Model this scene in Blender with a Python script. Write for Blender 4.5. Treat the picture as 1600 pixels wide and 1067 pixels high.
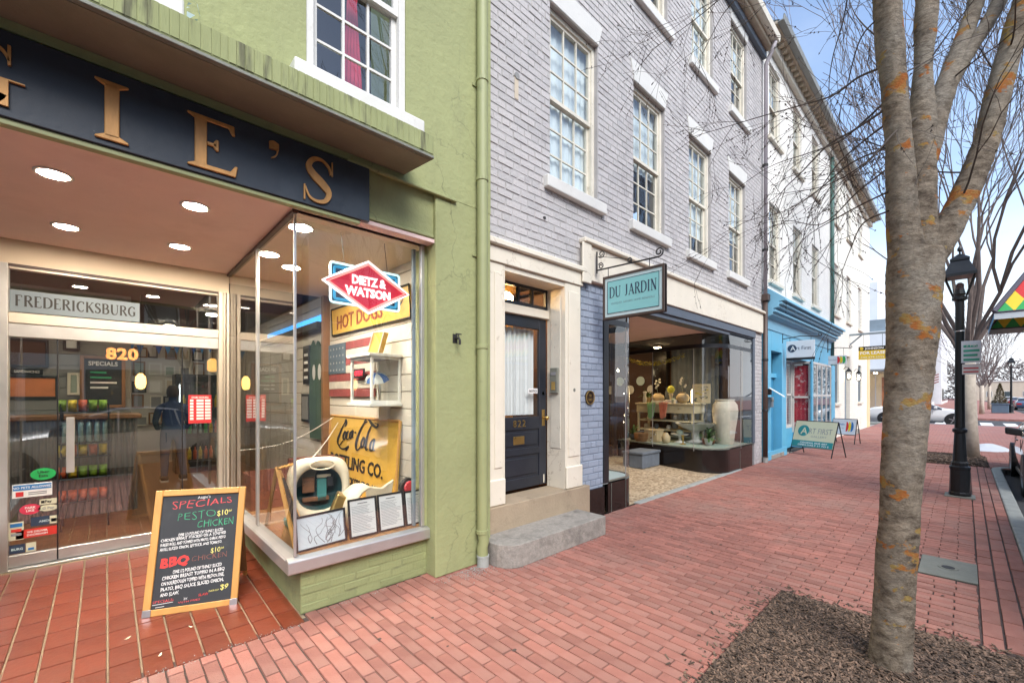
import bpy, bmesh, math, random
from mathutils import Vector, Matrix, noise
random.seed(11)
S = bpy.context.scene
C = S.collection
for o in list(bpy.data.objects): bpy.data.objects.remove(o)
R = math.radians

# ------------------------------------------------------------ camera
CAM = Vector((0.0, -3.328, 1.6)); YAW = 46.58
cd = bpy.data.cameras.new('camera'); cam = bpy.data.objects.new('camera', cd); C.objects.link(cam)
cam.location = CAM
cam.rotation_euler = (R(90), 0, R(YAW - 90))
cd.sensor_width = 36; cd.lens = 670.0 / 1600 * 36
cd.shift_y = (617 - 533.5) / 1600
cd.clip_start = .05; cd.clip_end = 2000
S.camera = cam
FW = (math.cos(R(YAW)), math.sin(R(YAW))); RT = (math.sin(R(YAW)), -math.cos(R(YAW)))
def px(p):                      # only used to choose which bricks show largest
    dx, dy, dz = p[0] - CAM[0], p[1] - CAM[1], p[2] - CAM[2]
    f = dx * FW[0] + dy * FW[1]
    if f < .2: return None
    return 800 + 670 * (dx * RT[0] + dy * RT[1]) / f, 617 - 670 * dz / f

# ------------------------------------------------------------ sky, sun, exposure
w = bpy.data.worlds.new('World'); S.world = w; w.use_nodes = True
nt = w.node_tree; nt.nodes.clear()
N = nt.nodes.new; L = nt.links.new
SUN_EL, SUN_AZ = 44, 205        # azimuth counted clockwise from +Y
sky = N('ShaderNodeTexSky'); sky.sky_type = 'NISHITA'; sky.sun_disc = False
sky.sun_elevation = R(SUN_EL); sky.sun_rotation = R(SUN_AZ)
sky.air_density = 1.0; sky.dust_density = 1.0; sky.ozone_density = 1.2
tc = N('ShaderNodeTexCoord'); sep = N('ShaderNodeSeparateXYZ'); L(tc.outputs['Generated'], sep.inputs[0])
# thin high cloud: thick towards the horizon, broken overhead
mp = N('ShaderNodeMapping'); mp.inputs['Scale'].default_value = (1.2, 1.2, 3.2); L(tc.outputs['Generated'], mp.inputs[0])
nz = N('ShaderNodeTexNoise'); nz.inputs['Scale'].default_value = 2.2; nz.inputs['Detail'].default_value = 6; nz.inputs['Roughness'].default_value = .55
L(mp.outputs[0], nz.inputs['Vector'])
mr = N('ShaderNodeMapRange'); mr.inputs[1].default_value = .0; mr.inputs[2].default_value = .38; mr.inputs[3].default_value = 1.1; mr.inputs[4].default_value = .07; mr.interpolation_type = 'SMOOTHSTEP'
L(sep.outputs['Z'], mr.inputs[0])
md = N('ShaderNodeMath'); md.operation = 'MULTIPLY_ADD'; md.inputs[1].default_value = .55; md.inputs[2].default_value = -.27; L(nz.outputs['Fac'], md.inputs[0])
ma = N('ShaderNodeMath'); ma.operation = 'ADD'; ma.use_clamp = True; L(mr.outputs[0], ma.inputs[0]); L(md.outputs[0], ma.inputs[1])
mx = N('ShaderNodeMix'); mx.data_type = 'RGBA'; L(ma.outputs[0], mx.inputs[0]); L(sky.outputs[0], mx.inputs[6]); mx.inputs[7].default_value = (4.3, 4.5, 4.75, 1)
bg = N('ShaderNodeBackground'); bg.inputs[1].default_value = .118; L(mx.outputs[2], bg.inputs[0])
ow = N('ShaderNodeOutputWorld'); L(bg.outputs[0], ow.inputs[0])
sd = bpy.data.lights.new('sun', 'SUN'); sd.energy = 1.5; sd.angle = R(35); sd.color = (1, .975, .94)
so = bpy.data.objects.new('sun', sd); C.objects.link(so); so.location = (0, -30, 40)
az, el = R(SUN_AZ), R(SUN_EL)
so.rotation_euler = Vector((-math.sin(az) * math.cos(el), -math.cos(az) * math.cos(el), -math.sin(el))).to_track_quat('-Z', 'Y').to_euler()
vs = S.view_settings; vs.view_transform = 'Standard'; vs.look = 'None'; vs.gamma = 1; vs.exposure = 1.52; vs.use_curve_mapping = False
S.render.engine = 'CYCLES'
cy = S.cycles; cy.use_denoising = True; cy.max_bounces = 6; cy.transparent_max_bounces = 14; cy.glossy_bounces = 3; cy.diffuse_bounces = 3
cy.transmission_bounces = 6; cy.sample_clamp_indirect = 6; cy.caustics_reflective = False; cy.caustics_refractive = False
try: cy.denoiser = 'OPENIMAGEDENOISE'; cy.denoising_prefilter = 'ACCURATE'
except Exception: pass

# ------------------------------------------------------------ materials
MT = {}
def nodes(name):
    m = bpy.data.materials.new(name); m.use_nodes = True; MT[name] = m
    t = m.node_tree; b = t.nodes['Principled BSDF']
    return m, t, b
def c4(c): return (c[0], c[1], c[2], 1)
def _noise(t, scale, detail=5, rough=.6, sc=(1, 1, 1)):
    k = t.nodes.new('ShaderNodeTexCoord'); mpn = t.nodes.new('ShaderNodeMapping'); mpn.inputs['Scale'].default_value = sc
    t.links.new(k.outputs['Object'], mpn.inputs[0])
    n = t.nodes.new('ShaderNodeTexNoise'); n.inputs['Scale'].default_value = scale; n.inputs['Detail'].default_value = detail; n.inputs['Roughness'].default_value = rough
    t.links.new(mpn.outputs[0], n.inputs['Vector']); return n
def _ramp(t, src, a, b, ca, cb):
    r = t.nodes.new('ShaderNodeValToRGB'); r.color_ramp.elements[0].position = a; r.color_ramp.elements[1].position = b
    r.color_ramp.elements[0].color = c4(ca); r.color_ramp.elements[1].color = c4(cb); t.links.new(src, r.inputs[0]); return r
def _mix(t, fac, a, b, mode='MIX'):
    m = t.nodes.new('ShaderNodeMix'); m.data_type = 'RGBA'; m.blend_type = mode
    for s, i in ((fac, 0), (a, 6), (b, 7)):
        if isinstance(s, (int, float)): m.inputs[i].default_value = s
        elif isinstance(s, tuple): m.inputs[i].default_value = c4(s)
        else: t.links.new(s, m.inputs[i])
    return m.outputs[2]
def pm(name, col, rough=.6, var=.12, scale=5, bump=.0, bscale=60, metal=0, spec=.5, dirt=None, dscale=2.5, dlo=.55, dhi=.75, sc=(1, 1, 1), rnd=0, coat=0, emit=None, es=0, dsc=(1, 1, 1), trans=0, alpha=1):
    m, t, b = nodes(name)
    n = _noise(t, scale, sc=sc)
    lo = tuple(max(0, x * (1 - var)) for x in col); hi = tuple(min(1, x * (1 + var)) for x in col)
    out = _ramp(t, n.outputs['Fac'], .3, .7, lo, hi).outputs[0]
    if rnd:
        a = t.nodes.new('ShaderNodeAttribute'); a.attribute_name = 'rnd'
        rr = _ramp(t, a.outputs['Fac'], 0, 1, (1 - rnd,) * 3, (1 + rnd * .3, 1 + rnd * .18, 1 + rnd * .12))
        out = _mix(t, 1.0, out, rr.outputs[0], 'MULTIPLY')
    if dirt:
        d = _noise(t, dscale, 7, .65, dsc)
        f = _ramp(t, d.outputs['Fac'], dlo, dhi, (0, 0, 0), (1, 1, 1))
        out = _mix(t, f.outputs[0], out, dirt)
    t.links.new(out, b.inputs['Base Color'])
    rn = t.nodes.new('ShaderNodeMapRange'); rn.inputs[3].default_value = max(.03, rough - .1); rn.inputs[4].default_value = min(1, rough + .1)
    t.links.new(n.outputs['Fac'], rn.inputs[0]); t.links.new(rn.outputs[0], b.inputs['Roughness'])
    b.inputs['Metallic'].default_value = metal; b.inputs['Specular IOR Level'].default_value = spec
    b.inputs['Coat Weight'].default_value = coat
    if trans: b.inputs['Transmission Weight'].default_value = trans
    if emit: b.inputs['Emission Color'].default_value = c4(emit); b.inputs['Emission Strength'].default_value = es
    if bump:
        bn = _noise(t, bscale, 6, .65, sc); bp = t.nodes.new('ShaderNodeBump'); bp.inputs['Strength'].default_value = bump; bp.inputs['Distance'].default_value = .02
        t.links.new(bn.outputs['Fac'], bp.inputs['Height']); t.links.new(bp.outputs[0], b.inputs['Normal'])
    return m
def glow(name, col, s):
    m, t, b = nodes(name); b.inputs['Base Color'].default_value = c4(col); b.inputs['Emission Color'].default_value = c4(col); b.inputs['Emission Strength'].default_value = s; return m
def glassm(name, tint=(.93, .96, .95), ior=1.5, boost=1.6, rough=0.0, dirt=0):
    m = bpy.data.materials.new(name); m.use_nodes = True; MT[name] = m; t = m.node_tree; t.nodes.clear()
    tr = t.nodes.new('ShaderNodeBsdfTransparent'); tr.inputs[0].default_value = c4(tint)
    gl = t.nodes.new('ShaderNodeBsdfGlossy'); gl.inputs['Roughness'].default_value = rough; gl.inputs[0].default_value = (1, 1, 1, 1)
    n = _noise(t, 1.3, 2, .4); bp = t.nodes.new('ShaderNodeBump'); bp.inputs['Strength'].default_value = .025; bp.inputs['Distance'].default_value = .05
    t.links.new(n.outputs['Fac'], bp.inputs['Height']); t.links.new(bp.outputs[0], gl.inputs['Normal'])
    # Schlick reflectance, the same from both sides of the thin pane
    fr = t.nodes.new('ShaderNodeLayerWeight'); fr.inputs[0].default_value = .5
    pw = t.nodes.new('ShaderNodeMath'); pw.operation = 'POWER'; pw.inputs[1].default_value = 5; t.links.new(fr.outputs['Facing'], pw.inputs[0])
    mu = t.nodes.new('ShaderNodeMath'); mu.operation = 'MULTIPLY_ADD'; mu.inputs[1].default_value = min(.95, .96); mu.inputs[2].default_value = .042 * boost; mu.use_clamp = True; t.links.new(pw.outputs[0], mu.inputs[0])
    ms = t.nodes.new('ShaderNodeMixShader'); t.links.new(mu.outputs[0], ms.inputs[0]); t.links.new(tr.outputs[0], ms.inputs[1]); t.links.new(gl.outputs[0], ms.inputs[2])
    o = t.nodes.new('ShaderNodeOutputMaterial'); t.links.new(ms.outputs[0], o.inputs[0]); return m

def brick_ground():
    m, t, b = nodes('brick_ground')
    k = t.nodes.new('ShaderNodeTexCoord'); mpn = t.nodes.new('ShaderNodeMapping'); mpn.inputs['Rotation'].default_value = (0, 0, R(90)); t.links.new(k.outputs['Object'], mpn.inputs[0])
    br = t.nodes.new('ShaderNodeTexBrick'); br.inputs['Scale'].default_value = 1; br.inputs['Brick Width'].default_value = .208; br.inputs['Row Height'].default_value = .106; br.inputs['Mortar Size'].default_value = .006
    br.inputs['Color1'].default_value = (.40, .15, .115, 1); br.inputs['Color2'].default_value = (.30, .115, .09, 1); br.inputs['Mortar'].default_value = (.10, .07, .06, 1)
    t.links.new(mpn.outputs[0], br.inputs['Vector'])
    n = _noise(t, 1.2, 6); f = _ramp(t, n.outputs['Fac'], .4, .75, (0, 0, 0), (.6, .6, .6))
    t.links.new(_mix(t, f.outputs[0], br.outputs['Color'], (.33, .22, .19)), b.inputs['Base Color']); b.inputs['Roughness'].default_value = .85
    bp = t.nodes.new('ShaderNodeBump'); bp.inputs['Strength'].default_value = .4; bp.inputs['Distance'].default_value = .01; bp.invert = True
    t.links.new(br.outputs['Fac'], bp.inputs['Height']); t.links.new(bp.outputs[0], b.inputs['Normal']); return m
brick_ground()
def painted_brick(name, col, rowh=.075):
    m, t, b = nodes(name)
    k = t.nodes.new('ShaderNodeTexCoord'); mpn = t.nodes.new('ShaderNodeMapping'); mpn.inputs['Rotation'].default_value = (R(90), 0, 0); t.links.new(k.outputs['Object'], mpn.inputs[0])
    br = t.nodes.new('ShaderNodeTexBrick'); br.inputs['Scale'].default_value = 1; br.inputs['Brick Width'].default_value = .215; br.inputs['Row Height'].default_value = rowh; br.inputs['Mortar Size'].default_value = .006; br.inputs['Mortar Smooth'].default_value = .4
    t.links.new(mpn.outputs[0], br.inputs['Vector'])
    br.inputs['Color1'].default_value = c4(col); br.inputs['Color2'].default_value = c4(tuple(x * .93 for x in col)); br.inputs['Mortar'].default_value = c4(tuple(x * .78 for x in col))
    n = _noise(t, .9, 7, .65); f = _ramp(t, n.outputs['Fac'], .5, .8, (0, 0, 0), (.45, .45, .45))
    t.links.new(_mix(t, f.outputs[0], br.outputs['Color'], tuple(x * .6 for x in col)), b.inputs['Base Color']); b.inputs['Roughness'].default_value = .8
    bp = t.nodes.new('ShaderNodeBump'); bp.inputs['Strength'].default_value = .5; bp.inputs['Distance'].default_value = .012; bp.invert = True
    t.links.new(br.outputs['Fac'], bp.inputs['Height']); t.links.new(bp.outputs[0], b.inputs['Normal']); return m
def wood_floor(name, a, bcol, w_=.09, ln=1.2):
    m, t, b = nodes(name)
    k = t.nodes.new('ShaderNodeTexCoord'); mpn = t.nodes.new('ShaderNodeMapping'); mpn.inputs['Rotation'].default_value = (0, 0, R(90)); t.links.new(k.outputs['Object'], mpn.inputs[0])
    br = t.nodes.new('ShaderNodeTexBrick'); br.inputs['Scale'].default_value = 1; br.inputs['Brick Width'].default_value = ln; br.inputs['Row Height'].default_value = w_; br.inputs['Mortar Size'].default_value = .002
    br.inputs['Color1'].default_value = c4(a); br.inputs['Color2'].default_value = c4(bcol); br.inputs['Mortar'].default_value = (.03, .015, .01, 1); t.links.new(mpn.outputs[0], br.inputs['Vector'])
    n = _noise(t, 9, 6, .6, (6, .6, 1)); t.links.new(_mix(t, .35, br.outputs['Color'], _ramp(t, n.outputs['Fac'], .3, .7, tuple(x * .5 for x in a), tuple(min(1, x * 1.5) for x in bcol)).outputs[0]), b.inputs['Base Color'])
    b.inputs['Roughness'].default_value = .28; return m
def bark():
    m, t, b = nodes('bark')
    n1 = _noise(t, 11, 8, .75, (1, 1, 1.7)); base = _ramp(t, n1.outputs['Fac'], .36, .64, (.08, .058, .042), (.36, .295, .22)).outputs[0]
    n2 = _noise(t, 2.6, 5, .6, (1, 1, .6)); grey = _ramp(t, n2.outputs['Fac'], .46, .60, (0, 0, 0), (.6, .6, .6))
    n6 = _noise(t, 45, 5, .7, (1, 1, 2)); pale = _ramp(t, n6.outputs['Fac'], .35, .65, (.22, .19, .15), (.47, .43, .36))
    base = _mix(t, grey.outputs[0], base, pale.outputs[0])
    n3 = _noise(t, 5.2, 5, .6, (1, 1, 1.5)); k3 = _ramp(t, n3.outputs['Fac'], .575, .60, (0, 0, 0), (.95, .95, .95))
    n4 = _noise(t, 12, 4); oc = _ramp(t, n4.outputs['Fac'], .4, .6, (.40, .13, .03), (.36, .25, .08))
    base = _mix(t, k3.outputs[0], base, oc.outputs[0])
    t.links.new(base, b.inputs['Base Color']); b.inputs['Roughness'].default_value = .95; b.inputs['Specular IOR Level'].default_value = .2
    n5 = _noise(t, 30, 8, .75, (1, 1, 1.6)); bp = t.nodes.new('ShaderNodeBump'); bp.inputs['Strength'].default_value = 1; bp.inputs['Distance'].default_value = .03
    t.links.new(n5.outputs['Fac'], bp.inputs['Height']); t.links.new(bp.outputs[0], b.inputs['Normal'])
bark()
def fluted():
    # green stucco ledge front: vertical drip stains
    m, t, b = nodes('ledge_stucco')
    n = _noise(t, 16, 5, .6, (1, 1, .12)); f = _ramp(t, n.outputs['Fac'], .52, .66, (0, 0, 0), (.85, .85, .85))
    n2 = _noise(t, 3, 4); base = _ramp(t, n2.outputs['Fac'], .3, .7, (.25, .275, .125), (.31, .335, .16)).outputs[0]
    t.links.new(_mix(t, f.outputs[0], base, (.10, .10, .06)), b.inputs['Base Color']); b.inputs['Roughness'].default_value = .9
    bp = t.nodes.new('ShaderNodeBump'); bp.inputs['Strength'].default_value = .5; bp.inputs['Distance'].default_value = .02; t.links.new(n.outputs['Fac'], bp.inputs['Height']); t.links.new(bp.outputs[0], b.inputs['Normal'])
fluted()

pm('green', (.305, .325, .152), .85, .09, 1.5, .5, 14, dirt=(.235, .245, .125), dscale=1.5, dlo=.56, dhi=.78, dsc=(2.2, 2.2, .35))
pm('green_brick', (.27, .30, .135), .85, .1, 6, .3, 60, rnd=.12, dirt=(.16, .17, .09), dscale=4)
pm('green_pipe', (.285, .305, .142), .55, .07, 3, .08, 30, dirt=(.18, .2, .1), dscale=5, dlo=.62)
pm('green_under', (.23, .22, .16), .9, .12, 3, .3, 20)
pm('white_paint', (.64, .63, .59), .6, .04, 4, .15, 40, dirt=(.45, .43, .37), dscale=6, dlo=.62, dhi=.8)
pm('cream_paint', (.72, .66, .54), .55, .05, 3, .1, 30, dirt=(.42, .36, .26), dscale=9, dlo=.64, dhi=.76)
pm('cream_frame', (.66, .62, .52), .6, .08, 5, .15, 40, dirt=(.35, .31, .24), dscale=12, dlo=.6, dhi=.74)
pm('navy', (.018, .028, .042), .5, .2, 3, .1, 20, dirt=(.05, .065, .08), dscale=1.6, dlo=.5, dhi=.85)
pm('navy_door', (.018, .021, .029), .4, .2, 4, .05, 30)
pm('gold', (.48, .25, .08), .45, .25, 14, .1, 40, metal=.25, sc=(1, 1, .3))
pm('brass', (.55, .36, .12), .3, .1, 8, metal=.9)
pm('purple', (.50, .483, .477), .8, .06, 2.5, .5, 50, rnd=.11, dirt=(.30, .28, .285), dscale=2.2, dlo=.52, dhi=.78, dsc=(1, 1, .6))
pm('purple_mortar', (.40, .385, .38), .9, .12, 5, .3, 60)
pm('bluebrick', (.30, .35, .43), .8, .06, 2.5, .35, 70, rnd=.1, dirt=(.15, .17, .2), dscale=6, dlo=.6, dhi=.74)
pm('blue_mortar', (.21, .25, .31), .9, .1, 5, .3, 60)
pm('sandstone', (.36, .28, .19), .85, .12, 3, .4, 40, dirt=(.2, .15, .1), dscale=4)
pm('granite', (.30, .275, .24), .85, .18, 30, .5, 50, dirt=(.13, .12, .105), dscale=5, dlo=.5, dhi=.75)
pm('paver', (.375, .158, .12), .82, .15, 7, .5, 90, rnd=.27, dirt=(.33, .19, .15), dscale=1.3, dlo=.46, dhi=.75)
pm('paver_sand', (.085, .058, .048), .95, .3, 14, .5, 60)
pm('tile', (.185, .040, .018), .3, .14, 6, .12, 30, rnd=.2, dirt=(.14, .042, .024), dscale=3, spec=.5)
pm('grout', (.26, .2, .13), .9, .2, 10, .3, 60)
pm('kerb', (.33, .345, .32), .85, .12, 6, .4, 50, dirt=(.2, .2, .17), dscale=5)
pm('asphalt', (.058, .058, .06), .92, .25, 18, .5, 90, dirt=(.09, .088, .085), dscale=.8)
pm('concrete', (.36, .34, .31), .9, .12, 3, .3, 40)
pm('road_paint', (.72, .72, .7), .75, .08, 5, dirt=(.35, .34, .33), dscale=4, dlo=.6)
pm('soil', (.065, .046, .034), .95, .35, 20, .7, 60)
pm('mulch', (.20, .14, .10), .9, .3, 30, .3, 60, rnd=.72)
pm('cover_metal', (.21, .215, .18), .7, .12, 10, .3, 40, metal=.3, dirt=(.19, .17, .14), dscale=6)
pm('black_metal', (.010, .012, .014), .42, .25, 8, .05, 40, metal=.2)
pm('dark_iron', (.02, .018, .017), .6, .3, 8, .2, 50)
pm('black_panel', (.012, .009, .008), .14, .3, 3, dirt=(.04, .03, .026), dscale=2.2, dlo=.58, dhi=.8)
pm('slate_trim', (.085, .105, .135), .5, .12, 5, .1, 30)
pm('black_frame', (.014, .015, .018), .35, .2, 4)
pm('aluminium', (.58, .57, .55), .35, .06, 6, metal=.75, dirt=(.4, .37, .32), dscale=6, dlo=.64)
pm('alu_tan', (.55, .48, .39), .4, .06, 5, metal=.35, dirt=(.36, .29, .22), dscale=7, dlo=.62)
pm('soffit', (.78, .58, .53), .75, .06, 1.2, .1, 20, dirt=(.66, .46, .41), dscale=1.4, dlo=.55, dhi=.85)
pm('amber_lit_wall', (.75, .42, .13), .7, .08, 2); pm('header_cream', (.62, .52, .39), .7, .05, 2)
pm('shiplap', (.62, .57, .49), .65, .05, 3, .05, 30)
pm('grey_wall', (.24, .24, .235), .8, .08, 3)
pm('dark_ceiling', (.06, .055, .05), .9, .15, 3)
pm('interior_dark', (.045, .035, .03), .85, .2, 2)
pm('interior_brown', (.075, .038, .026), .8, .2, 2)
pm('plaster', (.55, .52, .47), .8, .05, 2)
pm('yellow_sign', (.62, .37, .06), .5, .1, 4, dirt=(.42, .24, .05), dscale=4)
pm('brown_ink', (.22, .035, .015), .6)
pm('black_ink', (.012, .011, .01), .6)
pm('wood_frame', (.24, .115, .045), .5, .2, 8, .1, 40, sc=(1, 1, .2))
pm('oak', (.52, .27, .075), .45, .14, 8, .08, 40, sc=(1, 1, .25))
pm('chalkboard', (.028, .032, .037), .75, .15, 4, dirt=(.045, .05, .054), dscale=3)
pm('chalk_red', (.55, .07, .075), .8, .2, 40); pm('chalk_green', (.05, .33, .17), .8, .2, 40); pm('chalk_white', (.72, .72, .7), .8, .1, 40); pm('chalk_yellow', (.68, .62, .18), .8, .1, 40)
pm('chalk_redsolid', (.62, .045, .04), .8, .1, 30); pm('chalk_brown', (.22, .08, .06), .8, .2, 40)
pm('red_paper', (.55, .03, .035), .5, .05); pm('white_paper', (.74, .73, .70), .6, .03); pm('white_ink', (.78, .77, .74), .6, .03); pm('grey_ink', (.25, .25, .26), .7)
pm('sticker_green', (.02, .36, .09), .4, .05); pm('sticker_blue', (.03, .17, .42), .4, .05); pm('sticker_pink', (.62, .045, .09), .4, .05); pm('sticker_red', (.6, .04, .03), .4, .05); pm('sticker_cream', (.6, .58, .42), .4, .05); pm('sticker_navy', (.03, .05, .09), .4, .05); pm('frost', (.12, .15, .17), .5, .04)
pm('orange_num', (.60, .24, .07), .45, .1, 20)
pm('teal_sign', (.25, .56, .56), .5, .03, 3); pm('pale_teal', (.55, .68, .68), .5, .03); pm('bronze', (.07, .04, .025), .4, .2, 20, metal=.6)
pm('blue_paint', (.115, .42, .62), .5, .05, 3, .05, 30); pm('blue_dark', (.045, .24, .42), .5, .06, 3); pm('blue_light', (.20, .47, .64), .55, .06, 2)
pm('white_sign', (.66, .71, .74), .5, .03)
pm('sign_cream', (.66, .63, .42), .5, .03); pm('sign_teal', (.03, .25, .25), .5, .05); pm('sign_yellow', (.60, .42, .02), .5, .06)
pm('poster_red', (.58, .03, .05), .6, .25, 9, dirt=(.75, .5, .48), dscale=6, dlo=.56, dhi=.6)
pm('eave', (.46, .38, .28), .8, .15, 4); pm('gutter_brown', (.07, .045, .035), .5, .15, 5); pm('gutter_green', (.07, .16, .14), .5, .1, 4); pm('gutter_grey', (.24, .25, .235), .6, .12, 5); pm('slate_roof', (.07, .09, .095), .7, .2, 6); pm('purple_pipe', (.34, .31, .33), .6, .06, 3)
painted_brick('white_brick', (.86, .84, .78)); painted_brick('cream_brick', (.84, .81, .71)); painted_brick('red_brick', (.27, .085, .055)); painted_brick('tan_brick', (.42, .33, .24)); painted_brick('grey_brick', (.33, .32, .31))
pm('cream_quoin', (.70, .56, .33), .8, .06, 3)
wood_floor('wood_floor', (.16, .065, .028), (.25, .115, .05)); wood_floor('display_floor', (.32, .16, .07), (.38, .2, .09), .12, 2)
m_, t_, b_ = nodes('mosaic')
vo = t_.nodes.new('ShaderNodeTexVoronoi'); vo.inputs['Scale'].default_value = 26; kk = t_.nodes.new('ShaderNodeTexCoord'); t_.links.new(kk.outputs['Object'], vo.inputs['Vector'])
rr_ = t_.nodes.new('ShaderNodeSeparateColor'); t_.links.new(vo.outputs['Color'], rr_.inputs[0])
t_.links.new(_ramp(t_, rr_.outputs[0], 0, 1, (.20, .13, .075), (.58, .47, .32)).outputs[0], b_.inputs['Base Color']); b_.inputs['Roughness'].default_value = .5
glassm('glass'); glassm('glass_store', (.84, .88, .87), 1.52, 4.2); glassm('glass_side', (.9, .93, .92), 1.5, 3.0); glassm('glass_win', (.92, .95, .95), 1.5, 2.6); glassm('glass_dark', (.35, .4, .42), 1.5, 2.2); glassm('glass_dj', (.9, .93, .92), 1.5, 2.6); glassm('glass_case', (.95, .97, .97), 1.45, 1.0)
pm('curtain', (.70, .70, .70), .9, .1, 8, sc=(6, 6, .1)); pm('curtain_red', (.50, .03, .07), .8, .2, 6); pm('blind', (.72, .78, .79), .8, .05, 3)
glow('lamp_lens', (1, .86, .70), 220); glow('lamp_deli', (1, .86, .66), 70); glow('lamp_dj', (1, .68, .34), 130); glow('lamp_warm', (1, .62, .27), 45); glow('neon_white', (1, .90, .88), .55); glow('neon_red', (.62, .02, .05), .16); glow('neon_pink', (1, .30, .26), .4); glow('neon_blue', (.04, .32, .55), .22); glow('neon_cyan', (.6, .95, 1), .45); glow('open_red', (1, .03, .06), .7); glow('blue_led', (.04, .35, 1), .7); glow('amber_glass', (.85, .42, .10), .5); glow('amber_glow', (1, .55, .12), 2.5); glow('bulb', (1, .8, .5), 25); glow('cool_light', (.85, .95, 1), 3); glow('fridge_light', (.9, .97, 1), 1.6)
pm('person_navy', (.018, .035, .085), .9, .2, 20, .1); pm('denim', (.05, .09, .17), .9, .25, 30, .1); pm('skin', (.45, .26, .18), .6, .05); pm('hair', (.03, .02, .015), .6); pm('shoe', (.02, .02, .025), .6); pm('shoe_sole', (.6, .6, .58), .6)
pm('car_white', (.72, .72, .71), .25, .03, 2, coat=.8); pm('car_silver', (.45, .47, .48), .3, .03, 2, metal=.5, coat=.8); pm('car_dark', (.03, .034, .034), .22, .1, 2, coat=1, spec=.5); pm('car_red', (.25, .02, .02), .25, .05, coat=.8); pm('car_blue', (.05, .08, .14), .25, .05, coat=.8); pm('tyre', (.015, .015, .016), .85, .2, 20, .1); pm('rim', (.5, .5, .52), .3, .05, metal=.8); pm('tail_red', (.42, .01, .015), .25, .1); pm('lens', (.7, .72, .72), .15, .05); pm('car_black', (.01, .01, .011), .5)
pm('ceramic_white', (.72, .70, .66), .3, .04, 6); pm('ceramic_tan', (.58, .44, .26), .55, .2, 5, .1, 20); pm('urn', (.66, .59, .47), .75, .12, 5, .25, 30, dirt=(.42, .34, .24), dscale=5, dlo=.6); pm('cream_furniture', (.60, .53, .36), .6, .1, 4); pm('cloth_green', (.30, .50, .25), .9, .1, 12); pm('cloth_coral', (.66, .24, .15), .9, .1, 12); pm('leaf_yellow', (.62, .52, .05), .7, .3, 30); pm('lime', (.6, .6, .08), .5, .1); pm('blue_grey_trunk', (.11, .13, .155), .7, .2, 6, .3, 30); pm('sage', (.30, .36, .30), .8, .15, 6); pm('teal_dark', (.02, .075, .075), .5, .2, 6); pm('teal_retro', (.06, .24, .22), .45, .1, 5); glow('lamp_shade_cream', (1, .8, .5), 2.2); pm('fern', (.06, .13, .03), .7, .3, 20); pm('cream_plastic', (.66, .56, .40), .45, .08, 6, dirt=(.45, .33, .2), dscale=8, dlo=.6); pm('rust', (.22, .09, .04), .8, .4, 14, .2); pm('crate_red', (.23, .07, .045), .8, .25, 8, .1); pm('flag_red', (.26, .055, .05), .8, .2, 8); pm('flag_white', (.52, .47, .40), .8, .15, 8); pm('flag_blue', (.075, .11, .14), .8, .2, 8); pm('cactus_green', (.035, .075, .035), .8, .25, 8); pm('umb_blue', (.03, .13, .42), .6, .05); pm('umb_white', (.7, .7, .68), .6, .05); pm('corrugated', (.20, .19, .18), .5, .2, 8, metal=.5)
pm('chip_yellow', (.55, .42, .03), .4, .4, 25, .2, 40); pm('chip_green', (.18, .33, .03), .4, .4, 25, .2, 40); pm('chip_red', (.5, .09, .03), .4, .4, 25, .2, 40); pm('can_teal', (.3, .45, .45), .25, .1, 8, metal=.6)
pm('harl_green', (.03, .38, .09), .6, .05); pm('harl_yellow', (.78, .60, .03), .6, .05); pm('harl_red', (.62, .03, .03), .6, .05); pm('harl_orange', (.75, .33, .04), .6, .05); pm('canvas_grey', (.09, .085, .115), .8, .1); pm('canvas_blue', (.04, .25, .55), .6, .1, 20)
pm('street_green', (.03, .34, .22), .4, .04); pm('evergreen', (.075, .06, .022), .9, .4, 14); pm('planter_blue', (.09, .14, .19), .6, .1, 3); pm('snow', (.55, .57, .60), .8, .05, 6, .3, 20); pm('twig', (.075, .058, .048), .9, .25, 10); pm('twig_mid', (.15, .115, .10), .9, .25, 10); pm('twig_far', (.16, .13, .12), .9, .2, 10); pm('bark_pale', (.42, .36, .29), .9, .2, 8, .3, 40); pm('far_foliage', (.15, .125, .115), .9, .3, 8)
pm('beige_wall', (.55, .47, .36), .8, .06, 2); pm('white_wall', (.70, .72, .74), .8, .04, 2); pm('steel_blue', (.20, .25, .28), .6, .1, 2); pm('orange_poster', (.62, .20, .07), .7, .3, 3)

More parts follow.
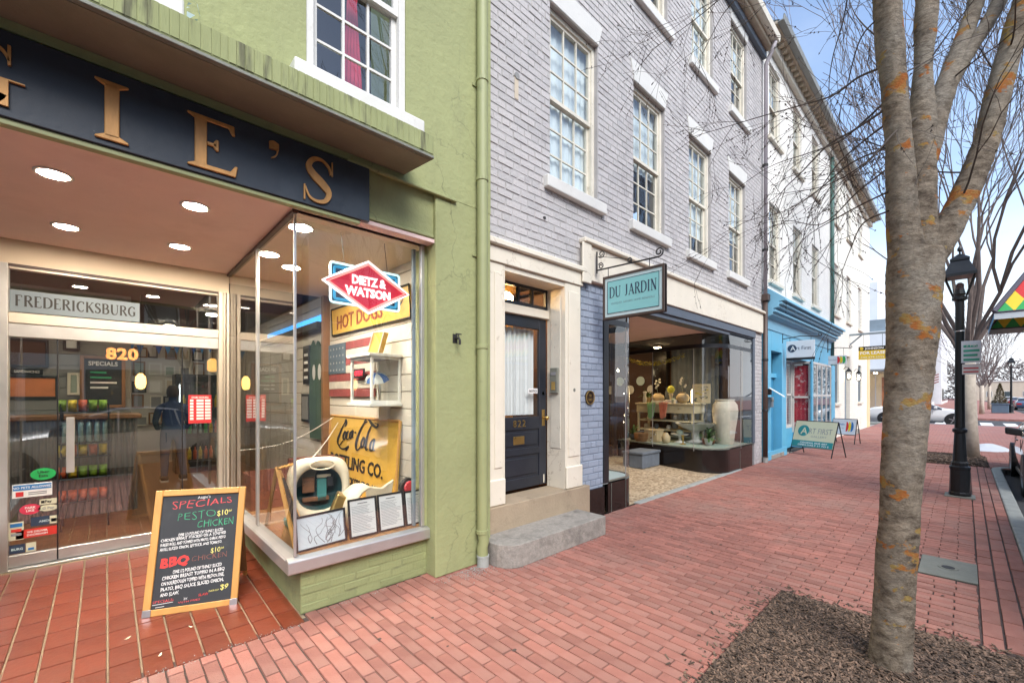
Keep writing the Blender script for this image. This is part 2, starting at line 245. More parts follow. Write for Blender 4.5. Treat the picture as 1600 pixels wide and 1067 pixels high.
def wear(name, crack, chip, cs=1.1, chs=7, chlo=.70):
    # hairline cracks and small chips that show the layer below
    t = MT[name].node_tree; b = t.nodes['Principled BSDF']; src = b.inputs['Base Color'].links[0].from_socket
    k = t.nodes.new('ShaderNodeTexCoord'); n = _noise(t, 2.5, 4); ad = t.nodes.new('ShaderNodeVectorMath'); ad.operation = 'MULTIPLY_ADD'; ad.inputs[1].default_value = (.5, .5, .5)
    t.links.new(n.outputs['Color'], ad.inputs[0]); t.links.new(k.outputs['Object'], ad.inputs[2])
    v = t.nodes.new('ShaderNodeTexVoronoi'); v.feature = 'DISTANCE_TO_EDGE'; v.inputs['Scale'].default_value = cs; t.links.new(ad.outputs[0], v.inputs['Vector'])
    f = _ramp(t, v.outputs['Distance'], .002, .008, (1, 1, 1), (0, 0, 0)); g_ = _noise(t, .8, 3); gm = _ramp(t, g_.outputs['Fac'], .48, .6, (0, 0, 0), (.6, .6, .6))
    c = _mix(t, _mix(t, 1.0, f.outputs[0], gm.outputs[0], 'MULTIPLY'), src, crack)
    h = _noise(t, chs, 6, .7); hm = _ramp(t, h.outputs['Fac'], chlo, chlo + .02, (0, 0, 0), (1, 1, 1)); t.links.new(_mix(t, hm.outputs[0], c, chip), b.inputs['Base Color'])
wear('green', (.11, .115, .06), (.42, .42, .30)); wear('purple', (.34, .32, .325), (.27, .20, .18), .7, 9, .715); wear('cream_paint', (.4, .33, .24), (.25, .19, .13), 1.6, 12, .70); wear('navy', (.05, .06, .07), (.09, .10, .11), .6, 6, .71); wear('sandstone', (.16, .12, .08), (.22, .18, .13), .9, 9, .68)

# ------------------------------------------------------------ mesh helpers
ORG = {}
def tag(o, label=None, cat=None, group=None, kind=None):
    if label: o['label'] = label
    if cat: o['category'] = cat
    if group: o['group'] = group
    if kind: o['kind'] = kind
    return o
def thing(name, label, cat, loc=(0, 0, 0), group=None, rz=None):
    o = bpy.data.objects.new(name, None); C.objects.link(o); o.location = loc; o.empty_display_size = .2
    tag(o, label, cat, group)
    if rz is not None: o.rotation_euler[2] = rz; ORG[o] = Vector((0, 0, 0))     # parts given in local metres
    else: ORG[o] = Vector(loc)
    return o
class MB:
    def __init__(s): s.v = []; s.f = []; s.a = []
    def add(s, vs, fs, a=None):
        n = len(s.v); s.v += [tuple(v) for v in vs]; s.f += [tuple(i + n for i in f) for f in fs]
        s.a += [random.random() if a is None else a] * len(fs); return s
    def box(s, x0, x1, y0, y1, z0, z1, a=None):
        return s.add([(x0, y0, z0), (x1, y0, z0), (x1, y1, z0), (x0, y1, z0), (x0, y0, z1), (x1, y0, z1), (x1, y1, z1), (x0, y1, z1)],
                     [(3, 2, 1, 0), (4, 5, 6, 7), (0, 1, 5, 4), (1, 2, 6, 5), (2, 3, 7, 6), (3, 0, 4, 7)], a)
    def quad(s, *p): return s.add(p, [tuple(range(len(p)))])
    def prism(s, pts, d):       # pts: 3-D outline, d: extrusion vector
        n = len(pts); d = Vector(d); P = [Vector(p) for p in pts]
        return s.add(P + [p + d for p in P], [tuple(range(n))[::-1], tuple(range(n, 2 * n))] + [(i, (i + 1) % n, n + (i + 1) % n, n + i) for i in range(n)])
    def tube(s, pts, r, n=8, cap=True):
        pts = [Vector(p) for p in pts]; rs = r if isinstance(r, (list, tuple)) else [r] * len(pts)
        vs = []; fs = []; up = None
        for i, p in enumerate(pts):
            t = (pts[min(i + 1, len(pts) - 1)] - pts[max(i - 1, 0)])
            if t.length < 1e-9: t = Vector((0, 0, 1))
            t.normalize()
            if up is None: up = Vector((0, 0, 1)) if abs(t.z) < .9 else Vector((1, 0, 0))
            a = t.cross(up)
            if a.length < 1e-4: a = t.cross(Vector((0, 1, 0)))
            a.normalize(); b = a.cross(t); up = b
            vs += [p + (a * math.cos(2 * math.pi * k / n) + b * math.sin(2 * math.pi * k / n)) * rs[i] for k in range(n)]
        for i in range(len(pts) - 1):
            fs += [(i * n + k, i * n + (k + 1) % n, (i + 1) * n + (k + 1) % n, (i + 1) * n + k) for k in range(n)]
        if cap: fs += [tuple(range(n))[::-1], tuple((len(pts) - 1) * n + k for k in range(n))]
        return s.add(vs, fs)
    def lathe(s, prof, c=(0, 0, 0), n=20, sq=False, ph=0):
        c = Vector(c); vs = []; fs = []
        for r, z in prof: vs += [c + Vector((r * math.cos(2 * math.pi * k / n + ph), r * math.sin(2 * math.pi * k / n + ph), z)) for k in range(n)]
        for i in range(len(prof) - 1): fs += [(i * n + k, i * n + (k + 1) % n, (i + 1) * n + (k + 1) % n, (i + 1) * n + k) for k in range(n)]
        fs += [tuple(range(n))[::-1], tuple((len(prof) - 1) * n + k for k in range(n))]
        return s.add(vs, fs)
    def disc(s, c, u, v, r, d=.003, n=20, rv=None):
        c, u, v = Vector(c), Vector(u), Vector(v); nn = u.cross(v).normalized(); rv = rv or r
        return s.prism([c + u * r * math.cos(2 * math.pi * k / n) + v * rv * math.sin(2 * math.pi * k / n) for k in range(n)], nn * d)
    def mesh(s, name, org=Vector((0, 0, 0)), bevel=0, seg=1, recalc=False):
        me = bpy.data.meshes.new(name); me.from_pydata([tuple(Vector(v) - org) for v in s.v], [], s.f)
        at = me.attributes.new('rnd', 'FLOAT', 'FACE'); at.data.foreach_set('value', s.a)
        if bevel or recalc:
            bm = bmesh.new(); bm.from_mesh(me)
            if recalc: bmesh.ops.recalc_face_normals(bm, faces=bm.faces)
            if bevel: bmesh.ops.bevel(bm, geom=[e for e in bm.edges if len(e.link_faces) == 2 and e.calc_face_angle(0) > .5], offset=bevel, segments=seg, affect='EDGES', profile=.5, clamp_overlap=True)
            bm.to_mesh(me); bm.free()
        return me
    def build(s, name, mat, parent=None, bevel=0, seg=1, smooth=False, label=None, kind=None, cat=None, group=None, recalc=True):
        if parent is not None: org = ORG[parent]
        else:
            xs = [v[0] for v in s.v]; ys = [v[1] for v in s.v]; zs = [v[2] for v in s.v]
            org = Vector(((min(xs) + max(xs)) / 2, (min(ys) + max(ys)) / 2, min(zs)))
        me = s.mesh(name, org, bevel, seg, recalc)
        me.materials.append(MT[mat] if isinstance(mat, str) else mat)
        if smooth: me.shade_smooth()
        o = bpy.data.objects.new(name, me); C.objects.link(o)
        if parent is not None: o.parent = parent; ORG[o] = org
        else: o.location = org; ORG[o] = org
        return tag(o, label, cat, group, kind)
def box(name, mat, parent, x0, x1, y0, y1, z0, z1, bevel=.003, **k): return MB().box(x0, x1, y0, y1, z0, z1).build(name, mat, parent, bevel, **k)
def smooth_by_angle(o, ang=40):
    me = o.data; me.shade_smooth()
    try: me.set_sharp_from_angle(angle=R(ang))
    except Exception: pass
    return o
def text(parent, name, s, size, mat, org, right, up, ext=.002, bold=0, shear=0, width=None, align='CENTER', sp=1, label=None, push=0, jit=0):
    cu = bpy.data.curves.new(name, 'FONT'); cu.body = s; cu.size = size; cu.align_x = align; cu.extrude = ext; cu.offset = bold; cu.shear = shear; cu.resolution_u = 2; cu.space_character = sp
    to = bpy.data.objects.new(name, cu); C.objects.link(to)
    me = bpy.data.meshes.new_from_object(to); bpy.data.objects.remove(to); bpy.data.curves.remove(cu)
    if not len(me.vertices): return None
    xs = [v.co.x for v in me.vertices]; k = 1
    if width: k = width / max(1e-6, max(xs) - min(xs))
    r, u = Vector(right).normalized(), Vector(up).normalized(); n = r.cross(u); o0 = Vector(org) - (ORG[parent] if parent else Vector())
    if jit:
        for v in me.vertices: q_ = v.co / size; v.co.x += jit * noise.noise((q_.x * 1.3, q_.y * 1.5, len(s) * 1.7)); v.co.y += jit * noise.noise((q_.x * 1.3 + 9, q_.y * 1.5, len(s) * .7))
    for v in me.vertices: v.co = o0 + r * v.co.x * k + u * v.co.y + n * (v.co.z + push)
    me.materials.clear(); me.materials.append(MT[mat])
    o = bpy.data.objects.new(name, me); C.objects.link(o); o.parent = parent; ORG[o] = ORG[parent]
    if label: o['label'] = label
    return o
def copy_tree(o, parent=None):
    c = o.copy(); C.objects.link(c); c.parent = parent
    for ch in list(o.children): copy_tree(ch, c)
    return c
def cells(x0, x1, z0, z1, holes):
    xs = sorted({x0, x1} | {min(max(h[i], x0), x1) for h in holes for i in (0, 1)}); zs = sorted({z0, z1} | {min(max(h[i], z0), z1) for h in holes for i in (2, 3)})
    out = []
    for j in range(len(zs) - 1):
        run = None
        for i in range(len(xs) - 1):
            cx, cz = (xs[i] + xs[i + 1]) / 2, (zs[j] + zs[j + 1]) / 2
            if any(h[0] < cx < h[1] and h[2] < cz < h[3] for h in holes):
                if run: out.append(run); run = None
            else: run = [run[0] if run else xs[i], xs[i + 1], zs[j], zs[j + 1]]
        if run: out.append(run)
    return out
def wall_y(x0, x1, z0, z1, y0, y1, holes=()):
    m = MB()
    for a, b, c, d in cells(x0, x1, z0, z1, holes): m.box(a, b, y0, y1, c, d)
    return m
BV = {}
def brick_mesh(key, L_, H_, mat, proud=.008, axis='y', k=0):
    # a pillow-edged brick: back rectangle on the mortar plane, front face proud of it
    kk = (key, k)
    if kk in BV: return BV[kk]
    rnd = random.Random(str(kk)); e = .006 if axis == 'y' else .003
    a, b = L_ / 2, H_ / 2; j = lambda: rnd.uniform(-.0025, .0025) * (1 if axis == 'y' else .6); pr = proud + rnd.uniform(-.003, .002)
    bk = [(-a, -b), (a, -b), (a, b), (-a, b)]; fr = [(-a + e + j(), -b + e + j()), (a - e + j(), -b + e + j()), (a - e + j(), b - e + j()), (-a + e + j(), b - e + j())]
    if axis == 'y': vs = [(u, .004, v) for u, v in bk] + [(u, -pr + j() * .3, v) for u, v in fr]
    else: vs = [(u, v, -.02) for u, v in bk] + [(u, v, pr - .008 + j() * .5) for u, v in fr]
    m = MB().add(vs, [(4, 5, 6, 7), (0, 1, 5, 4), (1, 2, 6, 5), (2, 3, 7, 6), (3, 0, 4, 7)], rnd.random())
    me = m.mesh('brick', recalc=False); me.materials.append(MT[mat]); BV[kk] = me; return me
def lay_bricks(parent, items, proud, axis, stuffname, n_single=300, stuffmat=None):
    """items: (center, L, H, mat, full, key).  The n_single that show largest become objects, the rest one mesh per material."""
    org = ORG[parent]; sc = []
    for i, (c, L_, H_, mat, full, key) in enumerate(items):
        a = px(c); s_ = -1
        if full and a and 0 < a[0] < 1600 and 0 < a[1] < 1067:
            if axis == 'y': q = px((c[0] + L_, c[1], c[2])), px((c[0], c[1], c[2] + H_))
            else: q = px((c[0] + L_, c[1], c[2])), px((c[0], c[1] + H_, c[2]))
            if q[0] and q[1]: s_ = abs((q[0][0] - a[0]) * (q[1][1] - a[1]) - (q[0][1] - a[1]) * (q[1][0] - a[0]))
        sc.append((s_, i))
    sc.sort(reverse=True); single = {i for s_, i in sc[:n_single] if s_ > 0}
    rest = {}
    for i, (c, L_, H_, mat, full, key) in enumerate(items):
        me = brick_mesh(key, L_, H_, mat, proud, axis, random.randrange(14))
        if i in single:
            o = bpy.data.objects.new('brick', me); C.objects.link(o); o.parent = parent; o.location = Vector(c) - org
        else:
            m = rest.setdefault(mat, MB()); m.add([(v.co.x + c[0], v.co.y + c[1], v.co.z + c[2]) for v in me.vertices], [tuple(p.vertices) for p in me.polygons], random.random())
    for mat, m in rest.items(): m.build(stuffname, mat, parent, kind='stuff', recalc=False)

# serif capitals as thick-and-thin strokes: (advance, [[(u, v, weight) ...] ...])
_t, _h = 1.0, .38
def _sf(*xs): return [[(x - .11, y, _h), (x + .11, y, _h)] for x, y in xs]
SERIF = {
 'D': (.80, [[(.14, 0, _t), (.14, 1, _t)], [(.14, 1, _h), (.42, 1, _h), (.68, .78, .9), (.72, .5, _t), (.68, .22, .9), (.42, 0, _h), (.14, 0, _h)]] + _sf((.14, 0), (.14, 1))),
 'U': (.80, [[(.15, 1, _t), (.15, .35, _t), (.24, .06, .8), (.42, 0, .5), (.60, .07, .4), (.68, .35, _h), (.68, 1, _h)]] + _sf((.15, 1), (.68, 1))),
 'J': (.45, [[(.26, 1, _t), (.26, .25, _t), (.20, .03, .6), (.04, .0, .5)]] + _sf((.26, 1))),
 'A': (.78, [[(.08, 0, _h), (.38, 1, _h)], [(.38, 1, _t), (.68, 0, _t)], [(.19, .34, _h), (.56, .34, _h)]] + _sf((.08, 0), (.68, 0))),
 'R': (.72, [[(.14, 0, _t), (.14, 1, _t)], [(.14, 1, _h), (.38, 1, .5), (.54, .88, .9), (.54, .66, .9), (.38, .53, .5), (.14, .53, _h)], [(.34, .53, .8), (.66, 0, _t)]] + _sf((.14, 0), (.14, 1), (.66, 0))),
 'I': (.34, [[(.17, 0, _t), (.17, 1, _t)]] + _sf((.17, 0), (.17, 1))),
 'N': (.80, [[(.14, 0, _h), (.14, 1, _h)], [(.14, 1, _t), (.66, 0, _t)], [(.66, 0, _h), (.66, 1, _h)]] + _sf((.14, 0), (.12, 1), (.66, 1))),
 'F': (.60, [[(.14, 0, _t), (.14, 1, _t)], [(.14, 1, _h), (.54, 1, _h)], [(.54, 1, _h), (.54, .84, _h)], [(.14, .52, _h), (.42, .52, _h)]] + _sf((.14, 0), (.14, 1))),
 'E': (.62, [[(.14, 0, _t), (.14, 1, _t)], [(.14, 1, _h), (.52, 1, _h), (.53, .86, _h)], [(.14, .52, _h), (.42, .52, _h)], [(.14, 0, _h), (.55, 0, _h), (.57, .16, _h)]] + _sf((.14, 0), (.14, 1))),
 'C': (.72, [[(.64, .80, _h), (.56, .95, .5), (.38, 1, .5), (.16, .8, .9), (.09, .5, _t), (.16, .2, .9), (.38, 0, .5), (.56, .05, .5), (.64, .2, _h)], [(.65, 1, _h), (.65, .76, _h)]]),
 'G': (.78, [[(.64, .80, _h), (.56, .95, .5), (.38, 1, .5), (.16, .8, .9), (.09, .5, _t), (.16, .2, .9), (.38, 0, .5), (.56, .05, .5), (.64, .2, .8)], [(.65, 1, _h), (.65, .76, _h)], [(.64, .44, _t), (.64, .06, _t)], [(.5, .44, _h), (.76, .44, _h)]]),
 'K': (.74, [[(.14, 0, _t), (.14, 1, _t)], [(.62, 1, _h), (.2, .48, _h)], [(.3, .6, _t), (.66, 0, _t)]] + _sf((.14, 0), (.14, 1), (.62, 1), (.66, 0))),
 'S': (.56, [[(.46, .82, _h), (.38, .96, .5), (.26, 1, .5), (.1, .88, .8), (.1, .7, .9), (.28, .54, _t), (.46, .38, _t), (.47, .16, .8), (.3, 0, .5), (.16, .04, .5), (.07, .2, _h)], [(.47, 1, _h), (.47, .78, _h)], [(.06, .22, _h), (.06, 0, _h)]]),
 'B': (.70, [[(.14, 0, _t), (.14, 1, _t)], [(.14, 1, _h), (.4, 1, .5), (.53, .88, .9), (.53, .68, .9), (.38, .54, .5), (.14, .54, _h)], [(.38, .54, .5), (.58, .42, .9), (.6, .16, .9), (.42, 0, .5), (.14, 0, _h)]] + _sf((.14, 0), (.14, 1))),
 ' ': (.42, [])}
def serif(parent, s, h, mat, org, right, up, width, wt=.13, d=.0015, gap=.10, each=False):
    r, u = Vector(right).normalized(), Vector(up).normalized(); nn = r.cross(u); tot = sum(SERIF[c][0] + gap for c in s) - gap; k = width / tot; x = -tot / 2; allm = MB(); o0 = Vector(org)
    for c in s:
        adv, st = SERIF[c]
        if st:
            x0 = x; m = ribbon_mesh(st, lambda a, b: o0 + r * ((x0 + a) * k) + u * (b * h), wt, nn * d); m.build('letter', mat, parent)
        x += adv + gap
# ============================================================ the setting: ground, road, pavement
def sheet(name, mat, x0, x1, y0, y1, z, kind='structure', parent=None):
    return MB().quad((x0, y0, z), (x1, y0, z), (x1, y1, z), (x0, y1, z)).build(name, mat, parent, kind=None if parent else kind, recalc=False)
sheet('ground', 'concrete', -300, 500, -300, 300, -.17)
sheet('road', 'asphalt', -90, 33.2, -13.2, -3.8, -.14)
sheet('cross_street', 'asphalt', 33.2, 43.5, -120, 120, -.136)
sheet('far_road', 'asphalt', 43.5, 300, -13.2, -6.8, -.14)
for i in range(9):                                   # zebra crossing over the side street
    sheet('crosswalk_stripe', 'road_paint', 36.2, 39.8, -1.6 - i * .95, -1.1 - i * .95, -.130)
box('far_pavement', 'brick_ground', None, 43.5, 260, -6.8, 3.0, -.16, -.01, 0, kind='structure')
box('far_pavement', 'brick_ground', None, 43.5, 260, -40, -13.2, -.16, -.012, 0, kind='structure')
box('opposite_pavement', 'concrete', None, -90, 33.2, -17.5, -13.2, -.16, -.01, 0, kind='structure')
# pavement on our side
PIT = (2.22, 4.02, -3.62, -2.29); COVER = (5.36, 5.96, -3.405, -3.03); BED = (14.12, 16.4, -3.70, -2.35)
pave = MB(); pave.box(-14, 14.6, -3.71, .02, -.16, -.012); pave.box(14.6, 33.2, -6.75, .02, -.16, -.012)
sidewalk = pave.build('pavement', 'paver_sand', None, kind='structure'); 
sheet('pavement', 'brick_ground', 20, 33.15, -6.7, 0, -.002)
items = []
rw, rl = .0805, .255
for i in range(int((20 + 1.6) / rw)):
    xc = -1.6 + rw * (i + .5); off = (rl / 2 if i % 2 else 0) + random.uniform(-.006, .006)
    ylo = -3.40 if xc < 14.2 else -6.7
    y = ylo + off
    ks = [(ylo, y)] if y - ylo > .05 else []
    while y < .0: ks.append((y, y + rl)); y += rl
    for a, b in ks:
        top = -.125 if xc < 1.02 else .0
        b = min(b, top)
        if b - a < .03: continue
        yc = (a + b) / 2
        cut = [q for q in (PIT, COVER, BED) if q[0] - .02 < xc < q[1] + .02]
        for q in cut:
            if q[2] < b and a < q[3]:
                if a < q[2]: b = q[2]
                elif b > q[3]: a = q[3]
                else: b = a
        if b - a < .03: continue
        yc = (a + b) / 2
        full = (b - a) > rl - .004; ln = (b - a) - .005
        items.append(((xc + random.uniform(-.0015, .0015), yc, random.uniform(-.0025, .0015)), rw - .005, ln, 'paver', full, ('pav', round(ln, 2))))
for j, yc in enumerate((-3.455, -3.56, -3.663)):     # edging courses beside the kerb
    x = -1.6 + (.1 if j % 2 else 0)
    while x < 14.1:
        xc = x + rl / 2
        if not any(q[0] - .09 < xc < q[1] + .09 and q[2] - .03 < yc < q[3] + .03 for q in (PIT, COVER)):
            items.append(((xc, yc, random.uniform(-.003, .001)), rl - .006, .1 - .005, 'paver', True, ('pave', 1)))
        x += rl
lay_bricks(sidewalk, items, .008, 'z', 'paving_bricks')
# kerb stones
kerb = thing('kerb', None, None, (0, -3.785, 0)); kerb['kind'] = 'structure'
for k in range(12):
    x0 = -10 + k * 2.0
    if x0 > 12.5: continue
    box('kerb_stone', 'kerb', kerb, x0, x0 + 1.99, -3.86, -3.715, -.15, .006 + .002 * (k % 3), .018, seg=2)
prev = None
for k in range(5):                                   # the kerb swings out to the corner build-out
    a0, a1 = R(90 - k * 18), R(90 - (k + 1) * 18)
    q = [(14.0 + .55 * math.cos(a) * r_ + 0, 0) for a, r_ in ()]
    cx, cy_ = 13.99, -4.42
    P_ = [(cx + r_ * math.cos(a), cy_ + r_ * math.sin(a), -.15) for a, r_ in ((a0, .56), (a0, .705), (a1, .705), (a1, .56))]
    MB().prism(P_, (0, 0, .157)).build('kerb_stone', 'kerb', kerb, .01)
box('kerb_stone', 'kerb', kerb, 14.55, 14.695, -6.75, -4.43, -.15, .007, .015)
box('kerb_stone', 'kerb', kerb, 14.70, 33.0, -6.9, -6.755, -.15, .007, .015)
box('kerb_stone', 'kerb', kerb, 33.2, 33.35, -6.7, 6, -.15, .005, .015)
# mulch of the two planting beds
rr_m = random.Random(4)
def mulch_bed(name, q, n, label, s=1.0, hump=.03):
    b = MB(); nx, ny = 24, 16; vs = []; fs = []
    for j in range(ny + 1):
        for i in range(nx + 1):
            u, v = i / nx, j / ny; e = min(u, 1 - u, v, 1 - v) * 6
            vs.append((q[0] + (q[1] - q[0]) * u, q[2] + (q[3] - q[2]) * v, -.02 + hump * min(1, e) + .02 * noise.noise((u * 9, v * 7, 3))))
    for j in range(ny):
        for i in range(nx): a = j * (nx + 1) + i; fs.append((a, a + 1, a + nx + 2, a + nx + 1))
    b.add(vs, fs); root = b.build(name, 'soil', None, label=label, kind='stuff', cat='mulch')
    m = MB()
    for _ in range(n):
        x, y = random.uniform(q[0] + .01, q[1] - .01), random.uniform(q[2] + .01, q[3] - .01)
        L_, W_, T_ = random.uniform(.010, .04) * s, random.uniform(.005, .012) * s, .004
        a, ti = random.random() * 6.28, random.uniform(-.5, .5)
        if _ % 60 == 0 and s < 1.5:              # a few chips kicked out onto the bricks
            q_ = rr_m.choice((0, 1, 2)); d_ = abs(rr_m.gauss(0, .09))
            if q_ == 0: x = q[0] - d_
            elif q_ == 1: y = q[3] + d_
            else: x = q[1] + d_
        e = min((x - q[0]), (q[1] - x), (y - q[2]), (q[3] - y)) * 8
        if e < 0: e = .55
        z = (-.012 + hump * min(1, e) + random.uniform(0, .014)) if e != .55 else .002; ux, uy = math.cos(a), math.sin(a); dz = math.sin(ti) * L_ * .5
        p = [(x - ux * L_ / 2 - uy * W_ / 2, y - uy * L_ / 2 + ux * W_ / 2, z - dz), (x + ux * L_ / 2 - uy * W_ / 2, y + uy * L_ / 2 + ux * W_ / 2, z + dz), (x + ux * L_ / 2 + uy * W_ / 2, y + uy * L_ / 2 - ux * W_ / 2, z + dz), (x - ux * L_ / 2 + uy * W_ / 2, y - uy * L_ / 2 - ux * W_ / 2, z - dz)]
        m.add(p + [(a_, b_, c_ + T_) for a_, b_, c_ in p], [(4, 5, 6, 7), (0, 1, 5, 4), (1, 2, 6, 5), (2, 3, 7, 6), (3, 0, 4, 7)], random.random() ** 1.5)
    m.build('wood_chips', 'mulch', root, kind='stuff', recalc=False)
mulch_bed('mulch_bed', PIT, 21000, 'dark wood-chip mulch round the near street tree')
mulch_bed('mulch_bed', BED, 5000, 'dark mulch in the planting bed behind the lamp post', 2.0, .06)
# utility cover in the pavement
ucv = thing('utility_cover', 'grey rectangular metal utility cover set in the brick pavement', 'utility cover', (5.66, -3.22, 0))
box('plate', 'cover_metal', ucv, COVER[0], COVER[1], COVER[2], COVER[3], -.011, .004, .004)
MB().disc((5.66, -3.22, .004), (1, 0, 0), (0, 1, 0), .07, .003).build('emblem', 'cover_metal', ucv)
MB().disc((5.66, -3.22, .007), (1, 0, 0), (0, 1, 0), .045, .003).build('keyhole', 'dark_iron', ucv)

# ============================================================ windows
def sash_window(b, cx, ww, z0, z1, y, cols, rows, fm='cream_frame', gm='glass_win', blind=.6, lint=.29, sill=(.585, .14), lintmat='white_paint', blindmat='blind', one=False, reveal=True, backmat='interior_dark'):
    x0, x1 = cx - ww / 2, cx + ww / 2; t = .055
    fr = MB(); fr.box(x0, x0 + t, y + .05, y + .16, z0, z1); fr.box(x1 - t, x1, y + .05, y + .16, z0, z1); fr.box(x0 + t, x1 - t, y + .05, y + .16, z1 - t, z1); fr.box(x0 + t, x1 - t, y + .05, y + .16, z0, z0 + .03)
    w_ = fr.build('window', fm, b, .004)
    zm = z0 + (z1 - z0) * .5
    for k, (a, c, yy) in enumerate(((zm - .02, z1 - t, y + .075), (z0 + .03, zm + .02, y + .11))):
        s = MB(); xa, xb = x0 + t, x1 - t; rl_ = .04
        s.box(xa, xa + rl_, yy, yy + .032, a, c); s.box(xb - rl_, xb, yy, yy + .032, a, c); s.box(xa + rl_, xb - rl_, yy, yy + .032, a, a + .045); s.box(xa + rl_, xb - rl_, yy, yy + .032, c - .04, c)
        gx0, gx1, gz0, gz1 = xa + rl_, xb - rl_, a + .045, c - .04
        for i in range(1, cols): q = gx0 + (gx1 - gx0) * i / cols; s.box(q - .009, q + .009, yy + .004, yy + .028, gz0, gz1)
        for i in range(1, rows): q = gz0 + (gz1 - gz0) * i / rows; s.box(gx0, gx1, yy + .006, yy + .026, q - .009, q + .009)
        s.build('sash', fm, w_, .0)
        for i in range(cols):
            for j in range(rows):
                a0, a1 = gx0 + (gx1 - gx0) * i / cols, gx0 + (gx1 - gx0) * (i + 1) / cols; c0, c1 = gz0 + (gz1 - gz0) * j / rows, gz0 + (gz1 - gz0) * (j + 1) / rows
                d = random.uniform(-.003, .003); e_ = random.uniform(-.002, .002)
                MB().quad((a0, yy + .016 + d, c0), (a1, yy + .016 - d, c0), (a1, yy + .016 - d + e_, c1), (a0, yy + .016 + d + e_, c1)).build('pane', gm, w_, recalc=False)
    if sill: box('sill', lintmat, w_, cx - sill[0], cx + sill[0], y - .075, y + .05, z0 - sill[1], z0 - .001, .012, seg=2)
    if lint:
        MB().prism([(x0 + .0, y - .022, z1 + .001), (x1 - .0, y - .022, z1 + .001), (x1 + .1, y - .022, z1 + lint), (x0 - .1, y - .022, z1 + lint)], (0, .07, 0)).build('lintel', lintmat, w_, .008)
    if blind:
        zb = z1 - (z1 - z0) * blind
        m = MB(); n = 14
        for i in range(n): m.quad(*[(x0 + t + (x1 - x0 - 2 * t) * (i + u) / n, y + .165 + .015 * ((i + u) % 2), z) for u, z in ((0, zb), (1, zb), (1, z1), (0, z1))])
        m.build('blind', blindmat, w_, recalc=False)
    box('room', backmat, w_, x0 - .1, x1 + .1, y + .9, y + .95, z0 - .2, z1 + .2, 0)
    return w_

# ============================================================ green deli building
WF = -.15                                            # face of its upper wall
g = thing('green_building', 'green stucco corner shop building with gold-lettered navy sign', 'building', (1.0, 0, 0))
gh = [(1.02, 1.80, 3.86, 5.6), (-.55, .20, 3.86, 5.6)]
wall_y(-6, 2.72, 3.36, 10.2, WF, .25, gh).build('wall', 'green', g)
wall_y(-6, 2.72, 2.975, 3.36, WF + .04, .25, [(2.09, 2.72, 2.9, 3.4)]).build('frieze', 'green', g)
box('pilaster', 'green', g, 2.09, 2.72, WF, .25, 0, 3.36, .006)
box('pilaster', 'green', g, -6, -2.05, WF, .25, 0, 2.975, .006)
box('side_wall', 'green', g, 2.42, 2.72, .25, 12, 0, 10.2, 0)
box('moulding', 'green', g, 1.3, 2.30, WF - .03, WF, 3.335, 3.362, .006)
box('moulding', 'green', g, -5, 2.09, WF + .025, WF + .04, 2.975, 3.0, .004)
# ledge over the sign, its drip-stained face cut by narrow flutes
led = MB().prism([(-5, WF, 3.42), (-5, -.56, 3.38), (-5, -.58, 3.40), (-5, -.58, 3.545), (-5, WF, 3.60)], (6.79, 0, 0)).build('ledge', 'ledge_stucco', g, .006)
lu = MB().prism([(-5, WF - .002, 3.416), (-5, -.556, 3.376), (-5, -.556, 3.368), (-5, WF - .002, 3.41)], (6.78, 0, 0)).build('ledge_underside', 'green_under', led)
fl = MB()
x = -1.6
while x < 1.78:
    d = random.uniform(.002, .005); w__ = random.uniform(.03, .045); fl.box(x, x + w__, -.58 - d, -.578, 3.405, 3.543); x += w__ + random.uniform(.002, .006)
fl.build('ledge_flutes', 'ledge_stucco', led, .002, kind='stuff')
box('drip_edge', 'cover_metal', led, -5, 1.79, -.588, -.55, 3.372, 3.392, .003)
# upper windows
def green_window(cx, red):
    w_ = sash_window(g, cx, .78, 3.86, 5.6, WF - .04, 3, 3, 'white_paint', 'glass_win', 0, 0, (.50, .125), 'white_paint')
    if red:
        m = MB()
        for k in range(10):
            u0, u1 = -.09 + .018 * k, -.09 + .018 * (k + 1); yy = WF + .2
            m.quad((cx + .02 + u0 * 1.0, yy + .02 * (k % 2), 4.0), (cx + .02 + u1 * 1.0, yy + .02 * ((k + 1) % 2), 4.0), (cx + .02 + u1 * .45, yy + .012 * ((k + 1) % 2), 4.75), (cx + .02 + u0 * .45, yy + .012 * (k % 2), 4.75))
            m.quad((cx + .02 + u0 * .45, yy + .012 * (k % 2), 4.75), (cx + .02 + u1 * .45, yy + .012 * ((k + 1) % 2), 4.75), (cx + .02 + u1 * 1.6, yy + .02 * ((k + 1) % 2), 5.5), (cx + .02 + u0 * 1.6, yy + .02 * (k % 2), 5.5))
        m.build('curtain', 'curtain_red', w_, recalc=False)
    return w_
green_window(1.41, True); green_window(-.175, False)
# small torn foil patch
m = MB()
for k in range(7):
    a = k * .9; c = Vector((.379, WF - .012, 3.889)) + Vector((.028 * math.cos(a), 0, .04 * math.sin(a)))
    m.add([c + Vector((random.uniform(-.03, .03), random.uniform(-.02, .01), random.uniform(-.035, .035))) for _ in range(3)], [(0, 1, 2)])
m.build('torn_patch', 'pale_teal', g)
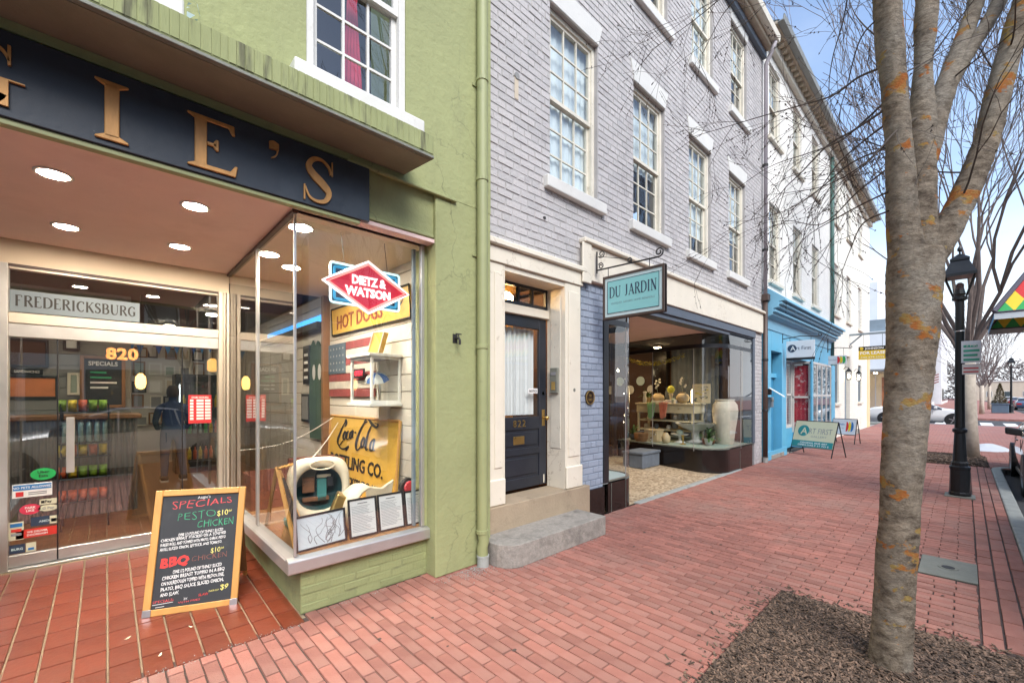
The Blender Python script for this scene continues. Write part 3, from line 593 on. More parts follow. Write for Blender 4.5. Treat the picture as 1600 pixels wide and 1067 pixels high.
# hose tap on the pilaster
hb = MB(); hb.tube([(2.295 - .0, WF, 2.11), (2.295, WF - .06, 2.11), (2.295, WF - .075, 2.09), (2.295, WF - .075, 2.05)], .011, 8); hb.box(2.27, 2.32, WF - .006, WF, 2.07, 2.15); hb.tube([(2.30, WF - .05, 2.11), (2.30, WF - .05, 2.145)], .006, 6); hb.tube([(2.27, WF - .05, 2.147), (2.33, WF - .05, 2.147)], .006, 6)
hb.build('wall_bracket', 'dark_iron', g)
# downspout
dp = MB(); X_, Y_ = 2.565, WF - .062; dp.tube([(X_, Y_, 10.0), (X_, Y_, .32), (X_ + .01, Y_ - .012, .24), (X_ - .005, Y_ - .004, .17), (X_, Y_ - .01, .05)], .052, 12)
pipe = dp.build('downspout', 'green_pipe', g, smooth=True); smooth_by_angle(pipe)
for zc in (.32, 2.05, 3.62, 4.55, 6.9): MB().lathe([(.053, -.02), (.059, -.016), (.059, .016), (.053, .02)], (X_, Y_, zc), 14).build('collar', 'green_pipe', pipe)
for zc in (2.9, 4.5, 7): box('strap', 'green_pipe', pipe, X_ - .075, X_ + .075, WF - .012, WF, zc, zc + .03, .002)
MB().lathe([(.056, 0), (.056, .09), (.06, .09), (.06, .11)], (X_, Y_ - .01, -.005), 14).build('shoe', 'kerb', pipe)

# name board with cut-out letters (G I E ' S)
board = thing('name_board', 'long navy shop name board with raised gold serif letters', 'sign', (.4, WF, 2.9))
box('board', 'navy', board, -2.2, 1.469, WF - .035, WF + .0, 2.925, 3.335, .004)
box('trim', 'green_pipe', board, -2.2, 1.40, WF - .02, WF + .03, 2.895, 2.925, .003)
def serif_strokes(rects, polys, name, x, z, h, w_):
    m = MB(); y0 = WF - .036
    for pts in polys:
        n = len(pts); c = (sum(p[0] for p in pts) / n, sum(p[1] for p in pts) / n)
        P0 = [Vector((x + p[0] * w_, y0, z + p[1] * h)) for p in pts]
        m.prism(P0, (0, -.014, 0))
    for (a, b, c, d) in rects: m.box(x + a * w_, x + b * w_, y0 - .014, y0, z + c * h, z + d * h)
    return m.build(name, 'gold', board, .004, recalc=True)
ZL, HL = 2.955, .315
serif_strokes([(.28, .72, .06, .94)], [[(0, 0), (1, 0), (1, .035), (.72, .10), (.28, .10), (0, .035)], [(0, 1), (0, .965), (.28, .90), (.72, .90), (1, .965), (1, 1)]], 'letter_i', -.045, ZL, HL, .135)
serif_strokes([(.14, .38, .06, .94), (.38, .58, .47, .54)], [[(0, 0), (.97, 0), (1.02, .22), (.96, .22), (.86, .09), (.38, .09), (.14, .09), (0, .035)], [(0, 1), (0, .965), (.14, .91), (.38, .92), (.82, .92), (.9, .80), (.96, .80), (.94, 1)], [(.56, .40), (.62, .40), (.62, .62), (.56, .62), (.5, .54), (.5, .47)]], 'letter_e', .345, ZL, HL, .25)
def ring_poly(cx, cz, ro, ri, a0, a1, n, tw=lambda t: 1):
    out, inn = [], []
    for k in range(n + 1):
        t = k / n; a = R(a0 + (a1 - a0) * t); s = tw(t)
        out.append((cx + ro[0] * math.cos(a), cz + ro[1] * math.sin(a))); rx = ro[0] - (ro[0] - ri[0]) * s; rz = ro[1] - (ro[1] - ri[1]) * s
        inn.append((cx + rx * math.cos(a), cz + rz * math.sin(a)))
    return [[out[k], out[k + 1], inn[k + 1], inn[k]] for k in range(n)]
def ribbon(path, wd):
    L2, R2 = [], []
    for k, p in enumerate(path):
        a = path[max(0, k - 1)]; b = path[min(len(path) - 1, k + 1)]; t = Vector((b[0] - a[0], b[1] - a[1])); t.normalize(); nn = Vector((-t.y, t.x)) * wd[k] / 2
        L2.append((p[0] + nn.x, p[1] + nn.y)); R2.append((p[0] - nn.x, p[1] - nn.y))
    return [[L2[k], L2[k + 1], R2[k + 1], R2[k]] for k in range(len(path) - 1)]
def spline(pts, n=6):
    out = []
    for i in range(len(pts) - 1):
        p0 = pts[max(0, i - 1)]; p1 = pts[i]; p2 = pts[i + 1]; p3 = pts[min(len(pts) - 1, i + 2)]
        for k in range(n):
            t = k / n; out.append(tuple(.5 * ((2 * p1[j]) + (-p0[j] + p2[j]) * t + (2 * p0[j] - 5 * p1[j] + 4 * p2[j] - p3[j]) * t * t + (-p0[j] + 3 * p1[j] - 3 * p2[j] + p3[j]) * t ** 3) for j in range(len(p1))))
    return out + [tuple(pts[-1])]
def ribbon_mesh(paths, place, thick, d):      # flat ribbons: place(u,v)->Vector, d: thickness vector
    m = MB()
    for pts in paths:
        sp = spline(pts, 5)
        pl = [(p[0], p[1]) for p in sp]; wd = [p[2] * thick for p in sp]
        Lp, Rp = [], []
        for k, p in enumerate(pl):
            a = pl[max(0, k - 1)]; b = pl[min(len(pl) - 1, k + 1)]; t = Vector((b[0] - a[0], b[1] - a[1]))
            if t.length < 1e-6: t = Vector((1, 0))
            t.normalize(); nn = Vector((-t.y, t.x)) * wd[k] / 2; Lp.append((p[0] + nn.x, p[1] + nn.y)); Rp.append((p[0] - nn.x, p[1] - nn.y))
        n = len(pl); vs = [place(*p) for p in Lp] + [place(*p) for p in Rp]; vs = [Vector(v) for v in vs]; D = Vector(d)
        vs += [v + D for v in vs]; fs = []
        for k in range(n - 1):
            fs += [(k, k + 1, n + k + 1, n + k), (2 * n + k, 3 * n + k, 3 * n + k + 1, 2 * n + k + 1), (k, 2 * n + k, 2 * n + k + 1, k + 1), (n + k, n + k + 1, 3 * n + k + 1, 3 * n + k)]
        m.add(vs, fs)
    return m
def bl(x0, w_, zz=ZL, h=HL): return lambda u, v: Vector((x0 + u * w_, WF - .036, zz + v * h))
# S
mS = ribbon_mesh([[(.86, .70, .10), (.80, .86, .12), (.60, .97, .10), (.36, .93, .2), (.22, .76, .30), (.34, .60, .36), (.60, .45, .38), (.80, .28, .32), (.70, .08, .2), (.46, .02, .12), (.24, .08, .1), (.12, .28, .07)], [(.90, 1.0, .06), (.90, .68, .08)], [(.10, .32, .07), (.10, -.01, .07)]], bl(.97, .235), .52, (0, -.014, 0)); mS.build('letter_s', 'gold', board)
mQ = ribbon_mesh([[(.15, .90, .9), (.5, .92, 1.0), (.9, .90, .8)], [(.72, .90, .55), (.8, .80, .45), (.62, .70, .25), (.3, .64, .1)]], bl(.765, .075), .17, (0, -.014, 0)); mQ.build('letter_apostrophe', 'gold', board)
mG = ribbon_mesh([[(.90, .74, .05), (.82, .90, .1), (.55, .98, .12), (.27, .88, .26), (.12, .5, .34), (.27, .13, .26), (.55, .02, .14), (.78, .10, .16), (.84, .22, .2)], [(.90, .98, .07), (.90, .68, .07)], [(.83, .44, .3), (.83, .05, .3)], [(.62, .45, .05), (1.04, .45, .05)]], bl(-.66, .36), .42, (0, -.014, 0)); mG.build('letter_g', 'gold', board)

# recessed entry -----------------------------------------------------------------
YR = 2.29
box('soffit', 'soffit', g, -2.05, 2.42, -.13, YR, 2.93, 2.96, 0)
box('header', 'header_cream', g, -2.05, .985, YR - .03, YR + .1, 2.72, 2.93, .003)
box('upper_floor', 'dark_ceiling', g, -6, 2.42, YR, 11.9, 3.02, 3.2, 0)
for (lx, ly) in ((-.23, .44), (.455, .40), (-.23, 1.546), (.479, 1.504)):
    dl = thing('downlight', {(-.23, .44): 'large lit recessed downlight over the entry, nearest the navy board on the left', (.455, .40): 'lit recessed downlight in the pink soffit under the letter E', (-.23, 1.546): 'lit recessed downlight close to the cream door header, left one', (.479, 1.504): 'lit recessed downlight close to the cream door header, right one'}[(lx, ly)], 'downlight', (lx, ly, 2.93), 'downlights in the entry soffit')
    MB().lathe([(.068, .0), (.088, -.002), (.088, -.008), (.076, -.012), (.067, -.006)], (lx, ly, 2.93), 24).build('trim_ring', 'white_paint', dl, smooth=True)
    MB().lathe([(.067, -.008), (.05, -.011), (.001, -.012)], (lx, ly, 2.93), 24).build('lens', 'lamp_lens', dl, smooth=True)
# sloping tile floor
tz = lambda y: -.004 + max(0, (y + .12)) / 2.41 * .115
entry = MB().add([(-2.05, -.125, tz(-.12) - .012), (1.05, -.125, tz(-.12) - .012), (1.05, YR, tz(YR) - .012), (-2.05, YR, tz(YR) - .012), (-2.05, -.125, -.15), (1.05, -.125, -.15), (1.05, YR, -.15), (-2.05, YR, -.15)], [(0, 1, 2, 3), (4, 7, 6, 5), (0, 4, 5, 1), (1, 5, 6, 2), (2, 6, 7, 3), (3, 7, 4, 0)]).build('entry_floor', 'grout', None, kind='structure')
tl, tw_ = .228, .146
TM = []
for k in range(10):
    mm = MB(); e = .004; a, b = tw_ / 2 - .004, tl / 2 - .004; rnd = random.random(); s_ = .115 / 2.41
    zt = lambda y: s_ * y
    vs = [(-a, -b, zt(-b) - .012), (a, -b, zt(-b) - .012), (a, b, zt(b) - .012), (-a, b, zt(b) - .012), (-a + e, -b + e, zt(-b)), (a - e, -b + e, zt(-b)), (a - e, b - e, zt(b)), (-a + e, b - e, zt(b))]
    mm.add(vs, [(4, 5, 6, 7), (0, 1, 5, 4), (1, 2, 6, 5), (2, 3, 7, 6), (3, 0, 4, 7)], rnd); me = mm.mesh('tile'); me.materials.append(MT['tile']); TM.append(me)
for i in range(19):
    for j in range(10):
        x, y = .882 - tw_ * i + .073, -.005 + tl * j
        if y + tl / 2 > YR + .05 or x < -1.75: continue
        o = bpy.data.objects.new('tile', random.choice(TM)); C.objects.link(o); o.parent = entry; o.location = Vector((x, y, tz(y) + random.uniform(-.001, .001))) - ORG[entry]
# display box on the right (and the return of its twin on the left, at the frame edge)
bk = wall_y(1.03, 2.09, 0, .33, .004, .03).box(1.034, 1.06, .03, YR, 0, .33).build('bulkhead', 'green_brick', g)
items = []
for r in range(5):
    x = 1.03 - (.1 if r % 2 else 0)
    while x < 2.09:
        a, b = max(x, 1.03), min(x + .205, 2.09)
        if b - a > .03: items.append((((a + b) / 2, .004, .033 + .066 * r), b - a - .007, .059, 'green_brick', b - a > .2, ('gb', round(b - a, 2))))
        x += .205
lay_bricks(bk, items, .0035, 'y', 'bulkhead_bricks')
box('display_floor', 'display_floor', g, 1.0, 2.2, .01, YR, .39, .425, 0)
sill = MB().prism([(.93, .01, .325), (.93, -.055, .325), (.93, -.062, .335), (.93, -.058, .412), (.93, -.05, .42), (.93, .01, .432)], (1.255, 0, 0))
sill.prism([(1.03, -.0, .325), (.93, -.0, .325), (.93, 0, .412), (.945, 0, .42), (1.03, 0, .432)], (0, YR, 0)); sill.build('window_ledge', 'aluminium', g, .002)
fr = MB(); fr.box(.982, .999, -.008, .012, .432, 2.93); fr.build('corner_post', 'aluminium', g, .002)
box('mullion', 'aluminium', g, .98, 1.0, 1.02, 1.08, .432, 2.93, .003)
box('mullion', 'aluminium', g, 2.03, 2.062, -.014, .03, .432, 2.93, .003); box('jamb_infill', 'green', g, 2.062, 2.2, -.008, .02, .432, 2.93, 0)
box('mullion', 'steel_blue', g, 1.985, 2.012, .05, .085, .432, 2.9, .003)
box('head_trim', 'gutter_brown', g, .985, 2.17, -.03, .02, 2.93, 2.972, .003)
box('head_trim', 'gutter_brown', g, .965, 1.0, -.03, YR, 2.905, 2.929, .002)
MB().quad((1.0, 0.0, .43), (2.03, 0.0, .43), (2.03, 0.0, 2.93), (1.0, 0.0, 2.93)).build('pane', 'glass_side', g, recalc=False, label='large front pane of the deli display window')
MB().quad((.99, .012, .43), (.99, 1.02, .43), (.99, 1.02, 2.91), (.99, .012, 2.91)).build('pane', 'glass_store', g, recalc=False)
MB().quad((.99, 1.08, .43), (.99, YR - .03, .43), (.99, YR - .03, 2.91), (.99, 1.08, 2.91)).build('pane', 'glass_store', g, recalc=False)
# left return
box('bulkhead', 'green_brick', g, -2.05, -.78, .004, YR, 0, .33, 0)
box('window_ledge', 'aluminium', g, -2.05, -.70, -.05, YR, .33, .43, .003)
box('corner_post', 'aluminium', g, -.762, -.744, -.008, .012, .432, 2.93, .002)
MB().quad((-.753, .012, .43), (-.753, YR, .43), (-.753, YR, 2.93), (-.753, .012, 2.93)).build('pane', 'glass_side', g, recalc=False)
# storefront at the back of the entry
box('jamb', 'aluminium', g, -.75, -.605, YR - .05, YR + .08, .1, 2.72, .004)
for a, b, yy in ((.888, .925, -.05), (.93, .955, -.03), (.96, .985, -.055)): box('jamb', 'alu_tan', g, a, b, YR + yy, YR + .08, .1, 2.72, .003)
box('head_rail', 'alu_tan', g, -.605, .888, YR - .02, YR + .06, 2.68, 2.72, .003)
box('head_rail', 'gutter_brown', g, -.605, .888, YR - .035, YR - .02, 2.70, 2.722, .002)
box('transom_bar', 'alu_tan', g, -.605, .888, YR - .04, YR + .06, 2.215, 2.305, .004)
box('door_head', 'aluminium', g, -.605, .888, YR - .03, YR + .05, 2.10, 2.212, .003)
box('threshold', 'aluminium', g, -.605, .888, YR - .07, YR + .07, .1, .118, .003)
MB().quad((-.605, YR, 2.305), (.888, YR, 2.305), (.888, YR, 2.68), (-.605, YR, 2.68)).build('transom_pane', 'glass_store', g, recalc=False)
dr = box('door', 'aluminium', g, -.312, .572, YR - .025, YR + .02, .125, .225, .003)
MB().quad((-.312, YR, .225), (.572, YR, .225), (.572, YR, 2.10), (-.312, YR, 2.10)).build('pane', 'glass_store', dr, recalc=False)
box('edge_strip', 'black_frame', dr, -.322, -.313, YR - .012, YR + .012, .125, 2.10, .001); box('edge_strip', 'black_frame', dr, .573, .581, YR - .012, YR + .012, .125, 2.10, .001)
hd = MB(); hd.box(-.262, -.208, YR - .07, YR - .055, .90, 1.40); hd.box(-.245, -.225, YR - .056, YR - .003, .95, .98); hd.box(-.245, -.225, YR - .056, YR - .003, 1.31, 1.34); hd.build('handle', 'aluminium', dr, .004)
for a, b in ((-.605, -.322), (.581, .888)):
    s_ = box('sidelight', 'aluminium', g, a, b, YR - .025, YR + .02, .125, .225, .003)
    MB().quad((a, YR, .225), (b, YR, .225), (b, YR, 2.10), (a, YR, 2.10)).build('pane', 'glass_store', s_, recalc=False)
# lettering and stickers on that glass
yg = YR - .006; RX, UZ = (1, 0, 0), (0, 0, 1)
fb = box('transom_band', 'frost', g, -.60, .24, yg, yg + .003, 2.318, 2.505, 0)
serif(fb, 'FREDERICKSBURG', .09, 'black_ink', (-.18, yg - .0015, 2.37), RX, UZ, .78, .19)
for k, ch in enumerate('820'): text(dr, 'digit', ch, .15, 'orange_num', (.035 + k * .078, yg - .002, 1.945), RX, UZ, .004, .006)
def sticker(x, z, w_, h, mat, label, lines=(), oval=False, marks=()):
    m = MB()
    if oval: m.disc((x, yg, z), (1, 0, 0), (0, 0, 1), w_ / 2, .002, 24, h / 2)
    else: m.box(x - w_ / 2, x + w_ / 2, yg - .002, yg, z - h / 2, z + h / 2)
    o = m.build('sticker', mat, None, label=label, cat='sticker', group='stickers on the deli door glass')
    o['label'] = label
    for (dx, dz, ww, hh, mm) in marks: MB().box(x + dx - ww / 2, x + dx + ww / 2, yg - .004, yg - .0025, z + dz - hh / 2, z + dz + hh / 2).build('mark', mm, o)
    for (s, dz, sz, mm) in lines: text(o, 'lettering', s, sz, mm, (x, yg - .0035, z + dz), RX, UZ, .0008, .0005)
    return o
sticker(-.404, .902, .155, .105, 'sticker_green', 'green oval sticker on the left door glass', (('Uber', .008, .035, 'black_ink'), ('Eats', -.026, .035, 'black_ink')), True)
sticker(-.468, .77, .235, .118, 'white_paper', 'white notice sticker with blue NO PETS ALLOWED band', (('NO PETS ALLOWED', .018, .026, 'white_ink'),), marks=((0, .027, .225, .045, 'sticker_blue'), (-.075, -.028, .045, .04, 'red_paper'), (.03, -.02, .11, .008, 'grey_ink'), (.03, -.036, .11, .008, 'grey_ink')))
sticker(-.375, .655, .105, .048, 'sticker_cream', 'small cream sticker reading Pay above the rounded one', (('Pay', -.008, .032, 'black_ink'),), marks=((-.033, .0, .02, .022, 'black_ink'),))
sticker(-.482, .604, .125, .09, 'sticker_pink', 'pinkish red round sticker on the left door glass', (('PARK', .006, .026, 'white_ink'), ('LIKE', -.02, .026, 'white_ink')), True)
sticker(-.375, .598, .125, .056, 'sticker_cream', 'rounded cream sticker reading G Pay', (('G Pay', -.01, .03, 'grey_ink'),), True)
sticker(-.396, .49, .165, .078, 'sticker_navy', 'navy card-payment sticker with a pale end', (('AMEX', -.012, .026, 'pale_teal'),), marks=((.055, 0, .05, .07, 'sticker_cream'), (.055, -.005, .035, .03, 'sticker_blue')))
sticker(-.44, .395, .25, .075, 'sticker_red', 'red banner sticker with a white mark low on the door glass', (('WE DELIVER', .004, .022, 'white_ink'), ('DOORDASH', -.022, .022, 'white_ink')))
sticker(-.562, .43, .085, .155, 'sticker_cream', 'tall cream card-brand sticker by the left jamb', marks=((0, .05, .07, .03, 'sticker_blue'), (0, .005, .06, .025, 'sticker_red'), (0, -.03, .06, .02, 'grey_ink')))
sticker(-.557, .275, .09, .075, 'sticker_navy', 'black oval-marked sticker lowest on the door glass', (('BURG', -.01, .026, 'pale_teal'),))
sticker(-.477, .275, .06, .078, 'sticker_cream', 'small cream sticker beside the black one', marks=((0, -.015, .035, .02, 'sticker_blue'),))
hours = sticker(.727, 1.45, .2, .30, 'red_paper', 'red opening-hours board with white time slots on the glass', (('OUR HOURS', .115, .026, 'white_ink'),))
for r in range(7):
    for c_, ww in ((-.072, .03), (.0, .062), (.068, .05)): MB().box(.727 + c_ - ww / 2, .727 + c_ + ww / 2, yg - .004, yg - .0025, 1.53 - r * .032, 1.553 - r * .032).build('time_slot', 'white_paper', hours)

# litter: dry leaves on the tiles, grit swept against the wall
for i, (x, y, a_, lb) in enumerate(((.10, .40, .4, 'curled dry leaf on the tiles left of the chalkboard'), (.42, .30, 2.2, 'small dry leaf on the tiles just below the chalkboard'), (.24, .06, 1.1, 'dry leaf on the tiles near the pavement edge'))):
    m = MB(); L_ = .042; ca, sa = math.cos(a_), math.sin(a_); pts = [(-1, 0, .006), (-.4, .32, .002), (.3, .34, .004), (1, .05, .010), (.3, -.3, .003), (-.4, -.28, .001)]
    vs = [(x + (p[0] * ca - p[1] * sa) * L_ / 2, y + (p[0] * sa + p[1] * ca) * L_ / 2, tz(y) + .003 + p[2]) for p in pts]; vs.append((x, y, tz(y) + .004)); m.add(vs, [(k, (k + 1) % 6, 6) for k in range(6)]); m.build('dry_leaf', 'sign_cream', None, label=lb, cat='leaf', group='dry leaves on the entry tiles', recalc=False)
gm_ = MB(); rg = random.Random(31)
for k in range(900):
    if k % 3: x = rg.gauss(2.45, .16); y = -.19 - abs(rg.gauss(0, .10))
    elif k % 2: x = rg.uniform(1.1, 4.2); y = (-.02 if x < 2.05 else -.17 if x < 2.5 else -.5) - abs(rg.gauss(0, .03))
    else: x = rg.uniform(-.5, 1.0); y = -.125 + rg.gauss(0, .02)
    r_ = rg.uniform(.0015, .005); z = .001; gm_.add([(x - r_, y - r_, z), (x + r_, y - r_ * .6, z), (x + r_ * .3, y + r_, z), (x, y, z + r_ * 1.3)], [(0, 1, 3), (1, 2, 3), (2, 0, 3)])
gm_.build('grit', 'kerb', None, kind='stuff', label='pale grit gathered at the foot of the wall and pipe', cat='grit', recalc=False)

sp_ = MB(); rs_ = random.Random(8)
for k in range(90):
    x, y = rs_.uniform(.2, 12), rs_.uniform(-3.3, -.6); r_ = rs_.uniform(.006, .018); sp_.disc((x, y, .0012), (1, 0, 0), (0, 1, 0), r_, .0012, 9, r_ * rs_.uniform(.6, 1))
sp_.build('gum_spots', 'paver_sand', sidewalk, kind='stuff')
# ============================================================ inside the deli
box('shop_floor', 'wood_floor', g, -4.5, 2.42, YR + .08, 11.9, .08, .1, 0)
sw = box('side_wall_lining', 'grout', g, 2.21, 2.23, .03, 11.9, .1, 3.0, 0)
z = .43
while z < 2.95:
    MB().box(2.188, 2.212, .09, 6.2, z + .004, min(z + .168, 2.97)).build('board', 'shiplap', sw, .003); z += .172
box('side_wall_lining', 'shiplap', g, 2.19, 2.21, .09, 6.2, .1, .43, 0)
box('display_end_post', 'wood_frame', g, 2.10, 2.19, 2.55, 2.63, .1, 2.93, .004)
box('display_ceiling', 'header_cream', g, 1.0, 2.2, .02, YR + .4, 2.925, 2.935, 0)
box('back_wall', 'plaster', g, -4.5, 2.42, 9.0, 9.1, .1, 3.02, 0)
box('left_wall', 'grey_wall', g, -4.6, -4.5, YR, 9, .1, 3.02, 0)
part = box('partition', 'grey_wall', g, -4.5, .26, 5.0, 5.12, .1, 3.02, 0)
z = .2
while z < 3.0: MB().box(-4.5, .26, 4.985, 5.0, z, z + .142).build('board', 'grey_wall', part, .003); z += .15
# warm ceiling lamps of the shop (lit in the photograph)
for i, (lx, ly, e) in enumerate(((1.117, .281, 1), (1.111, 1.173, 1), (1.392, 1.473, 1))):
    dl = thing('downlight', ['lit downlight at the front corner of the deli display', 'lit downlight seen through the side pane of the deli display', 'small lit downlight deepest in the deli display'][i], 'downlight', (lx, ly, 2.92), 'downlights in the deli display')
    MB().lathe([(.085, .0), (.10, -.004), (.09, -.01), (.08, -.006)], (lx, ly, 2.925), 20).build('trim_ring', 'white_paint', dl)
    MB().lathe([(.08, -.008), (.001, -.012)], (lx, ly, 2.925), 20).build('lens', 'lamp_lens', dl)
for i, (lx, ly) in enumerate(((-.6, 3.4), (.9, 3.6), (-1.8, 4.2), (1.3, 5.4), (.9, 7.4), (-1, 7))):
    dl = thing('ceiling_lamp', 'lit ceiling lamp inside the deli behind the entrance glass', 'lamp', (lx, ly, 3.0), 'ceiling lamps inside the deli')
    MB().lathe([(.07, 0), (.09, -.02), (.09, -.06), (.07, -.07)], (lx, ly, 3.02), 16).build('housing', 'white_paint', dl)
    MB().lathe([(.088, -.074), (.001, -.09)], (lx, ly, 3.02), 16).build('lens', 'lamp_deli', dl)
# blue light cove on the side wall
cv = thing('blue_light_strip', 'blue glowing light strip high on the side wall inside the deli', 'light strip', (2.15, 4.5, 2.4)); box('diffuser', 'blue_led', cv, 2.13, 2.18, 2.7, 5.4, 2.60, 2.70, .01); box('ledge', 'dark_iron', cv, 2.05, 2.19, 2.65, 5.5, 2.5, 2.59, .005)
# pictures on the partition
def picture(x0, x1, z0, z1, y, fm, pmn, label, group=None, d=.03, mat2=None):
    t = thing('picture', label, 'picture', ((x0 + x1) / 2, y, z0), group)
    f = .03; m = MB(); m.box(x0, x0 + f, y - d, y, z0, z1); m.box(x1 - f, x1, y - d, y, z0, z1); m.box(x0 + f, x1 - f, y - d, y, z0, z0 + f); m.box(x0 + f, x1 - f, y - d, y, z1 - f, z1); m.build('frame', fm, t, .003)
    box('print', pmn, t, x0 + f, x1 - f, y - d * .6, y, z0 + f, z1 - f, 0); return t
YP = 4.98
picture(-.92, -.55, 1.96, 2.32, YP, 'black_frame', 'interior_brown', 'dark framed picture high on the grey wall behind the door')
picture(-.95, -.46, 1.55, 1.85, YP, 'black_frame', 'orange_poster', 'wide dark framed picture with orange print on the deli wall')
pl_ = thing('name_plate', 'black plate with pale lettering between two pictures', 'plate', (-.7, YP, 1.95)); box('plate', 'black_frame', pl_, -.88, -.60, YP - .02, YP, 1.865, 1.935, .002); text(pl_, 'lettering', 'SANDWICHES', .045, 'white_ink', (-.74, YP - .024, 1.885), RX, UZ, .001, .001, width=.22)
sb = thing('menu_board', 'wood framed black SPECIALS board hanging inside on the grey wall', 'menu board', (-.05, YP, 1.4))
m = MB(); m.box(-.26, -.22, YP - .04, YP, 1.42, 2.14); m.box(.16, .2, YP - .04, YP, 1.42, 2.14); m.box(-.22, .16, YP - .04, YP, 1.42, 1.46); m.box(-.22, .16, YP - .04, YP, 2.1, 2.14); m.build('frame', 'wood_frame', sb, .003)
box('panel', 'chalkboard', sb, -.22, .16, YP - .02, YP, 1.46, 2.10, 0); text(sb, 'lettering', 'SPECIALS', .08, 'chalk_white', (-.03, YP - .024, 2.01), RX, UZ, .001, .002, width=.30)
for k in range(4): MB().box(-.16, -.16 + random.uniform(.16, .28), YP - .025, YP - .02, 1.9 - k * .07, 1.925 - k * .07).build('scrawl', 'chalk_green' if k < 2 else 'chalk_white', sb)
# counter with corrugated front
ct = thing('counter', 'low counter with corrugated metal front inside the deli', 'counter', (-.6, 4.4, .1))
m = MB(); x = -2.4
while x < .28:
    m.prism([(x, 4.2, .1), (x + .02, 4.175, .1), (x + .04, 4.2, .1)], (0, 0, 1.2)); x += .055
m.box(-2.4, .3, 4.2, 4.24, .1, 1.30); m.build('corrugated_front', 'corrugated', ct)
box('top', 'wood_frame', ct, -2.45, .34, 4.12, 4.75, 1.30, 1.35, .005); box('carcass', 'interior_dark', ct, -2.38, .28, 4.24, 4.7, .1, 1.30, 0)
# chip rack
rk = thing('snack_rack', 'black wire rack of bright snack bags just inside the door', 'snack rack', (-.03, 3.6, .1))
m = MB()
for sx in (-.36, .02):
    for sy in (3.48, 3.74): m.tube([(sx, sy, .1), (sx, sy, 1.5)], .009, 6)
m.build('frame', 'black_metal', rk)
for k, (zz, mt) in enumerate(((.42, 'chip_red'), (.68, 'chip_green'), (.92, 'chip_yellow'), (1.42, 'chip_green'))):
    sh = box('shelf', 'black_metal', rk, -.38, .04, 3.46, 3.76, zz - .02, zz - .008, .002)
    for i in range(5):
        xx = -.355 + i * .082; m = MB(); m.add([(xx - .034, 3.5, zz - .005), (xx + .034, 3.495, zz - .005), (xx + .036, 3.5, zz + .125), (xx - .036, 3.505, zz + .125), (xx, 3.465, zz + .06), (xx, 3.53, zz + .06)], [(0, 1, 4), (1, 2, 4), (2, 3, 4), (3, 0, 4), (1, 0, 5), (2, 1, 5), (3, 2, 5), (0, 3, 5)]); m.build('snack_bag', random.choice([mt, mt, 'chip_yellow', 'chip_red']), rk, smooth=True)
sh = box('shelf', 'black_metal', rk, -.38, .04, 3.46, 3.76, 1.06, 1.072, .002)
for i in range(6): MB().lathe([(.024, 0), (.026, .01), (.026, .2), (.02, .215), (.018, .225)], (-.34 + i * .066, 3.5, 1.073), 10).build('can', 'can_teal', rk, smooth=True)
# glass door fridge
fg = thing('glass_fridge', 'dark framed glass-door drinks fridge at the back of the deli', 'fridge', (1.1, 6.9, .1))
box('cabinet', 'black_frame', fg, .95, 1.75, 6.95, 7.5, .1, 2.0, .01); m = MB()
m.box(.95, 1.0, 6.88, 6.95, .25, 1.95); m.box(1.7, 1.75, 6.88, 6.95, .25, 1.95); m.box(1.0, 1.7, 6.88, 6.95, .25, .32); m.box(1.0, 1.7, 6.88, 6.95, 1.85, 1.95); m.build('door_frame', 'black_metal', fg, .004)
MB().quad((1.0, 6.9, .32), (1.7, 6.9, .32), (1.7, 6.9, 1.85), (1.0, 6.9, 1.85)).build('pane', 'glass', fg, recalc=False); box('light_tube', 'fridge_light', fg, 1.0, 1.02, 6.91, 6.94, .35, 1.8, 0)
for k in range(3):
    for i in range(7): MB().lathe([(.03, 0), (.032, .15), (.012, .2), (.012, .24)], (1.08 + i * .085, 6.93, .36 + k * .5), 8).build('bottle', random.choice(['can_teal', 'chip_red', 'chip_yellow', 'sticker_green']), fg, smooth=True)
# frames and paper covering the back wall
rr = random.Random(5); k = 0
for i in range(9):
    for j in range(5):
        x0 = -.1 + i * .26 + rr.uniform(-.02, .02); z0 = .95 + j * .36 + rr.uniform(-.03, .03); ww, hh = rr.uniform(.17, .24), rr.uniform(.22, .33)
        picture(x0, x0 + ww, z0, z0 + hh, 8.98, rr.choice(['wood_frame', 'black_frame', 'cream_frame', 'white_paint']), rr.choice(['white_paper', 'plaster', 'beige_wall', 'grey_wall', 'sage']), 'small framed print among many covering the back wall of the deli', 'framed prints covering the deli back wall', .02)
for k, (x0_, z0_, w_, h_, fm_, pm_, lb_) in enumerate(((-1.5, 1.95, .42, .4, 'wood_frame', 'white_paper', 'pale print in a wood frame far left on the grey wall'), (-.42, 2.2, .16, .3, 'black_frame', 'white_paper', 'white sheet pinned beside the SPECIALS board'), (-.38, 1.6, .12, .3, 'cream_frame', 'sage', 'narrow green print beside the SPECIALS board'), (-1.5, 1.45, .45, .35, 'black_frame', 'orange_poster', 'second orange print far left on the grey wall'))): picture(x0_, x0_ + w_, z0_, z0_ + h_, YP, fm_, pm_, lb_)
bn = thing('bunting', 'string of blue and violet pennants inside the deli', 'bunting', (.8, 5.2, 2.2)); MB().tube([(.1 + .11 * k, 5.3, 2.36 - .0 * k + .10 * (k / 12) ** 2) for k in range(13)], .003, 4).build('cord', 'white_paper', bn)
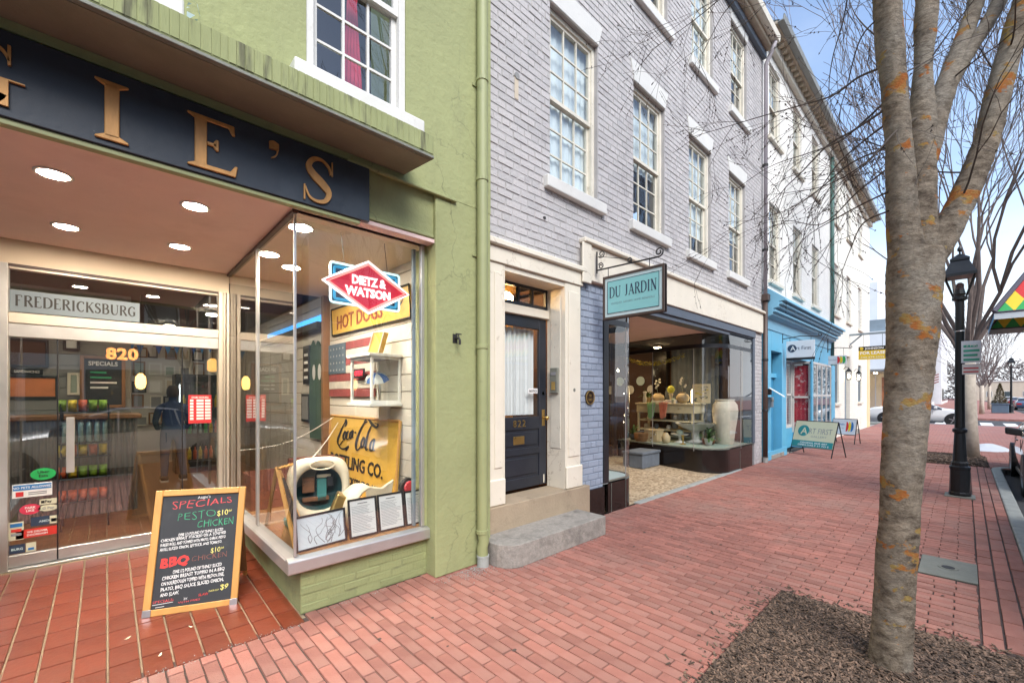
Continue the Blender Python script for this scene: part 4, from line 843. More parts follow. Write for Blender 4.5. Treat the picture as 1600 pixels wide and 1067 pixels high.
for k in range(12): MB().prism([(.11 + .11 * k, 5.3, 2.36 + .10 * (k / 12) ** 2), (.2 + .11 * k, 5.3, 2.36 + .10 * (k / 12) ** 2), (.155 + .11 * k, 5.3, 2.22 + .10 * (k / 12) ** 2)], (0, .003, 0)).build('pennant', ('umb_blue', 'canvas_blue', 'sticker_blue', 'purple')[k % 4], bn)
pd = thing('pendant_lamp', 'small amber pendant lamp hanging inside the deli', 'lamp', (.35, 4.6, 1.7)); MB().tube([(.35, 4.6, 1.9), (.35, 4.6, 3.0)], .004, 6).build('cord', 'black_metal', pd); MB().lathe([(.02, .2), (.055, .15), (.06, .06), (.045, .0), (.01, -.02)], (.35, 4.6, 1.7), 14).build('shade', 'amber_glow', pd, smooth=True)
fx = thing('wall_lamp', 'amber lantern lamp by the fridge inside the deli', 'lamp', (1.5, 6.6, 2.1)); MB().lathe([(.05, 0), (.09, .03), (.09, .2), (.03, .26)], (1.5, 6.7, 2.05), 10).build('shade', 'amber_glass', fx); MB().tube([(1.5, 6.7, 2.3), (1.5, 6.7, 3.0)], .006, 6).build('cord', 'black_metal', fx)

# person standing at the back -------------------------------------------------------
def skin_mesh(name, mat, parent, vs, es, rad, sub=2, root=0, smooth=True):
    me = bpy.data.meshes.new(name); me.from_pydata([tuple(Vector(v) - ORG[parent]) for v in vs], es, []); me.materials.append(MT[mat])
    o = bpy.data.objects.new(name, me); C.objects.link(o); o.parent = parent; ORG[o] = ORG[parent]
    sk = o.modifiers.new('skin', 'SKIN'); sk.use_smooth_shade = True
    if not me.skin_vertices: me.skin_vertices.new()
    for i, r in enumerate(rad): me.skin_vertices[0].data[i].radius = r if isinstance(r, tuple) else (r, r); me.skin_vertices[0].data[i].use_root = (i == root)
    ss = o.modifiers.new('sub', 'SUBSURF'); ss.levels = sub; ss.render_levels = sub
    return o
PX, PY, PZ = .85, 6.2, .1
per = thing('person', 'person in navy top and blue jeans standing with back turned inside the deli', 'person', (PX, PY, PZ))
q = lambda x, y, z: (PX + x, PY + y, PZ + z * .93)
body = skin_mesh('body', 'person_navy', per, [q(0, 0, .92), q(0, 0, 1.12), q(0, .0, 1.32), q(0, 0, 1.42), q(0, 0, 1.50), q(0, .02, 1.60), q(0, .02, 1.70), q(-.19, 0, 1.38), q(-.24, .03, 1.12), q(-.20, .18, .98), q(-.16, .26, 1.0), q(.19, 0, 1.38), q(.25, .03, 1.12), q(.21, .17, .98), q(.17, .25, 1.0), q(-.1, 0, .86), q(-.11, .02, .48), q(-.12, 0, .1), q(-.12, .1, .04), q(.1, 0, .86), q(.12, .0, .48), q(.15, -.02, .1), q(.16, .09, .04)],
    [(0, 1), (1, 2), (2, 3), (3, 4), (4, 5), (5, 6), (3, 7), (7, 8), (8, 9), (9, 10), (3, 11), (11, 12), (12, 13), (13, 14), (0, 15), (15, 16), (16, 17), (17, 18), (0, 19), (19, 20), (20, 21), (21, 22)],
    [(.16, .115), (.155, .11), (.17, .115), (.10, .08), .055, (.078, .092), (.062, .072), .062, .048, .038, .034, .062, .048, .038, .034, .098, .07, .055, .045, .098, .07, .055, .045])
me = body.data; me.materials.append(MT['denim']); me.materials.append(MT['skin'])
jm, jt, jb = nodes('person_cloth')        # one continuous body: top, jeans and skin by height
k_ = jt.nodes.new('ShaderNodeTexCoord'); s_ = jt.nodes.new('ShaderNodeSeparateXYZ'); jt.links.new(k_.outputs['Object'], s_.inputs[0])
rp = jt.nodes.new('ShaderNodeValToRGB'); rp.color_ramp.interpolation = 'CONSTANT'; e_ = rp.color_ramp.elements; e_[0].position = 0; e_[0].color = (.05, .09, .17, 1); e_[1].position = .475; e_[1].color = (.018, .035, .085, 1); n3 = e_.new(.745); n3.color = (.45, .26, .18, 1)
dv = jt.nodes.new('ShaderNodeMath'); dv.operation = 'DIVIDE'; dv.inputs[1].default_value = 2; jt.links.new(s_.outputs['Z'], dv.inputs[0]); jt.links.new(dv.outputs[0], rp.inputs[0]); jt.links.new(rp.outputs[0], jb.inputs['Base Color']); jb.inputs['Roughness'].default_value = .9
me.materials.clear(); me.materials.append(jm)
MB().lathe([(.0, .13), (.06, .12), (.088, .06), (.092, .0), (.085, -.06), (.05, -.09)], (PX, PY + .005, PZ + 1.54), 16).build('hair', 'hair', per, smooth=True)
for s in (-1, 1):
    cx = PX + (.14 if s > 0 else -.12); m = MB(); m.prism([(cx - .05, PY - .09, PZ + .025), (cx + .05, PY - .09, PZ + .025), (cx + .055, PY + .1, PZ + .025), (cx + .03, PY + .19, PZ + .025), (cx - .03, PY + .19, PZ + .025), (cx - .055, PY + .1, PZ + .025)], (0, 0, .075)); sh = m.build('shoe', 'shoe', per, .02, seg=2)
    m = MB(); m.prism([(cx - .052, PY - .095, PZ + .002), (cx + .052, PY - .095, PZ + .002), (cx + .058, PY + .1, PZ + .002), (cx + .033, PY + .195, PZ + .002), (cx - .033, PY + .195, PZ + .002), (cx - .058, PY + .1, PZ + .002)], (0, 0, .025)); m.build('sole', 'shoe_sole', sh, .004)
    hx = PX + (.17 if s > 0 else -.16); hy = PY + (.25 if s > 0 else .26)
    hand = skin_mesh('hand', 'skin', per, [(hx, hy, PZ + 1.0), (hx, hy + .05, PZ + 1.0), (hx, hy + .09, PZ + .995)] + [p for f in range(4) for p in ((hx - .03 + f * .02, hy + .12, PZ + .99), (hx - .03 + f * .02, hy + .15 - abs(f - 1.5) * .008, PZ + .97))] + [(hx - s * .045, hy + .07, PZ + 1.0), (hx - s * .05, hy + .1, PZ + .985)],
        [(0, 1), (1, 2)] + [e for f in range(4) for e in ((2, 3 + 2 * f), (3 + 2 * f, 4 + 2 * f))] + [(1, 11), (11, 12)], [.03, .034, .03] + [.0095, .008] * 4 + [.011, .009], 1)

# ============================================================ things in the display window
# hanging illuminated sign
dz = thing('lit_diamond_sign', 'glowing red diamond deli sign with white lettering hung in the window', 'neon sign', (1.61, .16, 2.28))
def yb(x0, x1, z0, z1, y, r=.025):
    P = []
    for cx, cz, a in ((x1 - r, z1 - r, 0), (x0 + r, z1 - r, 90), (x0 + r, z0 + r, 180), (x1 - r, z0 + r, 270)):
        P += [(cx + r * math.cos(R(a + t)), y, cz + r * math.sin(R(a + t))) for t in (0, 30, 60, 90)]
    return P
MB().prism(yb(1.300, 1.913, 2.342, 2.672, .17), (0, .02, 0)).build('back_panel', 'sticker_navy', dz)
def loopr(pts, r, nm, mt, n=8): return MB().tube(pts + [pts[0], pts[1]], r, n, False).build(nm, mt, dz, smooth=True)
loopr(yb(1.305, 1.908, 2.347, 2.667, .165, .02), .010, 'outer_tube', 'neon_cyan'); loopr(yb(1.335, 1.878, 2.377, 2.637, .165, .015), .012, 'inner_tube', 'neon_blue')
MB().prism([(1.235, .145, 2.506), (1.611, .145, 2.288), (1.990, .145, 2.506), (1.611, .145, 2.724)], (0, .02, 0)).build('diamond', 'neon_red', dz)
loopr([Vector(p) for p in ((1.235, .14, 2.506), (1.42, .14, 2.397), (1.611, .14, 2.288), (1.80, .14, 2.397), (1.990, .14, 2.506), (1.80, .14, 2.615), (1.611, .14, 2.724), (1.42, .14, 2.615))], .0105, 'border_tube', 'neon_white')
loopr([Vector(p) for p in ((1.275, .142, 2.506), (1.44, .142, 2.410), (1.611, .142, 2.312), (1.78, .142, 2.410), (1.950, .142, 2.506), (1.78, .142, 2.602), (1.611, .142, 2.700), (1.44, .142, 2.602))], .009, 'glow_tube', 'neon_pink')
text(dz, 'lettering', 'DIETZ &', .10, 'neon_white', (1.615, .139, 2.522), RX, UZ, .003, .004, width=.30); text(dz, 'lettering', 'WATSON', .10, 'neon_white', (1.615, .139, 2.425), RX, UZ, .003, .004, width=.40)
for x in (1.42, 1.80): MB().tube([(x, .17, 2.66), (x - .03, .17, 2.93)], .003, 5).build('chain', 'dark_iron', dz)
# hot dog sign, tilted, on the shiplap
hs = thing('hot_dog_sign', 'tilted yellow HOT DOGS tin sign on the white boards', 'sign', (2.17, 1.4, 2.37))
hx = 2.165; RY = (0, -1, 0)
def plx(y0, z0, y1, z1, tilt, x, d): # board leaning along y: four corners
    return [(x, y0, z0), (x, y1, z0 + tilt), (x, y1, z1 + tilt), (x, y0, z1)]
MB().prism([(hx, 2.40, 2.375), (hx, .40, 2.36), (hx, .44, 2.69), (hx, 2.43, 2.72)], (.02, 0, 0)).build('board', 'yellow_sign', hs, .002)
MB().tube([(hx, 2.40, 2.375), (hx, .40, 2.36), (hx, .44, 2.69), (hx, 2.43, 2.72), (hx, 2.40, 2.375)], .012, 6).build('edge', 'dark_iron', hs)
text(hs, 'lettering', 'HOT DOGS', .24, 'brown_ink', (hx - .004, 1.62, 2.44), RY, UZ, .002, .004, width=1.25)
MB().add(ribbon_mesh([[(.0, .0, 1), (.1, .06, 1.4), (.25, .02, .8), (.32, .1, .5)]], lambda u, v: Vector((hx - .003, .85 - u, 2.5 + v)), .03, (-.002, 0, 0)).v, [], 0)
ribbon_mesh([[(.0, .0, 1), (.1, .06, 1.4), (.25, .02, .8), (.32, .1, .5)]], lambda u, v: Vector((hx - .003, .85 - u, 2.5 + v)), .03, (-.002, 0, 0)).build('flourish', 'black_ink', hs)
# wooden flag
fgx = 2.17; flag = thing('wooden_flag', 'weathered wooden stars and stripes flag on the white boards', 'flag', (fgx, 1.8, 1.58))
for k in range(7): box('stripe', 'flag_red' if k % 2 == 0 else 'flag_white', flag, fgx - .012, fgx + .015, 1.18, 2.50, 1.58 + k * .097, 1.58 + (k + 1) * .097 - .004, .002)
box('canton', 'flag_blue', flag, fgx - .02, fgx - .0122, 1.95, 2.50, 1.87, 2.255, .001)
st = MB()
for r in range(4):
    for c_ in range(5): st.disc((fgx - .021, 2.02 + c_ * .1, 1.92 + r * .09), (0, 1, 0), (0, 0, 1), .014, .002, 5)
st.build('stars', 'flag_white', flag, kind='stuff')
# red OPEN light seen against the flag
op = thing('open_light', 'small red glowing OPEN sign in front of the flag', 'neon sign', (2.1, 1.45, 1.85)); box('case', 'black_frame', op, 2.10, 2.12, 1.32, 1.58, 1.80, 1.90, .003); text(op, 'lettering', 'OPEN', .085, 'open_red', (2.097, 1.45, 1.82), RY, UZ, .002, .001, width=.2)
# white glass display case with a tiny umbrella
cs = thing('display_case', 'small white glass display case fixed to the white boards', 'display case', (2.03, .95, 1.5))
X0, X1, Y0, Y1, Z0, Z1 = 1.86, 2.18, .62, 1.10, 1.50, 2.0
m = MB(); t = .025
for xx in (X0, X1 - t):
    for yy in (Y0, Y1 - t): m.box(xx, xx + t, yy, yy + t, Z0 + .02, Z1 - .02)
for zz in (Z0 + .02, Z1 - .045):
    m.box(X0 + t, X1 - t, Y0 + .002, Y0 + t, zz, zz + t); m.box(X0 + t, X1 - t, Y1 - t, Y1 - .002, zz, zz + t); m.box(X0 + .002, X0 + t, Y0 + t, Y1 - t, zz, zz + t)
m.build('frame', 'white_paint', cs, .002); box('lid', 'white_paint', cs, X0 - .03, X1, Y0 - .03, Y1 + .03, Z1 - .02, Z1 + .01, .004); box('base', 'white_paint', cs, X0 - .03, X1, Y0 - .03, Y1 + .03, Z0 - .012, Z0 + .02, .004)
MB().prism([(2.18, .84, 1.488), (2.18, .88, 1.488), (2.18, .86, 1.34)], (-.12, 0, 0)).build('bracket', 'white_paint', cs)
MB().quad((X0 + .012, Y0 + t, Z0 + .04), (X0 + .012, Y1 - t, Z0 + .04), (X0 + .012, Y1 - t, Z1 - .045), (X0 + .012, Y0 + t, Z1 - .045)).build('pane', 'glass_case', cs, recalc=False); MB().quad((X0 + t, Y0 + .012, Z0 + .04), (X1 - t, Y0 + .012, Z0 + .04), (X1 - t, Y0 + .012, Z1 - .045), (X0 + t, Y0 + .012, Z1 - .045)).build('pane', 'glass_case', cs, recalc=False)
um = thing('toy_umbrella', 'tiny blue and white umbrella inside the white display case', 'umbrella', (2.04, .85, 1.53))
for k in range(8):
    a0, a1 = k * math.pi / 4, (k + 1) * math.pi / 4; m = MB(); C0 = Vector((2.03, .86, 1.83)); T_ = Vector((-.3, -.35, 1)).normalized(); A_ = T_.cross(Vector((0, 0, 1))).normalized(); B_ = T_.cross(A_)
    pr_ = [(0, .0), (.06, -.012), (.105, -.04), (.125, -.08)]; vs = []
    for a in (a0, a1): vs += [C0 + (A_ * math.cos(a) + B_ * math.sin(a)) * r_ + T_ * h_ for r_, h_ in pr_]
    m.add(vs, [(i, i + 1, 5 + i, 4 + i) for i in range(3)]).build('panel', 'umb_blue' if k % 2 else 'umb_white', um, smooth=True)
MB().tube([(2.03, .86, 1.83), (2.03 + .09, .86 + .105, 1.53)], .004, 6).build('shaft', 'wood_frame', um)
bag = thing('display_stand', 'small tan printed stand on top of the white case', 'display stand', (2.0, .8, 2.01)); MB().prism([(1.96, .92, 2.012), (2.02, .80, 2.012), (2.06, .74, 2.24), (2.0, .86, 2.24)], (.06, .02, 0)).build('card', 'yellow_sign', bag, .003); MB().tube([(1.955, .92, 2.012), (1.995, .86, 2.245), (2.055, .74, 2.245), (2.015, .80, 2.012)], .006, 6).build('trim', 'white_paint', bag)
# bottling-works sign
cc = thing('bottling_sign', 'large yellow bottling company tin sign leaning in the deli window', 'sign', (2.1, 1.5, .43))
A = Vector((2.10, 2.42, .45)); B = Vector((2.10, .60, .45)); tp = Vector((.06, 0, .885)); ur = (B - A).normalized(); uu = tp.normalized(); LW = (B - A).length
MB().prism([A, B, B + tp, A + tp], (.02, 0, 0)).build('panel', 'yellow_sign', cc)
m = MB()
for p0, p1 in ((A, B), (B, B + tp), (B + tp, A + tp), (A + tp, A)): m.tube([p0 + Vector((-.004, 0, 0)), p1 + Vector((-.004, 0, 0))], .014, 4)
m.build('frame', 'oak', cc)
nrm = ur.cross(uu)
pc = lambda u, v: A + ur * (u * LW) + uu * (v * .885) + nrm * .006
script = [  # flowing script capitals and small letters, (u, v, weight)
 [(.27, .93, .5), (.235, .88, .6), (.19, .77, 1), (.155, .66, 1.2), (.165, .60, .8), (.20, .60, .5), (.24, .66, .4)], [(.255, .90, .5), (.27, .96, .7), (.285, .91, .8), (.265, .86, .5)],
 [(.27, .80, .7), (.245, .74, 1), (.25, .68, .8), (.275, .70, .6), (.285, .77, .8), (.27, .80, .5)],
 [(.325, .81, .6), (.30, .77, 1), (.30, .70, .8), (.33, .70, .4), (.345, .73, .4)], [(.385, .82, .6), (.355, .78, 1), (.35, .72, .8), (.375, .72, .6), (.395, .83, .8), (.39, .74, .8), (.41, .73, .4)], [(.42, .80, 1), (.445, .80, 1)],
 [(.60, .96, .5), (.55, .93, .7), (.49, .80, 1), (.455, .66, 1.2), (.465, .58, .8), (.50, .59, .5), (.53, .65, .4)], [(.55, .95, .4), (.60, 1.0, .8), (.66, .94, 1.3), (.72, .90, 1), (.745, .94, .5), (.70, .95, .6)],
 [(.56, .76, .7), (.53, .68, 1), (.54, .62, .8), (.565, .65, .6), (.575, .73, .8), (.56, .76, .5)], [(.66, .92, .4), (.62, .82, .8), (.595, .66, 1), (.605, .60, .6), (.63, .62, .4)], [(.70, .75, .6), (.665, .70, 1), (.66, .61, .8), (.69, .62, .6), (.71, .76, .8), (.70, .63, .8), (.725, .62, .4)],
 [(.16, .60, .4), (.22, .55, .7), (.29, .56, .9), (.34, .60, .8), (.30, .53, .5)], [(.30, .58, 1), (.32, .54, 1)]]
ribbon_mesh(script, pc, .026, nrm * .003).build('script_lettering', 'black_ink', cc)
text(cc, 'lettering', 'BOTTLING CO.', .21, 'black_ink', pc(.44, .30), ur, uu, .002, .004, width=1.45); text(cc, 'lettering', 'FREDERICKSBURG, VA.', .12, 'black_ink', pc(.46, .10), ur, uu, .002, .002, width=1.3)
# cactus panel, menu strip, crates
cu = thing('cactus_cutout', 'dark green cactus-shaped cut-out board against the side wall', 'cutout', (2.15, 3.1, 1.0))
o2 = []
for (y_, z_) in ((3.42, .98), (2.92, .98), (2.85, 1.45), (2.83, 2.0), (2.86, 2.25), (2.94, 2.36), (3.0, 2.26), (3.06, 2.33), (3.12, 2.36), (3.2, 2.27), (3.3, 2.38), (3.40, 2.3), (3.42, 2.05), (3.46, 1.5)): o2.append((2.15, y_ - .2, z_))
MB().prism(o2, (.02, 0, 0)).build('board', 'cactus_green', cu)
for yy in (3.02, 3.24): MB().disc((2.147, yy - .2, 1.92), (0, -1, 0), (0, 0, 1), .06, .003, 16, .11).build('pale_mark', 'white_paint', cu)
mn = thing('menu_strip', 'narrow black framed menu strip on the side wall', 'menu', (2.17, 3.6, 1.7)); box('frame', 'black_frame', mn, 2.15, 2.18, 3.25, 3.52, 1.76, 2.33, .003)
for k in range(4): box('line', 'white_ink', mn, 2.146, 2.15, 3.31, 3.46, 1.84 + k * .11, 1.88 + k * .11, 0)
picture_x = thing('poster', 'framed dark poster under the menu strip inside the deli', 'poster', (2.17, 3.6, 1.2)); box('frame', 'black_frame', picture_x, 2.15, 2.18, 3.25, 3.6, 1.2, 1.62, .003); box('print', 'grey_wall', picture_x, 2.146, 2.15, 3.29, 3.56, 1.24, 1.58, 0)
def crate(x0, x1, y0, y1, z0, z1, label, rz=0):
    t = thing('wooden_crate', label, 'crate', ((x0 + x1) / 2, (y0 + y1) / 2, z0)); n = 4; h = (z1 - z0) / n
    for k in range(n):
        for yy in (y0, y1 - .015): box('slat', 'crate_red', t, x0, x1, yy, yy + .015, z0 + k * h + .003, z0 + (k + 1) * h - .003, .002)
        for xx in (x0 - .001, x1 - .014): box('slat', 'crate_red', t, xx, xx + .015, y0 + .016, y1 - .016, z0 + k * h + .003, z0 + (k + 1) * h - .003, .002)
    box('bottom', 'wood_frame', t, x0 + .016, x1 - .016, y0 + .016, y1 - .016, z0, z0 + .012, 0)
crate(1.06, 1.50, 1.62, 2.0, .426, .78, 'weathered red wooden crate behind the side pane'); crate(1.55, 2.05, 1.75, 2.15, .426, .86, 'taller reddish wooden crate at the back of the display')
# retro television shell with round opening
tv = thing('retro_television', 'cream and teal retro television shell with an empty round screen', 'television', (1.36, .72, .43))
c0 = Vector((1.37, .60, .775)); n_ = Vector((-.25, -1, .12)).normalized(); rx = Vector((1, -.25, 0)).normalized(); uz = rx.cross(n_) * -1; uz = n_.cross(rx) * 1
uz = Vector((0, 0, 1)) - n_ * n_.z; uz.normalize(); rx = uz.cross(n_) * -1; rx = n_.cross(uz) * -1; rx = uz.cross(n_)
rx = Vector((-n_.y, n_.x, 0)).normalized()
def se(a, ra, rb, p=3.2):
    ca, sa = math.cos(a), math.sin(a); return rx * ra * math.copysign(abs(ca) ** (2 / p), ca) + uz * rb * math.copysign(abs(sa) ** (2 / p), sa)
n = 36; rings = []
for (ra, rb, d, p) in ((.185, .185, .02, 2.3), (.195, .195, .05, 2.3), (.225, .235, .056, 2.8), (.25, .27, .03, 3.4), (.258, .278, -.05, 3.6), (.255, .275, -.09, 3.6)): rings.append([c0 + se(2 * math.pi * k / n, ra, rb, p) + n_ * d for k in range(n)])
m = MB(); vs = [v for r in rings for v in r]; fs = [(i * n + k, i * n + (k + 1) % n, (i + 1) * n + (k + 1) % n, (i + 1) * n + k) for i in range(len(rings) - 1) for k in range(n)]
m.add(vs, fs).build('front_shell', 'cream_plastic', tv, smooth=True)
rings = [[c0 + se(2 * math.pi * k / n, ra, rb, 3.2) + n_ * d for k in range(n)] for (ra, rb, d) in ((.256, .276, -.088), (.24, .26, -.3), (.18, .2, -.36), (.01, .01, -.37))]
m = MB(); m.add([v for r in rings for v in r], [(i * n + k, i * n + (k + 1) % n, (i + 1) * n + (k + 1) % n, (i + 1) * n + k) for i in range(3) for k in range(n)]).build('back_shell', 'teal_retro', tv, smooth=True)
rings = [[c0 + se(2 * math.pi * k / n, ra, rb, 2.2) + n_ * d for k in range(n)] for (ra, rb, d) in ((.185, .185, .02), (.17, .17, -.2), (.01, .01, -.22))]
m = MB(); m.add([v for r in rings for v in r], [(i * n + k, i * n + (k + 1) % n, (i + 1) * n + (k + 1) % n, (i + 1) * n + k) for i in range(2) for k in range(n)]).build('cavity', 'teal_dark', tv, smooth=True)
MB().tube([c0 + n_ * .075 + rx * (.02 + .1 * math.cos(a)) + uz * (.205 + .04 * math.sin(a)) for a in [2 * math.pi * k / 20 for k in range(21)]], .007, 6, False).build('ring', 'cream_plastic', tv, smooth=True)
for k, (a_, b_, w_, h_) in enumerate(((-.08, .03, .05, .07), (.03, -.02, .04, .10), (.10, .05, .03, .05), (-.02, -.10, .11, .02), (.05, .1, .06, .015))):
    cc0 = c0 + rx * a_ + uz * b_ - n_ * .16; MB().prism([cc0 - rx * w_ - uz * h_, cc0 + rx * w_ - uz * h_, cc0 + rx * w_ + uz * h_, cc0 - rx * w_ + uz * h_], n_ * .06).build('inner_part', ('rust', 'teal_retro', 'car_black', 'rust', 'cream_plastic')[k], tv, .006)
box('stand', 'teal_retro', tv, 1.16, 1.6, .55, .9, .427, .50, .01)
# cream curved shell pieces (old dryer hood) and toaster
def bent(name, label, mat, prof, c, ang, sc=1):
    t = thing(name, label, 'appliance part', c); m = MB(); nn = 14; vs = []
    for i in range(nn + 1):
        a = R(-60 + 150 * i / nn)
        for (r_, h_) in prof: vs.append(Vector(c) + Vector((r_ * math.cos(a) * math.cos(ang), r_ * math.cos(a) * math.sin(ang), r_ * math.sin(a))) * sc + Vector((-math.sin(ang), math.cos(ang), 0)) * h_ * sc)
    k = len(prof); m.add(vs, [(i * k + j, i * k + j + 1, (i + 1) * k + j + 1, (i + 1) * k + j) for i in range(nn) for j in range(k - 1)] + [(i * k + k - 1, i * k, (i + 1) * k, (i + 1) * k + k - 1) for i in range(nn)]); m.build('shell', mat, t, smooth=True); return t
bp = bent('curved_shell', 'cream curved plastic shell standing before the yellow sign', 'cream_plastic', [(.20, 0), (.21, .09), (.185, .18), (.17, .18), (.175, .09), (.18, 0)], (1.60, .38, .62), R(200)); box('base', 'cream_plastic', bp, 1.50, 1.66, .34, .56, .427, .62, .03, seg=2)
m = MB(); m.prism([(1.72, .40, .45), (1.94, .42, .45), (2.0, .42, .80), (1.86, .40, .74), (1.70, .38, .78)], (0, .025, 0)); m.build('pale_shield', 'cream_plastic', None, .01, label='cream shield-shaped plastic panel leaning by the yellow sign', cat='panel')
ts = thing('toaster', 'chrome and copper toaster lying in the window display', 'toaster', (1.42, .30, .43)); m = MB(); m.prism([(1.30, .26, .55), (1.40, .24, .55), (1.47, .24, .74), (1.40, .26, .78)], (.05, .14, 0)); m.build('case', 'brass', ts, .012, seg=2); m = MB(); m.prism([(1.29, .25, .51), (1.42, .225, .51), (1.44, .225, .60), (1.33, .24, .62)], (.04, .12, 0)); m.build('tray', 'rim', ts, .006); box('foot', 'car_black', ts, 1.31, 1.46, .26, .38, .426, .515, .01)
rs = thing('red_stool_top', 'dark round stool top with a red disc at the right of the display', 'stool', (2.07, .3, .43)); MB().lathe([(.06, 0), (.02, .02), (.02, .26), (.07, .27)], (2.06, .32, .427), 14).build('stem', 'rim', rs); MB().disc((2.06, .29, .74), (1, 0, 0), (0, 0, 1), .085, .05, 20).build('rim', 'car_black', rs); MB().disc((2.06, .24, .74), (1, 0, 0), (0, 0, 1), .06, .03, 20).build('disc', 'poster_red', rs)
# rope with barbed wire look
rp_ = thing('wire_strand', 'twisted pale wire strand strung across the display', 'wire', (1.5, 1.2, 1.0)); pa = [Vector((1.02, 1.9, 1.02)) + (Vector((2.1, 2.2, 1.32)) - Vector((1.02, 1.9, 1.02))) * (k / 24) - Vector((0, 0, .10 * math.sin(math.pi * k / 24))) for k in range(25)]; MB().tube(pa, .006, 5).build('strand', 'plaster', rp_); pa = [Vector((1.25, .7, .95)) + (Vector((2.12, 2.1, 1.25)) - Vector((1.25, .7, .95))) * (k / 24) - Vector((0, 0, .04 * math.sin(math.pi * k / 24))) for k in range(25)]; MB().tube(pa, .006, 5).build('strand', 'plaster', rp_)
# easel by the side pane
ez = thing('easel', 'orange wooden folding easel in the corner of the display', 'easel', (1.07, .5, .43))
for (a, b) in (((1.03, .10, .43), (1.06, .70, .98)), ((1.18, .30, .43), (1.07, .72, .98)), ((1.05, 1.0, .43), (1.06, .72, .98))): MB().tube([a, b], .017, 4).build('leg', 'oak', ez)
MB().tube([(1.04, .62, .985), (1.20, .70, 1.0)], .014, 4).build('crossbar', 'oak', ez)
MB().prism([(1.045, .2, .50), (1.15, .34, .50), (1.09, .66, .90), (1.06, .62, .90)], (.012, -.01, .0)).build('panel', 'chalkboard', ez)
# menus in frames on the ledge inside the glass
def leaning_frame(x0, x1, y0, y1, z0, z1, label, pic='white_paper', ink=True, tx=0):
    t = thing('framed_menu' if ink else 'framed_picture', label, 'menu' if ink else 'picture', ((x0 + x1) / 2, y0, z0), 'framed menus along the ledge' if ink else None)
    A_ = Vector((x0, y0, z0)); B_ = Vector((x1, y1, z0)); T_ = Vector((tx, .05, z1 - z0)); f = .016; w_ = (B_ - A_).length; r_ = (B_ - A_).normalized(); u_ = T_.normalized(); h_ = T_.length; nn = r_.cross(u_)
    P = lambda a, b: A_ + r_ * a + u_ * b
    for (a0, a1, b0, b1) in ((0, f, 0, h_), (w_ - f, w_, 0, h_), (f, w_ - f, 0, f), (f, w_ - f, h_ - f, h_)): MB().prism([P(a0, b0), P(a1, b0), P(a1, b1), P(a0, b1)], nn * .014).build('frame_bar', 'black_frame', t, .002)
    MB().prism([P(f, f), P(w_ - f, f), P(w_ - f, h_ - f), P(f, h_ - f)], nn * .006).build('sheet', pic, t)
    if ink:
        m = MB(); rnd = random.Random(label); b = h_ - .055
        m.prism([P(w_ * .33, b + .008) + nn * .0065, P(w_ * .67, b + .008) + nn * .0065, P(w_ * .67, b + .016) + nn * .0065, P(w_ * .33, b + .016) + nn * .0065], nn * .001)
        while b > .05:
            b -= .0125; e = w_ * rnd.uniform(.55, .9)
            m.prism([P(.03, b) + nn * .0065, P(e, b) + nn * .0065, P(e, b + .003) + nn * .0065, P(.03, b + .003) + nn * .0065], nn * .001)
        m.build('print_lines', 'grey_ink', t, kind='stuff')
    return t, P, nn, w_, h_
leaning_frame(1.425, 1.672, .085, .085, .435, .745, 'black framed menu nearest the tree picture on the ledge'); leaning_frame(1.678, 1.925, .085, .085, .435, .745, 'middle black framed menu on the window ledge'); leaning_frame(1.931, 2.158, .085, .085, .435, .735, 'black framed menu at the right end of the window ledge')
t, P, nn, w_, h_ = leaning_frame(1.01, 1.405, .05, .09, .435, .69, 'black framed picture of bare branches at the ledge corner', 'white_sign', False)
br = []
rnd = random.Random(3)
for k in range(16):
    a, b = rnd.uniform(.03, w_ - .06), rnd.uniform(.02, .08); pth = [(a, b, 1)]
    for j in range(4): a += rnd.uniform(-.05, .06); b += rnd.uniform(.02, .06); a = min(max(a, .02), w_ - .02); b = min(b, h_ - .02); pth.append((a, b, .8 - j * .15))
    br.append(pth)
ribbon_mesh(br, lambda u, v: P(u, v) + nn * .0065, .006, nn * .001).build('branches', 'grey_ink', t, kind='stuff')

# ============================================================ chalkboard A-frame outside
Lb, Rb = Vector((.184, .66, .03)), Vector((.724, .474, .012)); wd = (Rb - Lb).length; rdir = (Rb - Lb).normalized(); back = Vector((-rdir.y, rdir.x, 0)); updir = (Vector((0, 0, .85)) + back * .17 + rdir * .035).normalized(); hgt = .875
ab = thing('sandwich_board', 'oak framed chalkboard A-frame with coloured handwritten specials by the entry', 'chalkboard sign', (.45, .57, .02))
nn = rdir.cross(updir)
def PB(a, b, d=0): return Lb + rdir * a + updir * b + nn * d
f = .045
for (a0, a1, b0, b1) in ((0, f, 0, hgt), (wd - f, wd, 0, hgt), (f, wd - f, 0, f), (f, wd - f, hgt - f, hgt)): MB().prism([PB(a0, b0, -.01), PB(a1, b0, -.01), PB(a1, b1, -.01), PB(a0, b1, -.01)], nn * .028).build('frame_bar', 'oak', ab, .004)
MB().prism([PB(f, f, -.004), PB(wd - f, f, -.004), PB(wd - f, hgt - f, -.004), PB(f, hgt - f, -.004)], nn * .008).build('slate', 'chalkboard', ab)
for a in (.0, wd - .05): MB().prism([PB(a, .0, .019), PB(a + .05, .0, .019), PB(a + .05, .05, .019), PB(a, .05, .019)], nn * .004).build('corner_plate', 'rim', ab, .002)
hinge = PB(wd / 2, hgt - .03, -.02)
for a in (.02, wd - .05):
    top = PB(a, hgt - .03, -.02); foot = Vector((top.x, top.y, 0)) + back * .32; foot.z = tz(foot.y); MB().tube([top, foot], .018, 4).build('rear_leg', 'oak', ab)
